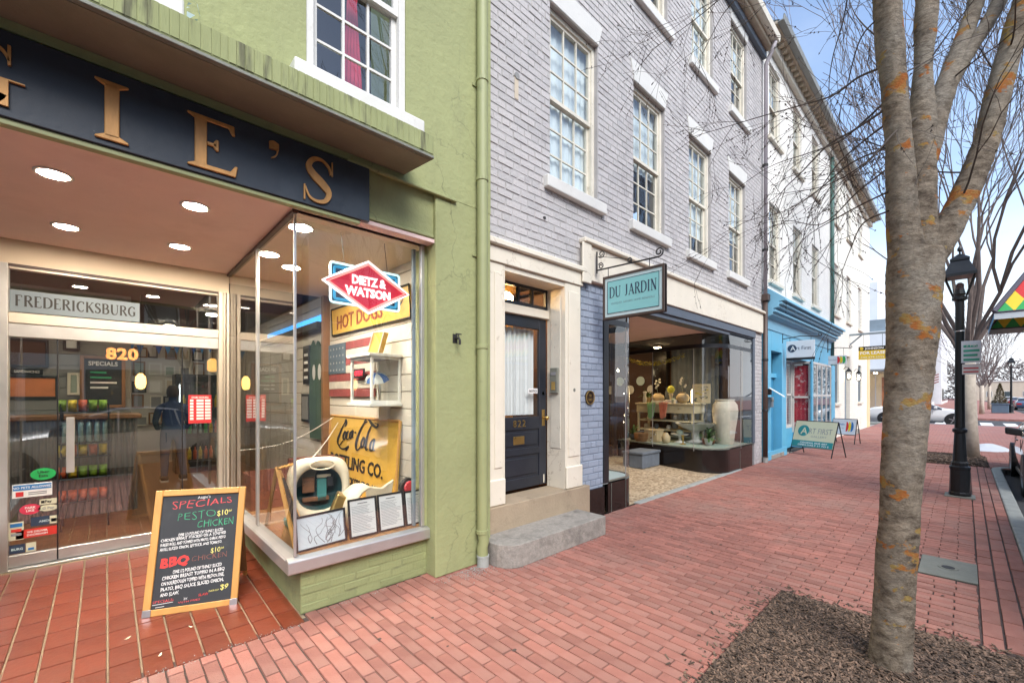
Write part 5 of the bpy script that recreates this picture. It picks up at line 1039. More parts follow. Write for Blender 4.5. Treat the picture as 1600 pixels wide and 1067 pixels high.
tb = PB(.02, .28, -.02); MB().prism([PB(.03, hgt - .05, -.03), PB(wd - .03, hgt - .05, -.03), PB(wd - .03, hgt - .05, -.03) + back * .27 - Vector((0, 0, .72)), PB(.03, hgt - .05, -.03) + back * .27 - Vector((0, 0, .72))], back * .008).build('rear_panel', 'wood_frame', ab)
def chalk(s, a, b, size, mat, width=None, bold=0, align='LEFT', slant=0): return text(ab, 'lettering', s, size, mat, PB(a, b, .0045), rdir + updir * slant, updir, .0006, bold, width=width, align=align, jit=size * .16)
chalk("Augie's", .26, .80, .028, 'chalk_white', slant=.05); chalk('SPECIALS', .10, .735, .075, 'chalk_red', .38, -.001, slant=.05)
chalk('PESTO', .14, .645, .085, 'chalk_green', .23, -.002, slant=.04); chalk('$10⁰⁰' if False else '$10', .39, .665, .055, 'chalk_yellow', .07, 0, slant=.05); chalk('00', .465, .69, .022, 'chalk_yellow', slant=.05); chalk('CHICKEN', .27, .585, .075, 'chalk_green', .23, -.001, slant=.04)
for k, s in enumerate(('ONE ½ POUND OF THINLY SLICED', 'CHICKEN BREAST STACKED ON A TOASTED', 'KAISER ROLL AND TOPPED WITH MAYO, GARLIC PESTO', 'AIOLI, SLICED ONION, LETTUCE, AND TOMATO.')): chalk(s.replace('½', '1/2'), .06 + (.10 if k == 0 else 0), .535 - k * .032, .028, 'chalk_white', (.28 if k == 0 else .40 if k != 3 else .38), .0004, slant=.06)
chalk('$10', .37, .395, .05, 'chalk_yellow', .06, slant=.05); chalk('00', .435, .417, .02, 'chalk_yellow', slant=.05); chalk('BBQ', .07, .325, .085, 'chalk_redsolid', .17, .004, slant=.06); chalk('CHICKEN', .255, .345, .055, 'chalk_brown', .22, -.001, slant=.05)
for k, s in enumerate(('ONE 1/2 POUND OF THINLY SLICED', 'CHICKEN BREAST TOPPED IN A BBQ', 'ON SOURDOUGH TOPPED WITH PROVOLONE,', 'PLATO, BBQ SAUCE, SLICED ONION,', 'AND SLAW.')): chalk(s, .09 + (.06 if k == 0 else 0), .275 - k * .038, .033, 'chalk_white', (.30 if k == 0 else .38 if k < 4 else .11), .0006, slant=.06)
chalk('SPECIALS:', .05, .082, .026, 'chalk_red', .12, slant=.05); chalk('2X', .23, .085, .02, 'chalk_white'); chalk('SLAW', .32, .095, .024, 'chalk_redsolid', .06, slant=.05); chalk('$9', .45, .125, .05, 'chalk_yellow', .05, .0005, slant=.05); chalk('ONION SOUP', .38, .115, .018, 'chalk_yellow', .065, slant=.05); chalk('WITH FRIES', .20, .062, .018, 'chalk_red', .13, slant=.05)
ribbon_mesh([[(.05, .074, 1), (.1, .076, 1), (.17, .08, 1)], [(.07, .056, 1), (.12, .058, 1)]], lambda u, v: PB(u, v, .0045), .003, nn * .0008).build('underline', 'chalk_white', ab)
# ============================================================ lavender brick building
p = thing('lavender_building', 'lavender painted brick building with white lintels and a garden shop below', 'building', (7.0, 0, 0))
WX = (4.228, 6.055, 7.885, 9.73); ww = .94
holes = [(c - ww / 2, c + ww / 2, 4.12, 6.18) for c in WX] + [(c + .1 - ww / 2, c + .1 + ww / 2, 7.52, 9.36) for c in WX] + [(2.72, 4.33, -1, 3.19), (4.82, 10.80, -1, 3.03)]
PX0, PX1, PZ1 = 2.72, 11.32, 9.72
base_ = MB()
for a, b, c, d in cells(PX0, PX1, 0, PZ1, holes):
    if not (b <= 4.83 and d <= 3.2): base_.box(a, b, 0, .28, c, d)
wl = base_.build('wall', 'purple_mortar', p)
bw = MB().box(4.33, 4.82, 0.001, .27, .38, 3.1).build('pier', 'blue_mortar', p)
rowh, L1 = .0835, .222
items = []
nrow = int(PZ1 / rowh)
for r in range(nrow):
    zc = rowh * (r + .5); hdr = (r % 6 == 5)
    Lr = L1 / 2 if hdr else L1
    x = PX0 - (Lr / 2 if r % 2 else 0) + random.uniform(-.008, .008)
    spans = [(PX0, PX1)]
    for h in holes:
        if h[2] - .01 < zc < h[3] + .01:
            ns = []
            for s0, s1 in spans:
                if h[1] <= s0 or h[0] >= s1: ns.append((s0, s1)); continue
                if h[0] > s0: ns.append((s0, h[0]))
                if h[1] < s1: ns.append((h[1], s1))
            spans = ns
    while x < PX1:
        a, b = x, x + Lr
        for s0, s1 in spans:
            u0, u1 = max(a, s0), min(b, s1)
            if u1 - u0 > .03:
                mid = (u0 + u1) / 2; blue = mid < 4.83 and zc < 3.08
                if not (zc > 3.03 and zc < 3.50 and mid > 4.36):
                    ln = u1 - u0 - .009
                    items.append(((mid, 0 if not blue else .001, zc + random.uniform(-.002, .002)), ln, rowh - .009, 'bluebrick' if blue else 'purple', u1 - u0 > Lr - .004, ('pb' + ('b' if blue else 'p'), round(ln, 2))))
        x += Lr
lay_bricks(p, items, .007, 'y', 'wall_bricks')
for i, c in enumerate(WX):
    sash_window(p, c, ww, 4.12, 6.18, 0, 3, 3, blind=(1.0, .55, .8, .6)[i])
    sash_window(p, c + .1, ww, 7.52, 9.36, 0, 3, 3, blind=(.6, .7, .9, .5)[i], lint=.26)
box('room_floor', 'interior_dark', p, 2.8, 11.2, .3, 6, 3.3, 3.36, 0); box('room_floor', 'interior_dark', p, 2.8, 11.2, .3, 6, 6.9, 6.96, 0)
# cornice, gutter and its downspouts
box('cornice', 'eave', p, PX0, PX1 + .05, -.22, .28, PZ1, PZ1 + .12, .01); box('cornice', 'slate_trim', p, PX0, PX1 + .05, -.10, .0, PZ1 - .16, PZ1, .01)
gt = MB().prism([(PX0, -.22, PZ1 + .10), (PX0, -.36, PZ1 + .10), (PX0, -.38, PZ1 + .24), (PX0, -.35, PZ1 + .24), (PX0, -.34, PZ1 + .13), (PX0, -.22, PZ1 + .13)], (8.7, 0, 0)).build('gutter', 'cream_frame', p, .004)
MB().prism([(PX0, -.22, PZ1 + .125), (PX0, 6, PZ1 + 2.6), (PX0, 6, PZ1 + .125)], (8.6, 0, 0)).build('roof', 'slate_roof', p)
ds = MB(); ds.tube([(11.28, -.30, PZ1 + .08), (11.30, -.22, PZ1 - .1), (11.34, -.09, PZ1 - .3), (11.34, -.075, 3.95)], .045, 10); dso = ds.build('downspout', 'purple_pipe', p, smooth=True)
box('hopper', 'gutter_brown', dso, 11.26, 11.42, -.16, -.02, 3.82, 3.98, .01)
MB().tube([(11.34, -.075, 3.85), (11.34, -.075, .12)], .055, 10).build('lower_pipe', 'gutter_brown', dso, smooth=True); MB().lathe([(.06, 0), (.06, .12), (.07, .13)], (11.34, -.075, 0), 12).build('shoe', 'kerb', dso)
for zc in (1.2, 2.4, 5, 7): MB().lathe([(.058, 0), (.064, .01), (.064, .05), (.058, .06)], (11.34, -.075, zc), 12).build('collar', 'dark_iron', dso)
# small wall anchors
MB().prism([(3.18, -.012, 4.78), (3.235, -.012, 4.78), (3.235, -.012, 5.02), (3.18, -.012, 5.02)], (0, .006, 0)).build('patch', 'beige_wall', p); MB().disc((3.21, -.014, 5.03), (1, 0, 0), (0, 0, 1), .035, .006).build('patch', 'grey_wall', p)
MB().lathe([(.02, 0), (.02, .02)], (3.65, -.01, 3.62), 8).build('pipe_stub', 'dark_iron', p)
# door surround
ds_ = MB(); ds_.box(2.72, 3.0, -.03, .25, .47, 2.955); ds_.box(4.02, 4.30, -.03, .25, .47, 2.955); dsur = ds_.build('door_surround', 'cream_paint', p, .006)
for a, b in ((2.87, 2.98), (4.06, 4.26)): box('panel_mould', 'cream_paint', dsur, a, b, -.042, -.031, .85, 2.86, .006)
for a, b in ((2.71, 3.01), (4.0, 4.31)): box('plinth', 'cream_paint', dsur, a, b, -.06, -.0305, .47, .74, .012)
box('architrave', 'cream_paint', dsur, 2.72, 4.33, -.05, .25, 2.957, 3.12, .006); box('cap', 'cream_paint', dsur, 2.72, 4.37, -.09, .25, 3.122, 3.19, .012)
box('reveal', 'cream_paint', dsur, 4.0, 4.02, -.028, .26, .47, 2.955, .0); box('reveal', 'cream_paint', dsur, 3.0, 3.02, -.028, .26, .47, 2.955, .0); box('reveal_panel', 'cream_frame', dsur, 3.992, 4.0, .04, .2, .95, 2.8, .004); box('head', 'cream_paint', dsur, 3.02, 4.0, -.02, .26, 2.90, 2.955, 0)
box('transom_rail', 'cream_paint', dsur, 3.02, 4.0, .22, .32, 2.535, 2.64, .006)
tf = MB(); tf.box(3.02, 4.0, .255, .30, 2.64, 2.69); tf.box(3.02, 4.0, .255, .30, 2.865, 2.90)
for x in (3.02, 3.255, 3.49, 3.725, 3.97): tf.box(x, x + .03, .26, .295, 2.69, 2.865)
tro = tf.build('transom_light', 'navy_door', dsur)
for i in range(4): MB().quad(*[(3.05 + .235 * i + u * .205, .28, z) for u, z in ((0, 2.69), (1, 2.69), (1, 2.865), (0, 2.865))]).build('pane', 'amber_glass' if i < 0 else 'glass_win', tro, recalc=False)
box('hall_wall', 'amber_lit_wall', p, 2.9, 4.5, 1.3, 1.35, .4, 3.75, 0)  # amber lamplight seen through the transom is put into this wall's colour
hl = thing('hall_lamp', 'warm lit lamp glowing behind the transom over the navy door', 'lamp', (3.75, .75, 2.8)); MB().lathe([(.01, -.1), (.09, -.06), (.1, .0), (.05, .06)], (3.75, .75, 2.86), 14).build('globe', 'lamp_warm', hl, smooth=True); MB().tube([(3.75, .75, 2.92), (3.75, .75, 3.1)], .008, 6).build('stem', 'brass', hl)
# the door itself
d = MB(); y0, y1 = .262, .305; d.box(3.03, 3.16, y0, y1, .50, 2.53); d.box(3.86, 3.985, y0, y1, .50, 2.53); d.box(3.16, 3.86, y0, y1, 2.40, 2.53); d.box(3.16, 3.86, y0, y1, 1.19, 1.34); d.box(3.16, 3.86, y0, y1, .50, .62); d.box(3.16, 3.86, y0, y1, .89, .97)
door = d.build('door', 'navy_door', p, .005)
box('panel', 'navy_door', door, 3.16, 3.86, y0 + .015, y1 - .01, .62, .89, 0); box('panel', 'navy_door', door, 3.16, 3.86, y0 + .015, y1 - .01, .97, 1.19, 0)
for z0, z1 in ((.655, .855), (1.0, 1.16)): box('raised_field', 'navy_door', door, 3.2, 3.82, y0 + .004, y0 + .016, z0, z1, .01)
MB().quad((3.16, y0 + .02, 1.34), (3.86, y0 + .02, 1.34), (3.86, y0 + .02, 2.40), (3.16, y0 + .02, 2.40)).build('pane', 'glass', door, recalc=False)
m = MB(); n = 60
for i in range(n):
    a, b = 3.14 + .70 * i / n, 3.14 + .70 * (i + 1) / n; ya = .36 + .022 * math.sin(i * .9) + .008 * math.sin(i * 2.3); yb_ = .36 + .022 * math.sin((i + 1) * .9) + .008 * math.sin((i + 1) * 2.3); m.quad((a, ya, 1.36), (b, yb_, 1.36), (b, yb_, 2.4), (a, ya, 2.4))
m.build('curtain', 'curtain', door, smooth=True, recalc=False)
for k, ch in enumerate('822'): text(door, 'digit', ch, .115, 'brass', (3.44 + k * .075, y0 - .004, 1.225), RX, UZ, .003, .0)
box('mail_slot', 'brass', door, 3.42, 3.60, y0 - .003, y0 + .006, 1.02, 1.115, .003)
kn = MB(); kn.tube([(3.93, y0, 1.32), (3.93, y0 - .045, 1.32)], .012, 8); kn.lathe([(.012, -.028), (.026, -.015), (.03, 0), (.024, .016), (.01, .022)], (3.93, y0 - .06, 1.32), 12); kn.build('knob', 'brass', door, smooth=True); box('knob_plate', 'brass', door, 3.905, 3.955, y0 - .004, y0 + .002, 1.22, 1.42, .002); MB().disc((3.93, y0, 1.62), (1, 0, 0), (0, 0, 1), .022, -.02).build('lock', 'brass', door)
nt_ = box('notice', 'white_paper', door, 3.68, 3.84, y0 + .012, y0 + .016, 1.62, 1.68, 0); text(nt_, 'lettering', 'NOTICE', .04, 'black_ink', (3.76, y0 + .009, 1.635), RX, UZ, .0005, 0, width=.13)
box('hinge', 'cream_paint', door, 3.93, 3.945, y0 - .005, y0 + .001, .52, .62, 0)
# intercom on the right reveal
ic = thing('intercom', 'grey metal intercom box on the right jamb of the navy door', 'intercom', (3.98, .12, 1.6)); box('case', 'cover_metal', ic, 3.955, 3.991, .06, .18, 1.62, 1.93, .006); box('button_row', 'grey_ink', ic, 3.951, 3.955, .08, .16, 1.84, 1.88, 0); box('lock_plate', 'brass', ic, 3.95, 3.955, .09, .15, 1.66, 1.76, .002)
bb = MB().disc((4.16, -.044, 1.66), (1, 0, 0), (0, 0, 1), .022, -.012, 12).build('door_bell', 'cover_metal', None, label='small round bell push on the cream pilaster', cat='door bell')
# stone steps
us = MB().box(2.70, 4.42, -.085, .27, 0, .468).build('upper_step', 'sandstone', None, .008, seg=2, label='upper sandstone step under the navy door', cat='step')
P_ = [(4.17, -.06), (4.17, -.49), (2.83, -.49)] + [(2.83 + .20 * math.cos(R(a)), -.29 + .20 * math.sin(R(a))) for a in (255, 240, 225, 210, 195, 180)] + [(2.63, -.06)]
MB().prism([(x, y, -.002) for x, y in P_], (0, 0, .215)).build('lower_step', 'granite', None, .007, seg=2, label='rounded grey granite step on the brick pavement', cat='step')
# bronze plaque
pq = thing('plaque', 'round bronze plaque on the blue painted brick pier', 'plaque', (4.51, 0, 1.56)); MB().disc((4.51, -.012, 1.567), (1, 0, 0), (0, 0, 1), .092, -.012, 28).build('disc', 'bronze', pq); MB().tube([(4.51 + .085 * math.cos(a), -.026, 1.567 + .085 * math.sin(a)) for a in [2 * math.pi * k / 24 for k in range(25)]], .007, 5, False).build('rim', 'brass', pq); text(pq, 'lettering', '98', .05, 'brass', (4.51, -.025, 1.575), RX, UZ, .001); text(pq, 'lettering', '1883', .045, 'brass', (4.51, -.025, 1.525), RX, UZ, .001)

# ------------------------------------------------------------ garden shop front
box('fascia', 'cream_paint', p, 4.34, 11.25, -.06, .12, 3.05, 3.50, .008); box('fascia_cap', 'cream_paint', p, 4.30, 11.28, -.11, -.0, 3.502, 3.56, .012); box('fascia_end', 'cream_paint', p, 4.28, 4.46, -.085, -.061, 3.0, 3.50, .008)
box('head_beam', 'slate_trim', p, 4.82, 10.80, -.035, .2, 2.90, 3.048, .006); box('head_beam', 'slate_trim', p, 4.82, 10.80, .0, .2, 2.83, 2.899, .004)
box('post', 'black_frame', p, 4.82, 4.94, -.02, .2, .42, 2.90, .006); box('post', 'slate_trim', p, 10.68, 10.80, -.02, .2, .5, 2.90, .006)
box('bulkhead_end', 'black_panel', p, 4.40, 4.82, -.03, .0, .0, .385, .004)
def arc(cx, cy_, r, a0, a1, n=10): return [(cx + r * math.cos(R(a0 + (a1 - a0) * k / n)), cy_ + r * math.sin(R(a0 + (a1 - a0) * k / n))) for k in range(n + 1)]
pathL = [(4.94, 0.0)] + arc(5.38, .36, .36, 270, 360) + [(5.76, 1.4), (5.9, 2.5)]
pathR = [(10.68, 0.0), (9.95, 0.0)] + arc(9.32, .52, .52, 270, 180)[0:] + [(8.92, 1.5), (9.22, 2.6)]
def strip(path, z0, z1, off=0):
    m = MB()
    for k in range(len(path) - 1): (a, b), (c, d_) = path[k], path[k + 1]; m.quad((a, b, z0), (c, d_, z0), (c, d_, z1), (a, b, z1))
    return m
def thick(path, z0, z1, t):      # closed band of thickness t to the inner side
    m = MB(); n = len(path); N_ = []
    for k in range(n):
        a = Vector(path[max(0, k - 1)]); b = Vector(path[min(n - 1, k + 1)]); tt = (b - a).normalized(); N_.append(Vector((-tt.y, tt.x)) * t)
    for k in range(n - 1):
        a, b = Vector(path[k]), Vector(path[k + 1]); c, e = b + N_[k + 1], a + N_[k]
        m.add([(a.x, a.y, z0), (b.x, b.y, z0), (c.x, c.y, z0), (e.x, e.y, z0), (a.x, a.y, z1), (b.x, b.y, z1), (c.x, c.y, z1), (e.x, e.y, z1)], [(3, 2, 1, 0), (4, 5, 6, 7), (0, 1, 5, 4), (2, 3, 7, 6)])
    return m
for nm, path, zs, sg in (('left', pathL, .42, 1), ('right', pathR, .50, -1)):
    outer = path
    db = thick(outer, 0, zs - .012, .03 * sg).build('bulkhead', 'black_panel', p, recalc=False); 
    thick(outer, zs - .012, zs + .014, .035 * sg).build('sill_band', 'cover_metal', p, recalc=False)
    fl_ = [(x, y, zs) for x, y in path] + ([(4.6, 2.5, zs), (4.6, 0.02, zs)] if sg > 0 else [(11.2, 2.6, zs), (11.2, 0.02, zs)])
    MB().prism(fl_, (0, 0, -.02)).build('display_floor', 'pale_teal' if sg > 0 else 'sage', p)
    gl_ = strip(path, zs + .014, 2.56).build('pane', 'glass_dj', p, smooth=False, recalc=False, label='curved glass of the %s display window' % nm)
    thick(outer, 2.56, 2.64, .05 * sg).build('transom_rail', 'black_frame', p, recalc=False)
    strip(path, 2.64, 2.83).build('transom_pane', 'glass_dark', p, recalc=False)
    cpath = [(x, y, 2.84) for x, y in path] + ([(4.6, 2.5, 2.84), (4.6, 0.02, 2.84)] if sg > 0 else [(11.2, 2.6, 2.84), (11.2, 0.02, 2.84)])
    MB().prism(cpath, (0, 0, .03)).build('display_ceiling', 'interior_dark', p)
for x, y in ((5.735, .9), (5.38, 0), (8.80, .52), (9.95, 0), (8.92, 1.5)): MB().tube([(x, y, .45), (x, y, 2.56)], .008, 6).build('glass_joint', 'aluminium', p)
# bulkhead panel joints and streaks are thin metal strips
for x, y in ((5.02, -.002), (5.38, -.002), (9.9, -.002), (8.93, 1.5)): box('joint', 'cover_metal', p, x - .003, x + .003, y - .003, y, .0, .4, 0)
# entry floor, soffit, door at the back
MB().add([(4.95, .02, .004), (10.6, .02, .004), (10.6, 2.7, .10), (4.95, 2.7, .10)], [(0, 1, 2, 3)]).build('entry_mosaic', 'mosaic', p, recalc=False)
box('threshold', 'kerb', p, 5.68, 9.9, -.05, .06, -.02, .012, .004)
box('soffit', 'soffit', p, 5.3, 9.2, .2, 2.7, 2.86, 2.9, 0)
box('rear_header', 'interior_dark', p, 5.8, 9.3, 2.62, 2.72, 2.45, 2.9, 0)
ed = MB()
for a, b, c, e in ((6.0, 6.12, .1, 2.45), (7.3, 7.42, .1, 2.45), (9.1, 9.22, .1, 2.45)): ed.box(a, b, 2.62, 2.7, c, e)
ed.box(6.12, 9.1, 2.62, 2.7, .1, .35); edo = ed.build('shop_door', 'interior_brown', p, .004); MB().quad((6.12, 2.66, .35), (9.1, 2.66, .35), (9.1, 2.66, 2.45), (6.12, 2.66, 2.45)).build('pane', 'glass', edo, recalc=False)
# room
box('shop_floor', 'wood_floor', p, 4.6, 11.2, 2.7, 7, .07, .1, 0); box('back_wall', 'interior_brown', p, 4.5, 11.3, 7, 7.1, .0, 3.1, 0); box('side_wall', 'interior_brown', p, 11.2, 11.3, .02, 7, 0, 3.1, 0); box('side_wall', 'interior_brown', p, 4.4, 4.5, .3, 7, 0, 3.1, 0); box('ceiling', 'dark_ceiling', p, 4.4, 11.3, .2, 7, 3.0, 3.05, 0)
# reflecting black column between the displays' back ends
box('inner_column', 'black_panel', p, 10.95, 11.19, 2.2, 2.6, .5, 2.84, .01)
# chandelier with small bulbs
ch = thing('chandelier', 'small chandelier with glowing bulbs inside the garden shop', 'chandelier', (10.0, 3.4, 2.2)); MB().tube([(10.0, 3.4, 2.2), (10.0, 3.4, 3.0)], .012, 6).build('stem', 'bronze', ch)
for k in range(6):
    a = k * math.pi / 3; cx, cy_ = 10 + .26 * math.cos(a), 3.4 + .26 * math.sin(a); MB().tube([(10, 3.4, 2.22), (10 + .13 * math.cos(a), 3.4 + .13 * math.sin(a), 2.14), (cx, cy_, 2.22)], .008, 6).build('arm', 'bronze', ch); MB().lathe([(.004, 0), (.02, .02), (.022, .05), (.004, .09)], (cx, cy_, 2.23), 8).build('bulb', 'bulb', ch, smooth=True)
for k, (x, y) in enumerate(((7.2, 3.6), (8.4, 4.4), (6.2, 4.6), (9.2, 5.4), (9.9, 1.9))):
    t = thing('ceiling_lamp', 'lit ceiling lamp inside the garden shop', 'lamp', (x, y, 2.9), 'ceiling lamps inside the garden shop'); zz = 2.83 if k == 4 else 3.0; MB().lathe([(.09, 0), (.09, -.05), (.07, -.06)], (x, y, zz), 14).build('housing', 'bronze', t); MB().lathe([(.085, -.064), (.002, -.08)], (x, y, zz), 14).build('lens', 'lamp_dj', t)
# --- goods in the right display
def vase(prof, c, mat, name, label, cat='vase', n=24): 
    return smooth_by_angle(MB().lathe(prof, c, n).build(name, mat, None, label=label, cat=cat, smooth=True), 50)
vase([(.17, 0), (.18, .02), (.205, .25), (.25, .55), (.27, .74), (.25, .88), (.20, .95), (.185, .97), (.21, .985), (.205, 1.0), (.15, .99)], (10.15, .40, .502), 'urn', 'pottery_urn', 'tall pale pottery urn at the right corner of the garden shop window', 'urn', 32)
vase([(.2, 0), (.2, .02), (.09, .06), (.075, .2), (.1, .26), (.28, .33), (.42, .42), (.45, .45), (.43, .45), (.25, .36), (.02, .34)], (9.95, .98, .502), 'ceramic_white', 'pedestal_bowl', 'white pedestal bowl beside the pale urn', 'bowl', 28)
vase([(.12, 0), (.12, .015), (.03, .05), (.03, .15), (.19, .18), (.2, .2), (.02, .19)], (9.66, 1.22, .502), 'ceramic_white', 'cake_stand', 'small white cake stand left of the pedestal bowl', 'cake stand')
vase([(.07, 0), (.08, .04), (.06, .09), (.01, .10)], (9.66, 1.22, .702), 'sage', 'moss_candle', 'squat green candle on the cake stand', 'candle')
# cream dresser behind with goods on top
dsr = thing('dresser', 'cream painted dresser laden with vases inside the garden shop', 'dresser', (10.2, 1.8, .5))
box('top', 'cream_furniture', dsr, 9.95, 10.6, 1.0, 2.55, 1.36, 1.40, .008); box('drawer_front', 'cream_furniture', dsr, 9.98, 10.58, 1.03, 2.52, 1.16, 1.358, .006)
for x in (10.0, 10.52):
    for y in (1.05, 2.46): box('leg', 'cream_furniture', dsr, x, x + .05, y, y + .05, .502, 1.16, .006)
for zz in (.72, .95): box('shelf', 'cream_furniture', dsr, 9.99, 10.57, 1.06, 2.5, zz, zz + .03, .004)
for y in (1.4, 2.1): MB().lathe([(.001, 0), (.02, .01), (.001, .025)], (9.965, y, 1.25), 8).build('knob', 'brass', dsr)
vase([(.06, 0), (.14, .05), (.17, .12), (.14, .19), (.07, .23), (.08, .25), (.05, .25)], (10.2, 2.05, 1.401), 'ceramic_tan', 'round_vase', 'round tan vase with a white orchid on the dresser, left one')
vase([(.06, 0), (.13, .05), (.16, .13), (.13, .2), (.06, .25), (.08, .27), (.05, .27)], (10.2, 1.40, 1.401), 'ceramic_tan', 'round_vase', 'round tan vase with a pink orchid on the dresser, right one')
def orchid(c, mat, label):
    t = thing('orchid', label, 'flower', c); rnd = random.Random(label); MB().tube([c, (c[0], c[1] + .03, c[2] + .2), (c[0], c[1] - .04, c[2] + .38)], .005, 5).build('stem', 'sage', t)
    for k in range(7): cc_ = Vector(c) + Vector((rnd.uniform(-.06, .02), rnd.uniform(-.1, .06), .16 + k * .035)); MB().disc(cc_, (0, 1, .2), (0, -.2, 1), .028, .006, 7).build('blossom', mat, t)
orchid((10.2, 2.05, 1.62), 'ceramic_white', 'white orchid in the left tan vase'); orchid((10.2, 1.40, 1.64), 'ceramic_white', 'pale orchid in the right tan vase')
lt = thing('topiary', 'lime round topiary ball on a small pale stand', 'ornament', (10.2, 1.72, 1.4)); MB().lathe([(.07, 0), (.05, .03), (.025, .08), (.05, .2), (.06, .24)], (10.2, 1.70, 1.401), 14).build('stand', 'cream_furniture', lt, smooth=True); MB().lathe([(.01, 0), (.07, .03), (.1, .1), (.07, .17), (.01, .2)], (10.2, 1.70, 1.635), 14).build('ball', 'lime', lt, smooth=True)
for k, (y, mt) in enumerate(((1.98, 'ceramic_white'), (1.63, 'ceramic_white'))): box('book_stack', mt, None, 10.0, 10.2, y - .14, y + .14, 1.401, 1.46 + .02 * k, .006, label=('pale book lying on the dresser by the left vase', 'thicker pale book lying in the middle of the dresser')[k], cat='book')
pf = thing('leaf_picture', 'square botanical picture leaning at the right end of the dresser', 'picture', (10.3, 1.1, 1.4)); box('frame', 'cream_furniture', pf, 10.28, 10.31, .78, 1.2, 1.402, 1.86, .004); 
rnd = random.Random(8)
for k in range(26): MB().disc((10.278, rnd.uniform(.84, 1.14), rnd.uniform(1.46, 1.8)), (0, 1, rnd.uniform(-.6, .6)), (0, rnd.uniform(-.6, .6), 1), .03, -.003, 6, .014).build('leaf_print', rnd.choice(['sage', 'leaf_yellow', 'blue_grey_trunk']), pf)
for y0_, mt, lb in ((1.98, 'cloth_green', 'green cloth hanging from the dresser drawer'), (1.66, 'cloth_coral', 'coral cloth hanging from the dresser drawer')):
    m = MB(); nn_ = 10
    for i in range(nn_):
        a, b = y0_ + .24 * i / nn_, y0_ + .24 * (i + 1) / nn_; xa = 9.94 - .03 * (i % 2); xb = 9.94 - .03 * ((i + 1) % 2); zb = 1.0 + .12 * abs(i / nn_ - .5); m.quad((xa, a * .6 + (y0_ + .12) * .4, zb), (xb, b * .6 + (y0_ + .12) * .4, zb), (xb + .02, b, 1.41), (xa + .02, a, 1.41)); m.quad((xa + .02, a, 1.41), (xb + .02, b, 1.41), (10.06, b, 1.415), (10.06, a, 1.415))
    m.build('cloth', mt, None, label=lb, cat='cloth', smooth=True, recalc=False)
# garland of yellow leaves under the transom
gr = thing('garland', 'yellow leaf garland strung across the garden shop window', 'garland', (9.2, 1.7, 2.4)); m = MB()
for k in range(420):
    t = k / 419; c = Vector((9.16 + .12 * math.sin(t * 9) * .3, 2.35 - 1.45 * t, 2.48 - .16 * math.sin(math.pi * t))) + Vector((rnd.uniform(-.03, .03), rnd.uniform(-.03, .03), rnd.uniform(-.045, .045))); a = rnd.random() * 6.28; u = Vector((math.cos(a) * .4, math.sin(a), rnd.uniform(-.6, .6))).normalized() * .03; v = Vector((rnd.uniform(-.4, .4), -u.z, u.y)).normalized() * .012; m.add([c - u, c + v, c + u, c - v], [(0, 1, 2, 3)])
m.build('leaves', 'leaf_yellow', gr, recalc=False, kind='stuff'); MB().tube([(9.16, 2.35 - 1.45 * k / 12, 2.48 - .16 * math.sin(math.pi * k / 12)) for k in range(13)], .006, 5).build('cord', 'sage', gr)
# more stock: ferns, baskets, candlesticks, plates
def fern(c, n_, sz, label, pot='ceramic_white'):
    t = thing('potted_fern', label, 'plant', c); smooth_by_angle(MB().lathe([(.05, 0), (.07, .02), (.09, .12), (.095, .14), (.07, .13)], c, 14).build('pot', pot, t, smooth=True), 50); m = MB(); rf = random.Random(label)
    for k in range(n_):
        a = rf.random() * 6.28; el_ = rf.uniform(.3, 1.3); L_ = sz * rf.uniform(.6, 1.1); d = Vector((math.cos(a) * math.cos(el_), math.sin(a) * math.cos(el_), math.sin(el_))); p0 = Vector(c) + Vector((0, 0, .13)); sd_ = d.cross(Vector((0, 0, 1))).normalized() * .02
        for j in range(5):
            p1 = p0 + d * L_ / 5; d = (d + Vector((0, 0, -.22))).normalized(); m.add([p0 - sd_, p0 + sd_, p1 + sd_ * .8, p1 - sd_ * .8], [(0, 1, 2, 3)]); p0 = p1
    m.build('fronds', 'fern', t, recalc=False); return t
fern((9.62, .55, .502), 26, .34, 'leafy fern in a white pot left of the pale urn'); fern((10.75, .95, .502), 30, .5, 'large fern behind the pale urn', 'urn'); fern((10.35, 2.42, 1.401), 22, .3, 'small fern at the left end of the dresser top', 'ceramic_tan'); fern((9.45, 2.3, .502), 20, .28, 'small fern at the back of the display floor', 'blue_grey_trunk')
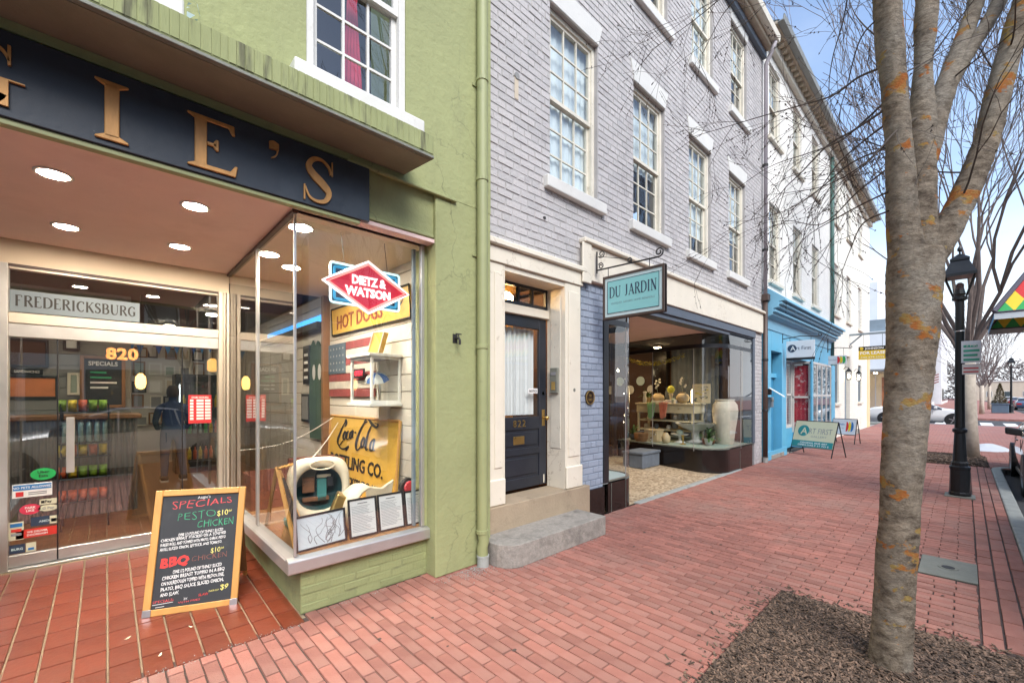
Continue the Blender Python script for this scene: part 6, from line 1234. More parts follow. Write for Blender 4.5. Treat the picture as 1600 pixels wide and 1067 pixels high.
for k, (x, y, z, pr_, mt, nm, lb, ct_) in enumerate((
  (9.35, 1.0, .502, [(.07, 0), (.07, .01), (.015, .03), (.02, .16), (.05, .2), (.02, .21)], 'brass', 'candlestick', 'brass candlestick near the cake stand', 'candlestick'), (9.25, 1.35, .502, [(.05, 0), (.09, .05), (.1, .14), (.06, .2), (.04, .24)], 'ceramic_tan', 'bud_vase', 'tan bud vase beside the patterned box', 'vase'), (9.8, .62, .502, [(.1, 0), (.13, .02), (.14, .1), (.13, .105), (.1, .03)], 'rust', 'terracotta_bowl', 'terracotta bowl before the pedestal bowl', 'bowl'),
  (10.0, 2.3, 1.401, [(.04, 0), (.05, .1), (.03, .2), (.05, .28), (.02, .29)], 'ceramic_white', 'tall_bottle', 'tall white bottle at the left end of the dresser', 'bottle'), (10.05, 1.56, 1.401, [(.05, 0), (.06, .06), (.05, .1), (.02, .12)], 'sage', 'ginger_jar', 'little green jar between the books and the right vase', 'jar'), (10.4, 1.85, 1.401, [(.06, 0), (.09, .1), (.1, .25), (.07, .34), (.08, .38), (.05, .38)], 'blue_grey_trunk', 'dark_jug', 'dark jug at the back of the dresser top', 'jug'), (10.45, 1.2, 1.401, [(.08, 0), (.1, .04), (.1, .3), (.03, .42), (.02, .44)], 'lamp_shade_cream', 'table_lamp', 'cream shaded table lamp behind the botanical picture', 'lamp'), (9.2, 1.95, .502, [(.12, 0), (.16, .08), (.17, .2), (.15, .21), (.13, .08)], 'wood_frame', 'wicker_basket', 'brown basket at the left of the display floor', 'basket'))): vase(pr_, (x, y, z), mt, nm, lb, ct_, 16)
rk_ = thing('plate_rack', 'row of blue and white plates on the back wall of the garden shop', 'plates', (10.9, 2.7, 1.6))
for k in range(5): MB().disc((11.17, 2.75 + k * .34, 1.75 + .25 * (k % 2)), (0, 1, 0), (0, 0, 1), .13, -.015, 18).build('plate', ('ceramic_white', 'pale_teal')[k % 2], rk_)
# lower shelf goods
rnd = random.Random(21)
for k in range(9):
    y = 1.12 + k * .155; zz = .981 if k % 2 else .751; hgt_ = rnd.uniform(.07, .15); vase([(.03, 0), (.055, .02), (.06, hgt_ * .5), (.04, hgt_), (.02, hgt_)], (10.15 + rnd.uniform(-.1, .1), y, zz), rnd.choice(['ceramic_white', 'sage', 'urn', 'blue_grey_trunk', 'ceramic_tan']), 'small_pot', 'small pot on the %s dresser shelf, %s from the picture end' % ('upper' if k % 2 else 'lower', ('first', 'second', 'third', 'fourth', 'fifth')[k // 2]), 'pot', 12)
for k, (x, y, s_, mt, lb, nm) in enumerate(((9.45, 1.75, .16, 'ceramic_tan', 'patterned square box on the display floor under the coral cloth', 'patterned_box'), (9.55, 2.05, .12, 'blue_grey_trunk', 'small dark lidded box at the back of the display floor', 'lidded_box'))):
    t = thing(nm, lb, 'box', (x, y, .502)); box('body', mt, t, x - s_, x + s_, y - s_, y + s_, .502, .502 + s_ * 1.6, .006); box('lid', mt, t, x - s_ * 1.05, x + s_ * 1.05, y - s_ * 1.05, y + s_ * 1.05, .503 + s_ * 1.6, .53 + s_ * 1.6, .006)
    for j in range(14): MB().disc((x - s_ - .002, y + rnd.uniform(-.8, .8) * s_, .52 + rnd.random() * s_ * 1.4), (0, 1, 0), (0, 0, 1), .016, -.003, 6).build('spot', rnd.choice(['ceramic_white', 'car_black', 'sage']), t)
# dark trunk outside against the bulkhead
tk = thing('storage_trunk', 'blue-grey wooden trunk standing in the garden shop entry', 'trunk', (8.5, 1.5, .06)); box('body', 'blue_grey_trunk', tk, 8.10, 8.82, 1.28, 1.75, .06, .34, .012); box('lid', 'blue_grey_trunk', tk, 8.08, 8.84, 1.26, 1.77, .343, .40, .012)
# blue drape behind the urn
m = MB(); n = 40
for i in range(n):
    a, b = .9 + 1.25 * i / n, .9 + 1.25 * (i + 1) / n; m.quad((11.1 + .03 * math.sin(i * 1.3), a, .502), (11.1 + .03 * math.sin((i + 1) * 1.3), b, .502), (11.12 + .02 * math.sin((i + 1) * 1.3), b, 2.8), (11.12 + .02 * math.sin(i * 1.3), a, 2.8))
m.build('drape', 'blue_grey_trunk', None, smooth=True, recalc=False, label='dark blue-grey drape behind the pale urn', cat='drape')
# left display goods
cn = thing('armchair', 'cream cushioned chair in the left display window', 'chair', (5.2, 1.5, .43)); box('seat', 'cream_furniture', cn, 4.95, 5.45, 1.3, 1.8, .62, .74, .03, seg=2); box('backrest', 'cream_furniture', cn, 4.95, 5.45, 1.74, 1.86, .74, 1.2, .03, seg=2)
for x in (4.97, 5.40):
    for y in (1.32, 1.80): box('leg', 'wood_frame', cn, x, x + .04, y, y + .04, .422, .62, .004)
MB().add([(5.0, 1.45, .80), (5.4, 1.4, .78), (5.44, 1.62, 1.12), (4.98, 1.66, 1.1), (5.2, 1.42, .98), (5.2, 1.66, .95)], [(0, 1, 4), (1, 2, 4), (2, 3, 4), (3, 0, 4), (1, 0, 5), (2, 1, 5), (3, 2, 5), (0, 3, 5)]).build('cushion', 'ceramic_white', None, .02, smooth=True, label='white pillow propped on the chair in the left display', cat='cushion')
vase([(.12, 0), (.03, .03), (.03, .34), (.10, .42), (.16, .46), (.02, .44)], (5.1, .55, .422), 'pale_teal', 'coral_stand', 'pale coral-like ornament on a stem in the left display', 'ornament')
vase([(.09, 0), (.11, .1), (.09, .28), (.05, .34), (.06, .36), (.03, .36)], (5.3, 1.02, .422), 'ceramic_tan', 'jug', 'tan jug in the left display window', 'jug')
ls = thing('fairy_lights', 'string of tiny warm lights hanging in the left display', 'string lights', (5.5, .9, .6)); MB().tube([(5.55, .9, 2.5 - k * .12) for k in range(15)], .003, 4).build('wire', 'dark_iron', ls)
for k in range(14): MB().lathe([(.002, 0), (.009, .012), (.002, .024)], (5.55 + rnd.uniform(-.06, .06), .9 + rnd.uniform(-.06, .06), 2.45 - k * .12), 6).build('bulb', 'bulb', ls)

# ------------------------------------------------------------ hanging signs with scroll brackets
def scroll(c, r, turns, a0, ax1, ax2, n=22):
    return [Vector(c) + (Vector(ax1) * math.cos(a0 + turns * 6.283 * k / n) + Vector(ax2) * math.sin(a0 + turns * 6.283 * k / n)) * r * (1 - .72 * k / n) for k in range(n + 1)]
SX = 4.56
bkt = thing('sign_bracket', 'black scrolled iron bracket holding the teal hanging sign', 'sign bracket', (SX, -.1, 3.2)); o_ = (0, -1, 0); u_ = (0, 0, 1)
MB().tube([(SX, -.09, 3.43), (SX, -.09, 3.15)], .011, 6).build('wall_plate', 'dark_iron', bkt); MB().tube([(SX, -.09, 3.19), (SX, -.94, 3.17)], .010, 6).build('arm', 'dark_iron', bkt); MB().tube([(SX, -.12, 3.36), (SX, -.56, 3.23)], .004, 5).build('stay', 'dark_iron', bkt)
MB().tube(scroll((SX, -.16, 3.385), .05, 1.4, 3.6, o_, u_), .007, 5).build('scroll', 'dark_iron', bkt); MB().tube(scroll((SX, -.15, 3.235), .042, -1.4, 2.6, o_, u_), .007, 5).build('scroll', 'dark_iron', bkt); MB().tube(scroll((SX, -.94, 3.225), .055, 1.4, 4.7, o_, u_), .009, 5).build('scroll', 'dark_iron', bkt); MB().tube(scroll((SX, -.56, 3.215), .035, 1.4, 4.7, o_, u_), .008, 5).build('scroll', 'dark_iron', bkt)
sg = thing('hanging_sign', 'teal DU JARDIN hanging sign with dark frame', 'sign', (SX, -.6, 2.5)); A_, B_ = -.20, -1.02
def face(x, y0, y1, z0, z1, d=.003): return MB().box(x - d, x, y1, y0, z0, z1)
box('core', 'bronze', sg, SX - .018, SX + .018, B_, A_, 2.535, 3.075, .002)
m = MB()
for (y0, y1, z0, z1) in ((A_, A_ - .03, 2.535, 3.075), (B_ + .03, B_, 2.535, 3.075), (A_ - .03, B_ + .03, 2.535, 2.565), (A_ - .03, B_ + .03, 3.045, 3.075)): m.box(SX - .032, SX + .032, y1, y0, z0, z1)
m.build('frame', 'gutter_brown', sg, .003)
for s_ in (-1, 1):
    xf = SX + s_ * .0185; rr_ = (0, -1, 0) if s_ < 0 else (0, 1, 0)
    MB().box(min(xf, xf + s_ * .003), max(xf, xf + s_ * .003), B_ + .03, A_ - .03, 2.565, 3.045).build('border', 'pale_teal', sg); xf += s_ * .0035
    MB().box(min(xf, xf + s_ * .003), max(xf, xf + s_ * .003), B_ + .065, A_ - .065, 2.605, 3.005).build('panel', 'teal_sign', sg); xf += s_ * .0035
    m = MB()
    for (a, b, z0, z1) in ((A_ - .065, A_ - .071, 2.605, 3.005), (B_ + .071, B_ + .065, 2.605, 3.005), (A_ - .071, B_ + .071, 2.605, 2.611), (A_ - .071, B_ + .071, 2.999, 3.005)): m.box(min(xf, xf + s_ * .002), max(xf, xf + s_ * .002), b, a, z0, z1)
    m.build('rule', 'sticker_navy', sg)
    serif(sg, 'DU JARDIN', .125, 'sticker_navy', (xf + s_ * .0005, (A_ + B_) / 2, 2.80), rr_, UZ, .63, .16, .0015, .10); text(sg, 'lettering', 'ANTIQUES  GARDEN  HOME  RENEWALS', .032, 'steel_blue', (xf + s_ * .0005, (A_ + B_) / 2, 2.715), rr_, UZ, .0006, -.0005, width=.58)
for y in (-.26, -.82): MB().tube([(SX, y, 3.075), (SX, y, 3.185)], .005, 5).build('hanger', 'dark_iron', sg)
NEAR_TREE = {'base': (3.363, -3.027, 0), 'stems': [('trunk', [(3.32, -3.028, -0.06, 0.1194), (3.347, -3.026, 0.028, 0.0993), (3.374, -3.037, 0.305, 0.0936), (3.385, -3.048, 0.607, 0.0936), (3.401, -3.063, 0.947, 0.0936), (3.434, -3.08, 1.323, 0.1001), (3.464, -3.095, 1.665, 0.1081), (3.494, -3.11, 1.971, 0.1192), (3.516, -3.117, 2.241, 0.1289), (3.535, -3.122, 2.455, 0.1232)]), ('limb', [(3.494, -3.096, 2.317, 0.0951), (3.455, -3.073, 2.658, 0.0764), (3.425, -3.059, 3.035, 0.0639), (3.39, -3.039, 3.408, 0.0607), (3.341, -3.02, 3.733, 0.0632), (3.298, -3.007, 4.126, 0.0597), (3.203, -2.986, 4.661, 0.0497)]), ('limb', [(3.552, -3.137, 2.32, 0.0924), (3.583, -3.139, 2.675, 0.0776), (3.627, -3.139, 3.041, 0.0722), (3.674, -3.142, 3.335, 0.0667), (3.707, -3.147, 3.628, 0.0448), (3.75, -3.159, 3.966, 0.0548), (3.792, -3.172, 4.389, 0.0487), (3.852, -3.187, 5.035, 0.0394)]), ('limb', [(3.66, -3.143, 3.012, 0.0696), (3.76, -3.196, 3.308, 0.0608), (3.846, -3.25, 3.563, 0.0548), (3.945, -3.317, 3.841, 0.0455), (4.04, -3.379, 4.123, 0.0425), (4.135, -3.441, 4.512, 0.0363)]), ('limb', [(3.84, -3.245, 3.522, 0.0451), (3.919, -3.347, 3.748, 0.0384), (3.991, -3.443, 3.95, 0.0381), (4.062, -3.524, 4.199, 0.0348), (4.13, -3.629, 4.599, 0.0313)]), ('limb', [(3.552, -3.137, 2.359, 0.0924), (3.633, -3.228, 2.54, 0.0798), (3.694, -3.299, 2.716, 0.0672), (3.749, -3.365, 2.921, 0.0609), (3.792, -3.419, 3.124, 0.0576), (3.818, -3.458, 3.363, 0.0559), (3.855, -3.506, 3.62, 0.0542), (3.881, -3.559, 3.865, 0.0507), (3.936, -3.638, 4.254, 0.0444)])], 'twigs': [([(3.356, -2.993, 3.549), (3.5, -2.854, 3.632), (3.688, -2.688, 3.691), (3.842, -2.421, 3.811), (3.996, -2.154, 3.937), (4.034, -1.776, 4.01), (4.04, -1.507, 4.054)], 0.008), ([(3.378, -3.014, 3.309), (3.422, -2.849, 3.268), (3.482, -2.699, 3.255), (3.65, -2.514, 3.206), (3.778, -2.36, 3.161), (3.923, -2.222, 3.021)], 0.008), ([(3.384, -3.019, 3.225), (3.588, -2.868, 3.251), (3.704, -2.703, 3.19), (3.823, -2.54, 2.995), (3.878, -2.455, 2.693)], 0.007), ([(3.389, -3.025, 3.377), (3.466, -2.89, 3.321), (3.597, -2.739, 3.31), (3.802, -2.52, 3.401), (3.923, -2.222, 3.454), (4.033, -1.913, 3.398)], 0.007), ([(3.411, -3.031, 3.136), (3.579, -2.86, 3.092), (3.777, -2.635, 3.113), (3.959, -2.393, 3.209), (4.128, -2.14, 3.323)], 0.006), ([(3.391, -3.013, 2.697), (3.588, -2.868, 2.716), (3.779, -2.774, 2.607), (3.845, -2.698, 2.419)], 0.006), ([(3.391, -3.013, 2.811), (3.594, -2.874, 2.85), (3.811, -2.667, 2.859), (4.025, -2.456, 2.843), (4.16, -2.309, 2.712)], 0.006), ([(3.298, -3.007, 3.828), (3.323, -2.893, 3.761), (3.518, -2.802, 3.635), (3.603, -2.745, 3.448), (3.818, -2.811, 3.31)], 0.005), ([(3.281, -2.853, 4.15), (3.372, -2.802, 3.966), (3.442, -2.731, 3.781), (3.553, -2.697, 3.621), (3.727, -2.725, 3.503)], 0.005), ([(3.343, -3.009, 3.666), (3.466, -2.89, 3.925), (3.533, -2.817, 4.137), (3.628, -2.769, 4.444)], 0.005), ([(3.277, -2.987, 4.201), (3.377, -2.531, 4.574), (3.52, -2.116, 4.737), (3.645, -1.821, 4.808), (3.683, -1.582, 4.816), (3.682, -1.305, 4.806)], 0.007), ([(3.277, -2.987, 4.275), (3.428, -2.442, 4.631), (3.59, -2.044, 4.68), (3.684, -1.858, 4.593), (3.706, -1.741, 4.455)], 0.006), ([(3.29, -3.0, 4.126), (3.475, -2.348, 4.686), (3.62, -1.935, 4.823), (3.686, -1.722, 4.869), (3.704, -1.601, 4.617)], 0.005), ([(3.389, -3.025, 2.959), (3.691, -2.828, 2.972), (3.882, -2.596, 2.875), (4.045, -2.337, 3.021), (4.177, -2.049, 3.114)], 0.006), ([(3.43, -3.05, 3.499), (3.619, -3.173, 3.626), (3.875, -3.278, 3.804), (4.14, -3.391, 3.97)], 0.005), ([(3.384, -3.019, 3.073), (3.533, -2.817, 3.113), (3.727, -2.587, 3.067), (3.903, -2.341, 3.056), (4.027, -2.045, 3.102), (4.137, -1.736, 3.075)], 0.006), ([(3.674, -3.142, 3.335), (3.344, -3.051, 3.137), (3.236, -2.948, 2.969), (3.378, -2.807, 2.938), (3.534, -2.679, 2.842)], 0.006), ([(3.823, -3.463, 3.363), (3.986, -3.52, 3.451), (4.197, -3.583, 3.603), (4.444, -3.678, 3.719)], 0.005)]}
# ============================================================ white brick building with the blue art shop
a = thing('white_building', 'white painted brick building above the blue art shop', 'building', (15, 0, 0))
AX = (12.36, 14.50, 16.66); wA = .92
ah = [(c - wA / 2, c + wA / 2, 4.45, 6.40) for c in AX] + [(c - wA / 2, c + wA / 2, 8.0, 9.86) for c in AX]
wall_y(11.40, 18.82, 3.6, 10.3, .0, .28, ah).build('wall', 'white_brick', a)
for i, c in enumerate(AX):
    sash_window(a, c, wA, 4.45, 6.40, 0, 2, 2, 'cream_frame', 'glass_win', (.5, .3, .7)[i], 0, (.56, .10), 'cream_frame'); sash_window(a, c, wA, 8.0, 9.86, 0, 2, 2, 'cream_frame', 'glass_win', (.4, .6, .3)[i], 0, (.56, .10), 'cream_frame')
def eaves(b, x0, x1, z):
    box('eaves', 'eave', b, x0, x1, -.30, .28, z + .12, z + .2, .01); box('eaves', 'cream_frame', b, x0, x1, -.12, .0, z - .12, z + .118, .01)
    x = x0 + .1
    while x < x1 - .1: box('dentil', 'eave', b, x, x + .09, -.24, -.125, z + .02, z + .118, 0); x += .28
    MB().prism([(x0, -.30, z + .14), (x0, -.43, z + .14), (x0, -.45, z + .27), (x0, -.42, z + .27), (x0, -.41, z + .17), (x0, -.30, z + .17)], (x1 - x0, 0, 0)).build('gutter', 'gutter_grey', b, .003)
    MB().prism([(x0, -.34, z + .19), (x0, 5, z + 2.9), (x0, 5, z + .19)], (x1 - x0, 0, 0)).build('roof', 'slate_roof', b)
eaves(a, 11.45, 18.82, 10.2)
chm = thing('chimney', 'small slate capped brick chimney at the roof edge', 'chimney', (12.1, .3, 10.5)); box('stack', 'red_brick', chm, 11.85, 12.35, .15, .6, 10.5, 11.1, .005); MB().prism([(11.78, .08, 11.1), (12.42, .08, 11.1), (12.1, .35, 11.42)], (0, .6, 0)).build('cap', 'slate_roof', chm)
gd = MB().tube([(18.85, -.07, 10.2), (18.85, -.07, 3.0)], .055, 8).build('downspout', 'gutter_green', a, smooth=True)
MB().tube([(18.85, -.07, 3.0), (18.85, -.07, .05)], .055, 8).build('lower_pipe', 'gutter_green', gd, smooth=True)
# blue shopfront
bf = MB(); bf.box(11.46, 11.95, -.03, .3, .1, 3.2); bf.box(12.87, 13.25, -.03, .3, .1, 3.2); bf.box(11.95, 12.87, -.03, .3, 2.70, 3.2); bf.box(13.25, 18.75, -.03, .3, 2.62, 3.2); bf.box(18.25, 18.75, -.16, .3, .0, 2.62); bf.build('shopfront', 'blue_paint', a, .006)
box('plinth', 'blue_paint', a, 11.46, 13.25, -.05, -.031, 0, .22, .006)
co = MB().prism([(11.42, .0, 4.20), (11.42, -.16, 4.10), (11.42, -.46, 3.86), (11.42, -.47, 3.80), (11.42, -.34, 3.79), (11.42, -.33, 3.66), (11.42, -.22, 3.64), (11.42, -.20, 3.50), (11.42, -.06, 3.44), (11.42, -.05, 3.2), (11.42, .1, 3.2)], (7.3, 0, 0)).build('cornice', 'blue_light', a, .004)
box('cornice_band', 'blue_light', co, 11.43, 18.70, -.40, -.30, 3.72, 3.78, .008); box('cornice_band', 'blue_light', co, 11.43, 18.70, -.27, -.2, 3.56, 3.62, .008)
dA = box('door', 'blue_dark', a, 12.0, 12.82, .16, .2, .12, 2.05, .005); box('transom_rail', 'blue_paint', dA, 11.95, 12.87, .1, .22, 2.05, 2.16, .004); MB().quad((12.0, .18, 2.16), (12.82, .18, 2.16), (12.82, .18, 2.70), (12.0, .18, 2.70)).build('transom_pane', 'glass_dark', dA, recalc=False)
for z0, z1 in ((.3, .9), (1.05, 1.9)): box('panel', 'blue_dark', dA, 12.12, 12.7, .145, .159, z0, z1, .008)
box('step', 'granite', a, 11.9, 12.95, -.06, .2, 0, .115, .01)
mbx = thing('mailbox', 'small dark mailbox beside the blue door', 'mailbox', (11.72, -.05, 1.3)); box('body', 'steel_blue', mbx, 11.64, 11.82, -.12, -.032, 1.3, 1.55, .01); box('flap', 'cover_metal', mbx, 11.64, 11.82, -.125, -.121, 1.44, 1.5, .002)
bxh = thing('brochure_holder', 'white angled leaflet holder by the blue door', 'leaflet holder', (11.5, -.1, 1.6)); MB().prism([(11.48, -.12, 1.75), (11.62, -.12, 1.75), (11.62, -.42, 1.55), (11.48, -.42, 1.55)], (0, .02, .03)).build('tray', 'white_sign', bxh, .004); box('arm', 'dark_iron', bxh, 11.5, 11.6, -.14, -.03, 1.6, 1.75, .003)
# white glazed entry set back, then the projecting window
def glazed(x0, x1, y, z0, z1, cols, nm='shop_window', axis='x', fm='white_paint', room=True):
    m = MB(); t = .05
    def bx(u0, u1, c0, c1, d=.04):
        if axis == 'x': m.box(u0, u1, y, y + d, c0, c1)
        else: m.box(y, y + d, u0, u1, c0, c1)
    bx(x0, x1, z0, z0 + .09); bx(x0, x1, z1 - .07, z1); bx(x0 + .003, x1 - .003, (z0 + z1) / 2 - .03, (z0 + z1) / 2 + .03, .036)
    for i in range(cols + 1): q = x0 + (x1 - x0 - t) * i / cols; bx(q, q + t, z0 + .09, z1 - .07, .038)
    o = m.build(nm, fm, a, .003)
    for i in range(cols):
        q0 = x0 + (x1 - x0 - t) * i / cols + t; q1 = x0 + (x1 - x0 - t) * (i + 1) / cols
        P = [(q0, y + .02, z0 + .09), (q1, y + .02, z0 + .09), (q1, y + .02, z1 - .07), (q0, y + .02, z1 - .07)] if axis == 'x' else [(y + .02, q0, z0 + .09), (y + .02, q1, z0 + .09), (y + .02, q1, z1 - .07), (y + .02, q0, z1 - .07)]
        MB().quad(*P).build('pane', 'glass_win', o, recalc=False)
    return o
box('stall_riser', 'blue_paint', a, 13.25, 15.42, .35, .45, 0, .6, .006); glazed(13.25, 15.42, .36, .6, 2.62, 4)
box('side_riser', 'blue_paint', a, 15.42, 15.52, -.16, .45, 0, .45, .006); so_ = glazed(-.12, .36, 15.44, .45, 2.62, 1, axis='y'); box('corner_post', 'blue_paint', a, 15.40, 15.56, -.17, -.121, .45, 2.62, .006)
po = thing('red_poster', 'tall red poster of faces in the blue shop side window', 'poster', (15.5, .1, .6)); box('sheet', 'poster_red', po, 15.53, 15.54, -.04, .32, .62, 2.5, 0)
box('stall_riser', 'blue_paint', a, 15.56, 18.25, -.16, -.06, 0, .55, .006); glazed(15.56, 18.25, -.14, .55, 2.62, 4)
box('shop_floor', 'wood_floor', a, 11.5, 18.7, .46, 5, .05, .1, 0); box('back_wall', 'plaster', a, 11.5, 18.7, 3.5, 3.6, .1, 3.2, 0)
# shop signs on arms
def arm_sign(x, y0, y1, z0, z1, armz, lab_b, lab_s, mat, cat='sign', wall=-.03, builder=None, armlen=None):
    b = thing('sign_bracket', lab_b, 'sign bracket', (x, wall, armz)); MB().tube([(x, wall, armz + .38), (x, wall, armz - .1)], .014, 6).build('wall_plate', 'dark_iron', b); MB().tube([(x, wall, armz), (x, (y0 + y1) / 2, armz + .05), (x, y1 - .1, armz)], .012, 6).build('arm', 'dark_iron', b); MB().tube(scroll((x, y1 - .1, armz + .05), .05, 1.2, 4.7, (0, -1, 0), (0, 0, 1)), .009, 5).build('scroll', 'dark_iron', b)
    s = thing('hanging_sign', lab_s, 'sign', (x, (y0 + y1) / 2, z0)); box('panel', mat, s, x - .015, x + .015, y1, y0, z0, z1, .004)
    for y in (y0 - .08, y1 + .08): MB().tube([(x, y, z1), (x, y, armz + .02)], .005, 5).build('hanger', 'dark_iron', s)
    return s
s = arm_sign(12.9, -.12, -.74, 2.53, 2.99, 3.06, 'thin black bracket above the blue door', 'pale ART FIRST gallery sign hanging by the blue door', 'white_sign'); LFT = (0, -1, 0)
box('strip', 'car_black', s, 12.882, 12.918, -.742, -.118, 2.50, 2.56, .002); MB().disc((12.884, -.25, 2.80), (0, -1, 0), (0, 0, 1), .10, .004, 20).build('emblem', 'sticker_navy', s); text(s, 'lettering', 'A', .17, 'white_ink', (12.878, -.27, 2.74), LFT, UZ, .001, .001); text(s, 'lettering', 'rt First', .13, 'sticker_navy', (12.882, -.50, 2.76), LFT, UZ, .001, -.001, width=.32)
s = arm_sign(17.6, -.17, -.66, 2.62, 2.90, 3.12, 'thin black bracket at the far end of the blue shop', 'small pale hanging sign with red, yellow and green swirls', 'white_sign', wall=-.16)
for k, mt in enumerate(('harl_red', 'harl_yellow', 'harl_green')): MB().prism([(17.582, -.42 - k * .075 - .07 * math.cos(R(t)), 2.76 + .12 * math.sin(R(t))) for t in range(-90, 91, 20)], (-.004 - .001 * k, 0, 0)).build('swirl', mt, s)
text(s, 'lettering', 'Pottery Studio', .06, 'steel_blue', (17.583, -.29, 2.75), LFT, UZ, .001, 0, width=.22)

# ============================================================ cream building at the corner
b = thing('cream_building', 'cream painted corner building with lanterns beside its grey door', 'building', (23.5, 0, 0))
BX = (19.95, 22.4, 25.2); bh = [(c - .45, c + .45, 4.6, 6.5) for c in BX] + [(c - .45, c + .45, 8.0, 9.86) for c in BX] + [(19.5, 20.4, 1.29, 2.95), (21.55, 22.7, .2, 3.2), (24.7, 25.6, 1.29, 2.95)]
wall_y(18.9, 28.05, 0, 10.3, .0, .28, bh).build('wall', 'cream_brick', b); box('end_wall', 'cream_brick', b, 27.8, 28.05, .28, 9, 0, 10.3, 0)
box('quoin_strip', 'cream_quoin', b, 27.25, 28.07, -.02, 0, 0, 3.4, .004)
for i, c in enumerate(BX): sash_window(b, c, .9, 4.6, 6.5, 0, 2, 2, 'white_paint', 'glass_win', (.4, .6, .5)[i], 0, (.55, .10), 'cream_frame'); sash_window(b, c, .9, 8.0, 9.86, 0, 2, 2, 'white_paint', 'glass_win', (.5, .3, .5)[i], 0, (.55, .10), 'cream_frame')
for c in (19.95, 25.15): sash_window(b, c, .9, 1.29, 2.95, 0, 2, 2, 'steel_blue', 'glass_win', .6, 0, (.55, .10), 'cream_frame')
db_ = box('door', 'steel_blue', b, 21.58, 22.67, .12, .18, .2, 2.6, .005); MB().quad((21.58, .15, 2.66), (22.67, .15, 2.66), (22.67, .15, 3.2), (21.58, .15, 3.2)).build('fanlight', 'glass_dark', db_, recalc=False); box('step', 'granite', b, 21.4, 22.9, -.3, .2, 0, .19, .012)
eaves(b, 18.82, 28.2, 10.2)
def lantern(x, lab):
    t = thing('wall_lantern', lab, 'lantern', (x, -.2, 2.2)); MB().tube([(x, 0, 2.62), (x, -.08, 2.72), (x, -.17, 2.66)], .012, 6).build('arm', 'black_metal', t); m = MB()
    for sx in (-1, 1):
        for sy in (-1, 1): m.tube([(x + sx * .055, -.17 + sy * .055, 2.22), (x + sx * .085, -.17 + sy * .085, 2.52)], .007, 4)
    m.build('cage', 'black_metal', t); MB().lathe([(.13, 0), (.13, .015), (.03, .13), (.01, .17)], (x, -.17, 2.52), 4, ph=math.pi / 4).build('cap', 'black_metal', t); MB().lathe([(.075, 0), (.08, .015), (.02, .03)], (x, -.17, 2.19), 4, ph=math.pi / 4).build('base', 'black_metal', t); MB().lathe([(.02, 0), (.035, .04), (.03, .12), (.01, .16)], (x, -.17, 2.27), 10).build('bulb', 'bulb', t, smooth=True)
lantern(21.3, 'black wall lantern left of the grey corner-building door'); lantern(23.6, 'black wall lantern right of the grey corner-building door')
fl_ = thing('lease_bracket', 'long grey beam bracket carrying the yellow lease sign', 'sign bracket', (22.6, 0, 4.1)); box('beam', 'steel_blue', fl_, 22.56, 22.64, -1.3, 0, 4.06, 4.14, .008); MB().tube([(22.6, -.02, 3.7), (22.6, -.4, 4.07)], .03, 4).build('brace', 'steel_blue', fl_)
s = thing('lease_sign', 'yellow and black FOR LEASE sign hanging from the grey beam', 'sign', (22.6, -.75, 3.05)); box('panel', 'sign_yellow', s, 22.58, 22.62, -1.18, -.30, 3.05, 3.58, .003); box('top_band', 'car_black', s, 22.576, 22.624, -1.182, -.298, 3.42, 3.582, .002); MB().disc((22.573, -.40, 3.5), (0, -1, 0), (0, 0, 1), .06, .004, 12).build('emblem', 'sign_yellow', s)
text(s, 'lettering', 'JOHNSON', .12, 'white_ink', (22.574, -.80, 3.455), LFT, UZ, .001, .002, width=.58); text(s, 'lettering', 'FOR LEASE', .16, 'white_ink', (22.577, -.74, 3.26), LFT, UZ, .001, .004, width=.78); text(s, 'lettering', '540.374.5522', .1, 'sign_cream', (22.577, -.74, 3.10), LFT, UZ, .001, .002, width=.74)
for y in (-.45, -1.05): MB().tube([(22.6, y, 3.58), (22.6, y, 4.06)], .007, 5).build('hanger', 'dark_iron', s)

# ============================================================ folding signs on the pavement
def easel_sign(name, label, Lp, Rp, z0, z1, mat, lean=.28):
    Lp, Rp = Vector(Lp), Vector(Rp); t = thing(name, label, 'A-frame sign', ((Lp.x + Rp.x) / 2, (Lp.y + Rp.y) / 2, 0)); r = (Rp - Lp).normalized(); bkv = Vector((-r.y, r.x, 0)); w_ = (Rp - Lp).length
    u = (Vector((0, 0, z1)) + bkv * lean).normalized(); nn = r.cross(u); top = z1 / u.z
    P = lambda q, h, d=0: Lp + r * q + u * h + nn * d
    for q in (0, w_):
        MB().tube([P(q, 0), P(q, top)], .013, 4).build('leg', 'black_metal', t); f = P(q, top); MB().tube([f, Vector((f.x, f.y, 0)) + bkv * lean], .013, 4).build('leg', 'black_metal', t)
    MB().tube([P(0, top), P(w_, top)], .013, 4).build('top_rail', 'black_metal', t); MB().tube([P(0, z0 / u.z), P(w_, z0 / u.z)], .010, 4).build('bottom_rail', 'black_metal', t)
    MB().prism([P(.01, z0 / u.z, .012), P(w_ - .01, z0 / u.z, .012), P(w_ - .01, top - .012, .012), P(.01, top - .012, .012)], nn * .006).build('panel', mat, t)
    return t, P, r, u, nn, w_, top
t, P, r, u, nn, w_, top = easel_sign('folding_sign', 'cream and teal ART FIRST folding sign on the brick pavement', (13.62, -.02, 0), (13.2, -1.02, 0), .22, .90, 'sign_cream')
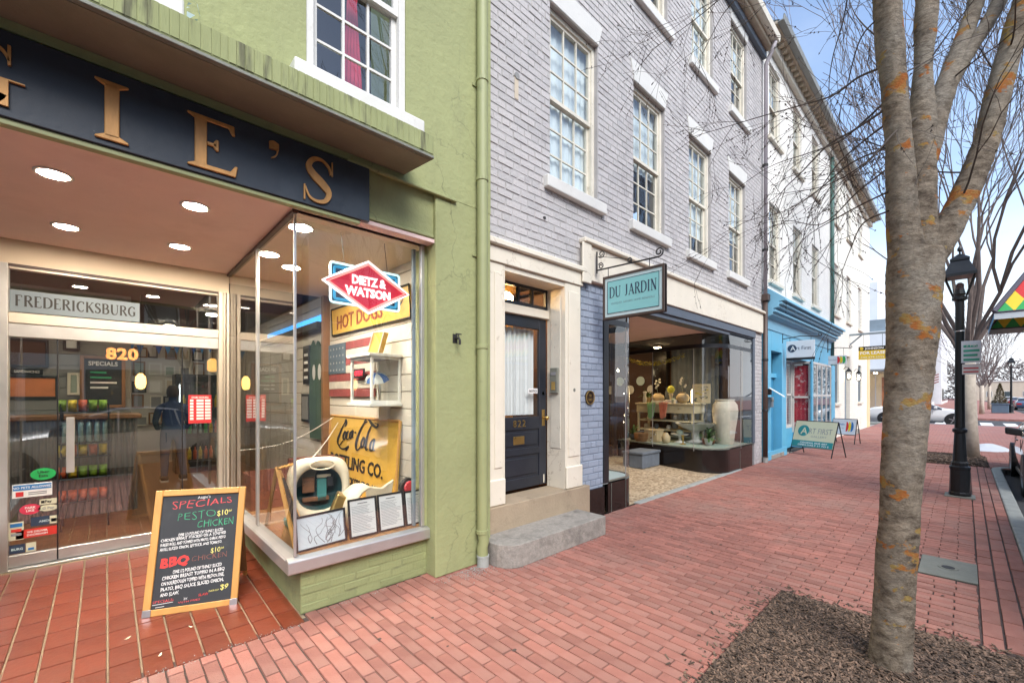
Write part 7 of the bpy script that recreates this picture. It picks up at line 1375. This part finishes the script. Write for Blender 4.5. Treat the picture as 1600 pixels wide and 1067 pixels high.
MB().prism([P(.012, .235, .0185), P(w_ - .012, .235, .0185), P(w_ - .012, .40, .0185), P(.012, .40, .0185)], nn * .002).build('band', 'sign_teal', t); MB().disc(P(.26, .67, .0185), r, u, .15, .003, 24).build('emblem', 'sign_teal', t); text(t, 'lettering', 'A', .26, 'sign_cream', P(.28, .575, .0225), r, u, .001, .003); text(t, 'lettering', 'RT FIRST', .21, 'grey_ink', P(.70, .60, .0195), r, u, .001, -.002, width=.58); text(t, 'lettering', 'GALLERY', .07, 'grey_ink', P(.68, .5, .0195), r, u, .001, -.001, width=.4); text(t, 'lettering', 'ORIGINAL FINE ART', .06, 'white_ink', P(.58, .325, .021), r, u, .001, .001, width=.7); text(t, 'lettering', 'OPEN DAILY 11 TO 5', .06, 'white_ink', P(.58, .26, .021), r, u, .001, .001, width=.8)
t, P, r, u, nn, w_, top = easel_sign('folding_sign', 'white folding sign with bright swirls near the corner building', (17.75, -.20, 0), (17.6, -.86, 0), .30, .80, 'white_sign', .22)
for k, mt in enumerate(('harl_red', 'harl_yellow', 'sticker_blue')): MB().prism([P(.40 + k * .07 + .07 * math.cos(R(q)), .57 + .17 * math.sin(R(q)), .0185 + k * .001) for q in range(-90, 91, 20)], nn * .002).build('swirl', mt, t)
text(t, 'lettering', 'Open Studio', .09, 'sticker_blue', P(.2, .62, .0195), r, u, .001, 0, width=.3); text(t, 'lettering', 'pottery & art', .06, 'grey_ink', P(.2, .5, .0195), r, u, .001, 0, width=.28)

# ============================================================ street lamp
def street_lamp(x, y, label, sc=1, detail=True):
    t = thing('street_lamp', label, 'street lamp', (x, y, 0), rz=0); 
    MB().box(-.17, .17, -.17, .17, -.01, .02).build('foot_plate', 'cover_metal', t, .004)
    MB().lathe([(.125, .02), (.125, .06), (.118, .08), (.112, .42), (.12, .44), (.12, .47), (.10, .49), (.10, .53), (.085, .56)], (0, 0, 0), 12 if detail else 8).build('base', 'black_metal', t)
    MB().lathe([(.082, .55), (.062, 1.0), (.085, 1.02), (.085, 1.06), (.060, 1.08), (.052, 3.08), (.09, 3.1), (.09, 3.14), (.06, 3.16)], (0, 0, 0), 16).build('shaft', 'black_metal', t, smooth=False)
    l = MB()
    for k in range(4):
        q = math.pi / 4 + k * math.pi / 2; l.tube([(.1 * math.cos(q), .1 * math.sin(q), 3.15), (.235 * math.cos(q), .235 * math.sin(q), 3.47)], .011, 4)
    lo = l.build('lantern_frame', 'black_metal', t)
    for k in range(4):
        q, q2 = math.pi / 4 + k * math.pi / 2, math.pi / 4 + (k + 1) * math.pi / 2; MB().quad((.1 * math.cos(q), .1 * math.sin(q), 3.15), (.1 * math.cos(q2), .1 * math.sin(q2), 3.15), (.235 * math.cos(q2), .235 * math.sin(q2), 3.47), (.235 * math.cos(q), .235 * math.sin(q), 3.47)).build('pane', 'glass', lo, recalc=False)
    MB().lathe([(.262, 3.455), (.262, 3.50), (.25, 3.51), (.14, 3.70), (.155, 3.71), (.155, 3.74), (.09, 3.78), (.03, 3.82)], (0, 0, 0), 4, ph=math.pi / 4).build('cap', 'black_metal', t); MB().lathe([(.012, 3.8), (.012, 3.86), (.03, 3.88), (.03, 3.91), (.004, 3.96)], (0, 0, 0), 8).build('finial', 'black_metal', t); MB().lathe([(.06, 3.17), (.07, 3.19), (.05, 3.28), (.05, 3.34), (.02, 3.37)], (0, 0, 0), 10).build('lamp_holder', 'black_metal', lo)
    if sc != 1: t.scale = (sc, sc, sc)
    return t
sl = street_lamp(9.8, -3.27, 'black street lamp post with square lantern behind the tree')
MB().lathe([(.055, 0), (.058, .006), (.055, .012)], (0, 0, 2.6), 12).build('band', 'aluminium', sl)
sn = thing('parking_sign', 'green and white parking sign plates on the near lamp post', 'sign', (9.74, -3.40, 1.93)); box('upper_plate', 'white_sign', sn, 9.735, 9.740, -3.50, -3.285, 2.10, 2.44, .0); box('lower_plate', 'white_paper', sn, 9.735, 9.740, -3.49, -3.295, 1.92, 2.08, .0)
for k in range(4): box('text_line', 'street_green', sn, 9.731, 9.7345, -3.48 + .02 * (k % 2), -3.31, 2.13 + k * .07, 2.165 + k * .07, 0)
for k in range(2): box('text_line', 'red_paper', sn, 9.731, 9.7345, -3.47, -3.31, 1.95 + k * .055, 1.97 + k * .055, 0)
text(sn, 'lettering', '2 HR', .06, 'white_ink', (9.7305, -3.395, 2.35), LFT, UZ, .0005, .0, width=.12)
l2 = street_lamp(58, -6.12, 'distant black street lamp beside the planter', 1.28, False)

# ============================================================ trees
def limb(m, pts, rs, n=8, wob=0):
    m.tube(pts, rs, n)
def grow(m, p, d, r, L_, dep, rnd, spread, up, minr, tips=None):
    p = Vector(p); d = Vector(d).normalized(); seg = 4; pts = [p.copy()]; rs = [r]
    for k in range(seg):
        d = (d + Vector((rnd.uniform(-1, 1), rnd.uniform(-1, 1), rnd.uniform(-1, 1))) * .17 + Vector((0, 0, up))).normalized(); p = p + d * L_ / seg; pts.append(p.copy()); rs.append(max(minr, r * (1 - .45 * (k + 1) / seg)))
    m.tube(pts, rs, 6 if r > .04 else (4 if r > .012 else 3), False)
    if dep <= 0:
        if tips is not None: tips.append((p.copy(), d.copy()))
        return
    nb = rnd.choice((2, 3, 3)) if dep > 1 else rnd.choice((3, 4))
    for i in range(nb):
        k = rnd.randint(2, seg) if i else seg
        ax = Vector((rnd.uniform(-1, 1), rnd.uniform(-1, 1), rnd.uniform(-.5, .5))).normalized(); dd = (d + ax * spread * rnd.uniform(.5, 1.2)).normalized(); grow(m, pts[k], dd, rs[k] * rnd.uniform(.6, .8), L_ * rnd.uniform(.62, .85), dep - 1, rnd, spread, up, minr, tips)
def vase_tree(x, y, h, label, seed, nl=7, dep=4, tr=.13, mat='twig', tmat='bark_pale', fork=.28, lean=(0, 0), cat='tree', group=None, name='bare_tree', spread=.42, minr=.005, open_=.42):
    rnd = random.Random(seed); t = thing(name, label, cat, (x, y, 0), group); m = MB(); fz = h * fork
    m.tube([(x, y, -.05), (x + lean[0] * .3, y + lean[1] * .3, fz * .35), (x + lean[0], y + lean[1], fz)], [tr * 1.25, tr, tr * .95], 10); m.build('trunk', tmat, t, smooth=True); cr = MB()
    for k in range(nl):
        q = 2 * math.pi * k / nl + rnd.uniform(-.3, .3); d = Vector((math.cos(q) * open_, math.sin(q) * open_, 1)); lm = MB(); L0 = h * .36 * rnd.uniform(.8, 1.15)
        grow(cr, (x + lean[0], y + lean[1], fz * rnd.uniform(.85, 1.0)), d, tr * .38, L0, dep, rnd, spread, .05, minr)
    cr.build('crown', mat, t, recalc=False); return t
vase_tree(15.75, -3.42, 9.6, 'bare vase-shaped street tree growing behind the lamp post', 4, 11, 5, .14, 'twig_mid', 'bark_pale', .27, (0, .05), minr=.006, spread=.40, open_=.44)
# near tree: traced from its own stems
def FP(px_, py_, f): r = (px_ - 800) / 670 * f; return Vector((CAM.x + FW[0] * f + RT[0] * r, CAM.y + FW[1] * f + RT[1] * r, CAM.z + (617 - py_) / 670 * f))
TREE = NEAR_TREE
nt1 = thing('street_tree', 'near street tree with grey bark and orange lichen patches', 'tree', TREE['base'])
def stem(name, pts, n=20, rough=.02, seed=0, ns=14):
    sp = spline([tuple(q) for q in pts], ns); P_ = [Vector(q[:3]) for q in sp]; rs = [q[3] for q in sp]; m = MB(); m.tube(P_, rs, n)
    vs = []; sv = Vector((seed, 0, 0))
    for vi, v in enumerate(m.v):
        q = Vector(v); i = min(vi // n, len(P_) - 1); c = P_[i]; e = Vector((q.x, q.y, q.z * 1.6))
        a1 = noise.noise(q * 4 + sv) * .9 + noise.noise(e * 14 + sv) * .55; a2 = 1 - 2 * abs(noise.noise(e * 30 + sv)); a3 = noise.noise(e * 70) * .3
        vs.append(tuple(q + (q - c).normalized() * rough * (a1 + .35 * a2 + a3)))
    m.v = vs; return m.build(name, 'bark', nt1, smooth=True)
for i, (nm, pts) in enumerate(TREE['stems']): stem(nm, pts, 64 if i == 0 else 36, .006, i * 7, 22 if i == 0 else 12)
crn = MB(); rc = random.Random(19)
for nm, pts in TREE['stems'][1:]:          # the limbs carry on above the frame
    e0, e1 = Vector(pts[-2][:3]), Vector(pts[-1][:3]); grow(crn, e1 - (e1 - e0).normalized() * .03, (e1 - e0), pts[-1][3], 1.5, 5, rc, .5, .07, .003)
crn.build('crown', 'twig', nt1, recalc=False)
tw = MB(); rnd = random.Random(77); buds = MB()
def twig(p0, pts, r0):
    sp = spline([tuple(q) for q in pts], 5); P_ = [Vector(q) for q in sp]; n = len(P_); tw.tube(P_, [max(.0016, r0 * (1 - .8 * k / n)) for k in range(n)], 5, False)
    for k in range(3, n):
        if rnd.random() < .34:
            d = (P_[k] - P_[k - 1]).normalized(); ax = Vector((rnd.uniform(-1, 1), rnd.uniform(-1, 1), rnd.uniform(-.9, .5))).normalized(); grow(tw, P_[k], d + ax * .9, max(.0022, r0 * .4), rnd.uniform(.15, .5), rnd.choice((0, 1, 1, 2)), rnd, .8, -.04, .0014, tips)
tips = []
for pts, r0 in TREE['twigs']: twig(None, pts, r0)
for _ in range(12):      # small shoots up the stems
    nm, pts = rnd.choice(TREE['stems'][1:]); q = rnd.choice(pts[1:]); d = Vector((rnd.uniform(-1, 1), rnd.uniform(-1, 1), rnd.uniform(0, 1))); grow(tw, q[:3], d, .006, rnd.uniform(.3, .6), 2, rnd, .6, .0, .0015, tips)
tw.build('twigs', 'twig', nt1, recalc=False)
for c, d in tips:
    for k in range(rnd.choice((1, 2, 3))): cc_ = c - d * rnd.uniform(0, .12); q = .006; buds.add([cc_ + Vector((q, 0, 0)), cc_ + Vector((-q, 0, q)), cc_ + Vector((0, q, -q)), cc_ + Vector((0, -q, 0))], [(0, 1, 2), (0, 2, 3), (0, 3, 1), (1, 3, 2)])
buds.build('buds', 'twig', nt1, kind='stuff', recalc=False)

# ============================================================ cars
def car(loc, rz, paint, label, L_=4.6, W_=1.8, H_=1.38, coupe=True, group=None, name='parked_car', cat='car'):
    t = thing(name, label, cat, loc, group, rz=rz); h = W_ / 2; k = L_ / 4.6; kz = H_ / 1.38
    st = [(-2.30, .42, .72, .80, .74, .76, .70), (-2.24, .30, .80, .86, .82, .88, .74), (-1.95, .22, .90, .90, .86, .98, .76), (-1.55, .20, .93, .90, .87, 1.02, .72), (-.95, .19, .93, .90, .88, 1.32, .60), (-.45, .19, .92, .90, .88, 1.38, .60), (.05, .19, .91, .90, .88, 1.36, .60), (.45, .19, .90, .90, .88, 1.22, .64), (.95, .19, .89, .90, .87, .96, .74), (1.45, .20, .83, .90, .86, .88, .72), (1.95, .22, .74, .88, .82, .79, .68), (2.22, .28, .64, .80, .74, .68, .62), (2.30, .36, .56, .70, .66, .60, .55)]
    S_ = []
    for (x, zb, zk, hl, hk, zt, ht) in st:
        q = h / .9; S_.append([(x * k, 0, zb * kz), (x * k, hl * q * .9, zb * kz), (x * k, hl * q, (zb + .14) * kz), (x * k, hl * q * 1.0, (zb * .4 + zk * .6) * kz), (x * k, hk * q, zk * kz), (x * k, ht * q, zt * kz), (x * k, ht * q * .55, (zt + .025) * kz), (x * k, 0, (zt + .035) * kz)])
    body, gl = MB(), MB(); n = 8
    for side in (1, -1):
        for i in range(len(S_) - 1):
            for j in range(n - 1):
                q = [S_[i][j], S_[i + 1][j], S_[i + 1][j + 1], S_[i][j + 1]]; q = [(x, y * side, z) for x, y, z in q]
                cab = 3 <= i <= 7
                (gl if (cab and j == 4 and i in (4, 5, 6)) or (j >= 4 and i in (3, 7)) else body).add(q, [(0, 1, 2, 3)])
        for e in (0, -1): body.add([(x, y * side, z) for x, y, z in S_[e]], [tuple(range(n))])
    def weld(m, nm, mt):
        o = m.build(nm, mt, t, recalc=True); bm = bmesh.new(); bm.from_mesh(o.data); bmesh.ops.remove_doubles(bm, verts=bm.verts, dist=.002); bmesh.ops.recalc_face_normals(bm, faces=bm.faces); bm.to_mesh(o.data); bm.free(); smooth_by_angle(o, 35); return o
    bo = weld(body, 'body', paint); g_ = weld(gl, 'windows', 'glass_dark')
    for x in (-.98 * k, .02 * k):
        for s in (-1, 1): MB().tube([(x, s * h * .965, .9 * kz), (x * .9, s * h * .68, 1.33 * kz)], .022, 4).build('pillar', paint, t)
    for x in (-1.42 * k, 1.42 * k):
        for s in (-1, 1):
            cy_ = s * (h * .985); MB().disc((x, cy_ - s * .02, .33), (1, 0, 0), (0, 0, 1), .385, -s * .06 if s < 0 else -.06, 24).build('wheel_arch', 'car_black', t)
            wt = MB(); vs = []; nn_ = 24; prof = [(.20, .02), (.30, .03), (.325, .0), (.325, -.16), (.30, -.19), (.2, -.19)]
            for r_, o_ in prof: vs += [(x + r_ * math.cos(6.2832 * q / nn_), cy_ + s * o_, .325 + r_ * math.sin(6.2832 * q / nn_)) for q in range(nn_)]
            whl = wt.add(vs, [(i * nn_ + q, i * nn_ + (q + 1) % nn_, (i + 1) * nn_ + (q + 1) % nn_, (i + 1) * nn_ + q) for i in range(5) for q in range(nn_)]).build('wheel', 'tyre', t, smooth=True)
            rm = MB(); rm.tube([(x + .21 * math.cos(q), cy_ + s * .022, .325 + .21 * math.sin(q)) for q in [6.2832 * i / 20 for i in range(21)]], .02, 5, False)
            for i in range(5): q = i * 1.2566 + .3; rm.tube([(x + .03 * math.cos(q), cy_ + s * .02, .325 + .03 * math.sin(q)), (x + .21 * math.cos(q), cy_ + s * .02, .325 + .21 * math.sin(q))], .026, 5)
            rm.disc((x, cy_ + s * .02, .325), (1, 0, 0), (0, 0, 1), .05, -s * .02, 10); rm.build('rim', 'rim', whl)
    for s in (-1, 1):
        box('headlight', 'lens', t, 2.13 * k, 2.262 * k, s * h * .74 - .14, s * h * .74 + .14, .52 * kz, .64 * kz, .03, seg=2); box('tail_light', 'tail_red', t, -2.31 * k, -2.12 * k, s * h * .70 - .2, s * h * .70 + .2, .62 * kz, .80 * kz, .03, seg=2)
        mi = MB().prism([(.62 * k, s * (h - .02), .93 * kz), (.78 * k, s * (h - .02), .93 * kz), (.76 * k, s * (h + .19), .96 * kz), (.64 * k, s * (h + .19), .96 * kz)], (0, 0, .13)).build('mirror', paint if paint == 'car_white' else 'car_black', t, .025, seg=2)
        box('door_handle', paint, t, -.5 * k, -.32 * k, s * h * .985 - .015, s * h * .985 + .015, .78 * kz, .81 * kz, .005); box('sill_trim', 'car_black', t, -1.0 * k, 1.0 * k, s * h * .95 - .02, s * h * .95 + .02, .17 * kz, .24 * kz, .01); box('door_gap', 'car_black', t, -.72 * k, -.708 * k, s * h * .993 - .004, s * h * .993 + .004, .28 * kz, .86 * kz, 0); box('door_gap', 'car_black', t, .56 * k, .572 * k, s * h * .993 - .004, s * h * .993 + .004, .28 * kz, .86 * kz, 0)
    box('grille', 'car_black', t, 2.24 * k, 2.315 * k, -.42, .42, .36 * kz, .48 * kz, .01); box('number_plate', 'white_paper', t, -2.325 * k, -2.29 * k, -.26, .26, .5 * kz, .62 * kz, .004)
    return t
car((35.3, -1.45, -.13), R(-90), 'car_white', 'white coupe crossing the side street beyond the corner', 4.7, 1.85, 1.36, name='white_car')
car((12.9, -4.92, -.14), R(180), 'car_dark', 'dark parked car at the right edge beside the kerb', 4.5, 1.78, 1.46)
car((.2, -5.0, -.14), R(180), 'car_white', 'white parked car reflected in the deli door glass', 4.8, 1.85, 1.45)
car((-5.6, -5.0, -.14), R(180), 'car_silver', 'silver parked car reflected at the left of the deli door', 4.7, 1.85, 1.45)
car((6.0, -5.0, -.14), R(180), 'car_silver', 'silver parked car reflected in the deli display glass', 4.6, 1.82, 1.6)
FC = 'cars far down the street'
for x, y, pt, rz, lb in ((78, -8.2, 'car_blue', 0, 'far dark blue car down the street'), (96, -8.4, 'car_red', 0, 'far red car down the street'), (120, -9, 'car_silver', 0, 'farthest silver car down the street')): car((x, y, -.14), rz, pt, lb, group=FC)

# ============================================================ umbrella canopy at the right edge
ux, uy, uz0, uz1, rad = 8.99, -4.565, 2.62, 4.33, 1.4
ub = thing('patio_umbrella', 'square patio umbrella with bright harlequin diamonds at the right edge', 'umbrella', (ux, uy, -.14))
MB().tube([(ux, uy, -.14), (ux, uy, 4.38)], .025, 8).build('pole', 'black_metal', ub); MB().lathe([(.25, -.14), (.25, -.08), (.05, -.04), (.04, .2)], (ux, uy, 0), 16).build('base', 'black_metal', ub)
cols_ = ['harl_green', 'harl_yellow', 'harl_red', 'harl_orange']; ns = 4; RWS = 12; PO = R(135)
for s_ in range(ns):
    q0, q1 = PO + 2 * math.pi * s_ / ns, PO + 2 * math.pi * (s_ + 1) / ns; A0 = Vector((ux + rad * math.cos(q0), uy + rad * math.sin(q0), uz0)); B0 = Vector((ux + rad * math.cos(q1), uy + rad * math.sin(q1), uz0)); T0 = Vector((ux, uy, uz1)); m = MB(); vs = []; ix = {}; fs = []; mi = []
    for i in range(RWS + 1):
        f0 = i / RWS; nd = RWS - i; E0, E1 = A0 * (1 - f0) + T0 * f0, B0 * (1 - f0) + T0 * f0
        for j in range(nd + 1): ix[i, j] = len(vs); vs.append(E0 + (E1 - E0) * (j / max(1, nd)))
    for i in range(RWS):
        for j in range(RWS - i):
            fs.append((ix[i, j], ix[i, j + 1], ix[i + 1, j])); mi.append(i % 4)
            if j: fs.append((ix[i, j], ix[i + 1, j], ix[i + 1, j - 1])); mi.append((i + 1) % 4)
    m.add(vs, fs); o = m.build('canopy_panel', cols_[0], ub, recalc=False)
    for c in cols_[1:]: o.data.materials.append(MT[c])
    o.data.polygons.foreach_set('material_index', mi)
    MB().tube([A0 + Vector((0, 0, .01)), T0 + Vector((0, 0, .01))], .03, 5).build('rib', 'canvas_grey', ub); MB().quad(A0 - Vector((0, 0, .085)), B0 - Vector((0, 0, .085)), B0 - Vector((0, 0, .012)), A0 - Vector((0, 0, .012))).build('valance', 'canvas_blue' if s_ % 2 else 'white_sign', ub, recalc=False)
    MB().tube([A0, B0], .012, 5).build('edge_piping', 'canvas_grey', ub)

# ============================================================ planter, snow, flag, far trees and buildings
pn = thing('planter', 'blue-grey square planter on the far pavement', 'planter', (57.6, -5.45, 0)); MB().prism([(57.1, -5.95, 0), (58.1, -5.95, 0), (58.1, -4.95, 0), (57.1, -4.95, 0)], (0, 0, .78)).build('tub', 'planter_blue', pn, .02); box('rim', 'planter_blue', pn, 57.04, 58.16, -6.01, -4.89, .782, .86, .01)
sh = thing('conical_shrub', 'brownish conical evergreen growing in the far planter', 'shrub', (57.6, -5.45, .85)); m = MB(); rnd = random.Random(9)
for k in range(1500):
    hh = rnd.random() ** 1.3; rr = (1 - hh) * .5 * rnd.uniform(.55, 1.05) + .03; q = rnd.random() * 6.28; c = Vector((57.6 + rr * math.cos(q), -5.45 + rr * math.sin(q), .87 + hh * 1.75)); d = Vector((rnd.uniform(-1, 1), rnd.uniform(-1, 1), rnd.uniform(-.2, 1))).normalized() * .09; e = d.cross(Vector((rnd.random(), rnd.random(), rnd.random()))).normalized() * .03; m.add([c - e, c + e, c + d], [(0, 1, 2)])
m.build('foliage', 'evergreen', sh, recalc=False); MB().lathe([(.06, 0), (.05, .3), (.02, 1.4)], (57.6, -5.45, .85), 6).build('stem', 'twig', sh)
m = MB(); vs = []; nx = 16
for j in range(nx + 1):
    for i in range(nx + 1): x = (i / nx - .5) * 2; y = (j / nx - .5) * 2; e = max(0, 1 - x * x - y * y); vs.append((19.0 + x * .85, -3.75 + y * .5, -.012 + .14 * e ** .7 * (1 + .6 * noise.noise((x * 2.2, y * 2.2, 5)))))
m.add(vs, [(j * (nx + 1) + i, j * (nx + 1) + i + 1, (j + 1) * (nx + 1) + i + 1, (j + 1) * (nx + 1) + i) for j in range(nx) for i in range(nx)]).build('snow_heap', 'snow', None, smooth=True, recalc=False, label='leftover white snow heap on the brick pavement', cat='snow')
fp = thing('street_flag', 'small national flag on a slanted pole far down the street', 'flag', (62, -.2, 3)); MB().tube([(62, .2, 3.2), (62, -1.6, 4.0)], .03, 6).build('pole', 'white_paint', fp)
for k in range(7): MB().prism([(62, -.6, 3.45 - k * .13), (62, -1.5, 3.8 - k * .13), (62, -1.45, 3.67 - k * .13), (62, -.6, 3.33 - k * .13)], (.02, 0, 0)).build('stripe', 'flag_red' if k % 2 == 0 else 'umb_white', fp)
MB().prism([(61.98, -.6, 3.46), (61.98, -1.0, 3.62), (61.98, -1.0, 3.1), (61.98, -.6, 2.95)], (.01, 0, 0)).build('canton', 'umb_blue', fp)
# far buildings: wall, windows, shopfront each their own
def far_building(name, label, x0, x1, y0, y1, h, mat, side, wz=((4.2, 5.9), (7.2, 8.8)), nw=3, win='glass_dark', shop=True, trim='white_paint', nside=3, facey=None, roof='slate_roof'):
    t = thing(name, label, 'building', ((x0 + x1) / 2, (y0 + y1) / 2, 0)); box('wall', mat, t, x0, x1, y0, y1, -.15, h, 0); box('cornice', trim, t, x0 - .2, x1 + .2, y0 - .2, y1 + .2, h, h + .35, .02)
    fy = y0 if side < 0 else y1; sg_ = -1 if side < 0 else 1
    for (za, zb) in wz:
        if zb > h - .2: continue
        for i in range(nw):
            c = x0 + (x1 - x0) * (i + .5) / nw; f = MB(); 
            f.box(c - .62, c + .62, min(fy, fy + sg_ * .05), max(fy, fy + sg_ * .05), za - .1, zb + .12); wo = f.build('window', trim, t); yy = fy + sg_ * .055; MB().quad((c - .5, yy, za), (c + .5, yy, za), (c + .5, yy, zb), (c - .5, yy, zb)).build('pane', win, wo, recalc=False); MB().box(c - .5, c + .5, min(yy, yy + sg_ * .02), max(yy, yy + sg_ * .02), (za + zb) / 2 - .03, (za + zb) / 2 + .03).build('rail', trim, wo)
        for i in range(nside):
            c = y0 + (y1 - y0) * (i + .5) / nside; f = MB(); f.box(x0 - .05, x0, c - .62, c + .62, za - .1, zb + .12); wo = f.build('window', trim, t); MB().quad((x0 - .055, c - .5, za), (x0 - .055, c + .5, za), (x0 - .055, c + .5, zb), (x0 - .055, c - .5, zb)).build('pane', win, wo, recalc=False)
    if shop:
        sf = box('shopfront', trim, t, x0 + .3, x1 - .3, min(fy, fy + sg_ * .08), max(fy, fy + sg_ * .08), 0, 3.3, .01); yy = fy + sg_ * .085; n = max(2, int((x1 - x0) / 1.8))
        for i in range(n): q0 = x0 + .5 + (x1 - x0 - 1) * i / n; q1 = x0 + .4 + (x1 - x0 - 1) * (i + 1) / n; MB().quad((q0, yy, .5), (q1, yy, .5), (q1, yy, 2.7), (q0, yy, 2.7)).build('pane', win, sf, recalc=False)
    return t
# modern corner building over the side street
mc = thing('corner_shop', 'white corner shop with wide glazing across the side street', 'building', (49, 6, 0)); box('upper_wall', 'white_wall', mc, 44, 56, .3, 14, 3.6, 6.6, .01); box('upper_storey', 'steel_blue', mc, 44.6, 56, 1.0, 14, 6.6, 7.6, .01); box('tower', 'white_wall', mc, 46, 56, 1.6, 14, 7.6, 10.9, .01); box('canopy', 'grey_wall', mc, 43.2, 56, -.4, 14, 3.42, 3.6, .02); box('back_wall', 'beige_wall', mc, 47, 56, .6, 14, 0, 3.42, 0); box('end_wall', 'white_wall', mc, 55.9, 56, .3, .6, 0, 3.42, 0)
for y in (.35, 1.5, 2.7, 3.9, 5.1, 6.3): box('mullion', 'aluminium', mc, 44.05, 44.12, y, y + .07, 0, 3.42, .005)
for k in range(5): y = .42 + 1.2 * k; MB().quad((44.09, y, .02), (44.09, y + 1.1, .02), (44.09, y + 1.1, 3.42), (44.09, y, 3.42)).build('pane', 'glass', mc, recalc=False)
for x in (44.4, 47, 50, 53): box('mullion', 'aluminium', mc, x, x + .08, .35, .42, 0, 3.42, .005)
po2 = thing('orange_poster', 'tall orange poster behind the far corner shop glazing', 'poster', (45, 1.0, .5)); box('sheet', 'orange_poster', po2, 45.0, 45.03, .75, 1.25, .6, 3.0, 0)
for k in range(3):
    dl = thing('ceiling_lamp', 'small lit lamp inside the far corner shop', 'lamp', (45.5, 1 + k * .7, 3.2), 'lamps inside the far corner shop'); MB().lathe([(.12, 0), (.12, -.06), (.01, -.08)], (45.5, 1 + k * .7, 3.41), 8).build('lens', 'bulb', dl)
far_building('brick_row_house', 'red brick row building past the far corner shop', 56.4, 66, .6, 12, 8.6, 'red_brick', -1); far_building('tan_row_house', 'tan row building farther along the street', 66.2, 80, .2, 12, 9.6, 'tan_brick', -1, nw=4); far_building('grey_row_house', 'pale grey row building at the far end of the street', 80.2, 104, .4, 12, 12.2, 'grey_brick', -1, nw=6); far_building('white_row_house', 'white building closing the left side of the street', 104.4, 140, -.5, 12, 15, 'white_wall', -1, nw=7)
far_building('end_house', 'low beige house at the far end of the road', 190, 215, -24, -3, 5.5, 'beige_wall', -1, ((1.2, 2.6),), 3, nside=6, shop=False)
# far bare trees
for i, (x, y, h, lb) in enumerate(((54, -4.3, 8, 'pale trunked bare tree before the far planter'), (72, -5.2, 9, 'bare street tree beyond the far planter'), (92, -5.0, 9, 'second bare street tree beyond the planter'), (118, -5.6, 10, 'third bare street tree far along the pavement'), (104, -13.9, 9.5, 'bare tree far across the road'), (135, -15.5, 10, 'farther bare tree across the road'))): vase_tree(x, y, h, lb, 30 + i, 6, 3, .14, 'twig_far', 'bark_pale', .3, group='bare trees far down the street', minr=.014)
hedge = MB(); rnd = random.Random(12)
for k in range(16000):
    x = rnd.uniform(205, 240); y = rnd.uniform(-60, 30); top = 13 + 5 * noise.noise((y * .12, 0, 3)) + 2 * noise.noise((y * .4, 1, 3)); z = rnd.random() ** .8 * top; d = Vector((rnd.uniform(-1, 1), rnd.uniform(-1, 1), rnd.uniform(-.5, 1))).normalized() * rnd.uniform(.4, 1.1); e = d.cross(Vector((rnd.random(), 1, rnd.random()))).normalized() * rnd.uniform(.15, .4); c = Vector((x, y, z)); hedge.add([c - e, c + e, c + d], [(0, 1, 2)])
hedge.build('far_woods', 'far_foliage', None, kind='stuff', recalc=False, label='distant grey-green line of trees closing the street', cat='woods')

# ============================================================ the opposite side of the street (seen in the shop glass)
far_building('opposite_building', 'tan brick building across the street mirrored in the deli door', -14, -3, -30, -17.5, 9.5, 'tan_brick', 1, nw=4, nside=0); far_building('opposite_building', 'red brick building across the street mirrored in the deli window', -2.8, 6.5, -30, -17.5, 8.4, 'red_brick', 1, nw=3, nside=0); far_building('opposite_building', 'pale building across the street mirrored in upper panes', 6.8, 18, -30, -17.5, 10.2, 'white_wall', 1, nw=4, nside=0); far_building('opposite_building', 'grey brick building across the street mirrored in the garden shop', 18.3, 32, -30, -17.5, 8.8, 'grey_brick', 1, nw=5, nside=0)
far_building('opposite_building', 'grey building across the street beyond the left edge', -34, -14.3, -30, -17.5, 8.2, 'grey_brick', 1, nw=6, nside=0)
for i, (x, y, h) in enumerate(((-4.5, -14.3, 9.5), (2.5, -14.2, 10.5), (9.5, -14.4, 9.8), (17, -14.3, 10))): vase_tree(x, y, h, ('bare tree across the street mirrored in the deli transom', 'bare tree across the street mirrored in the red-curtained window', 'bare tree across the street mirrored in the lavender upper panes', 'bare tree across the street mirrored in the garden shop glass')[i], 60 + i, 7, 4, .16, 'twig', 'bark_pale', .25, minr=.009)
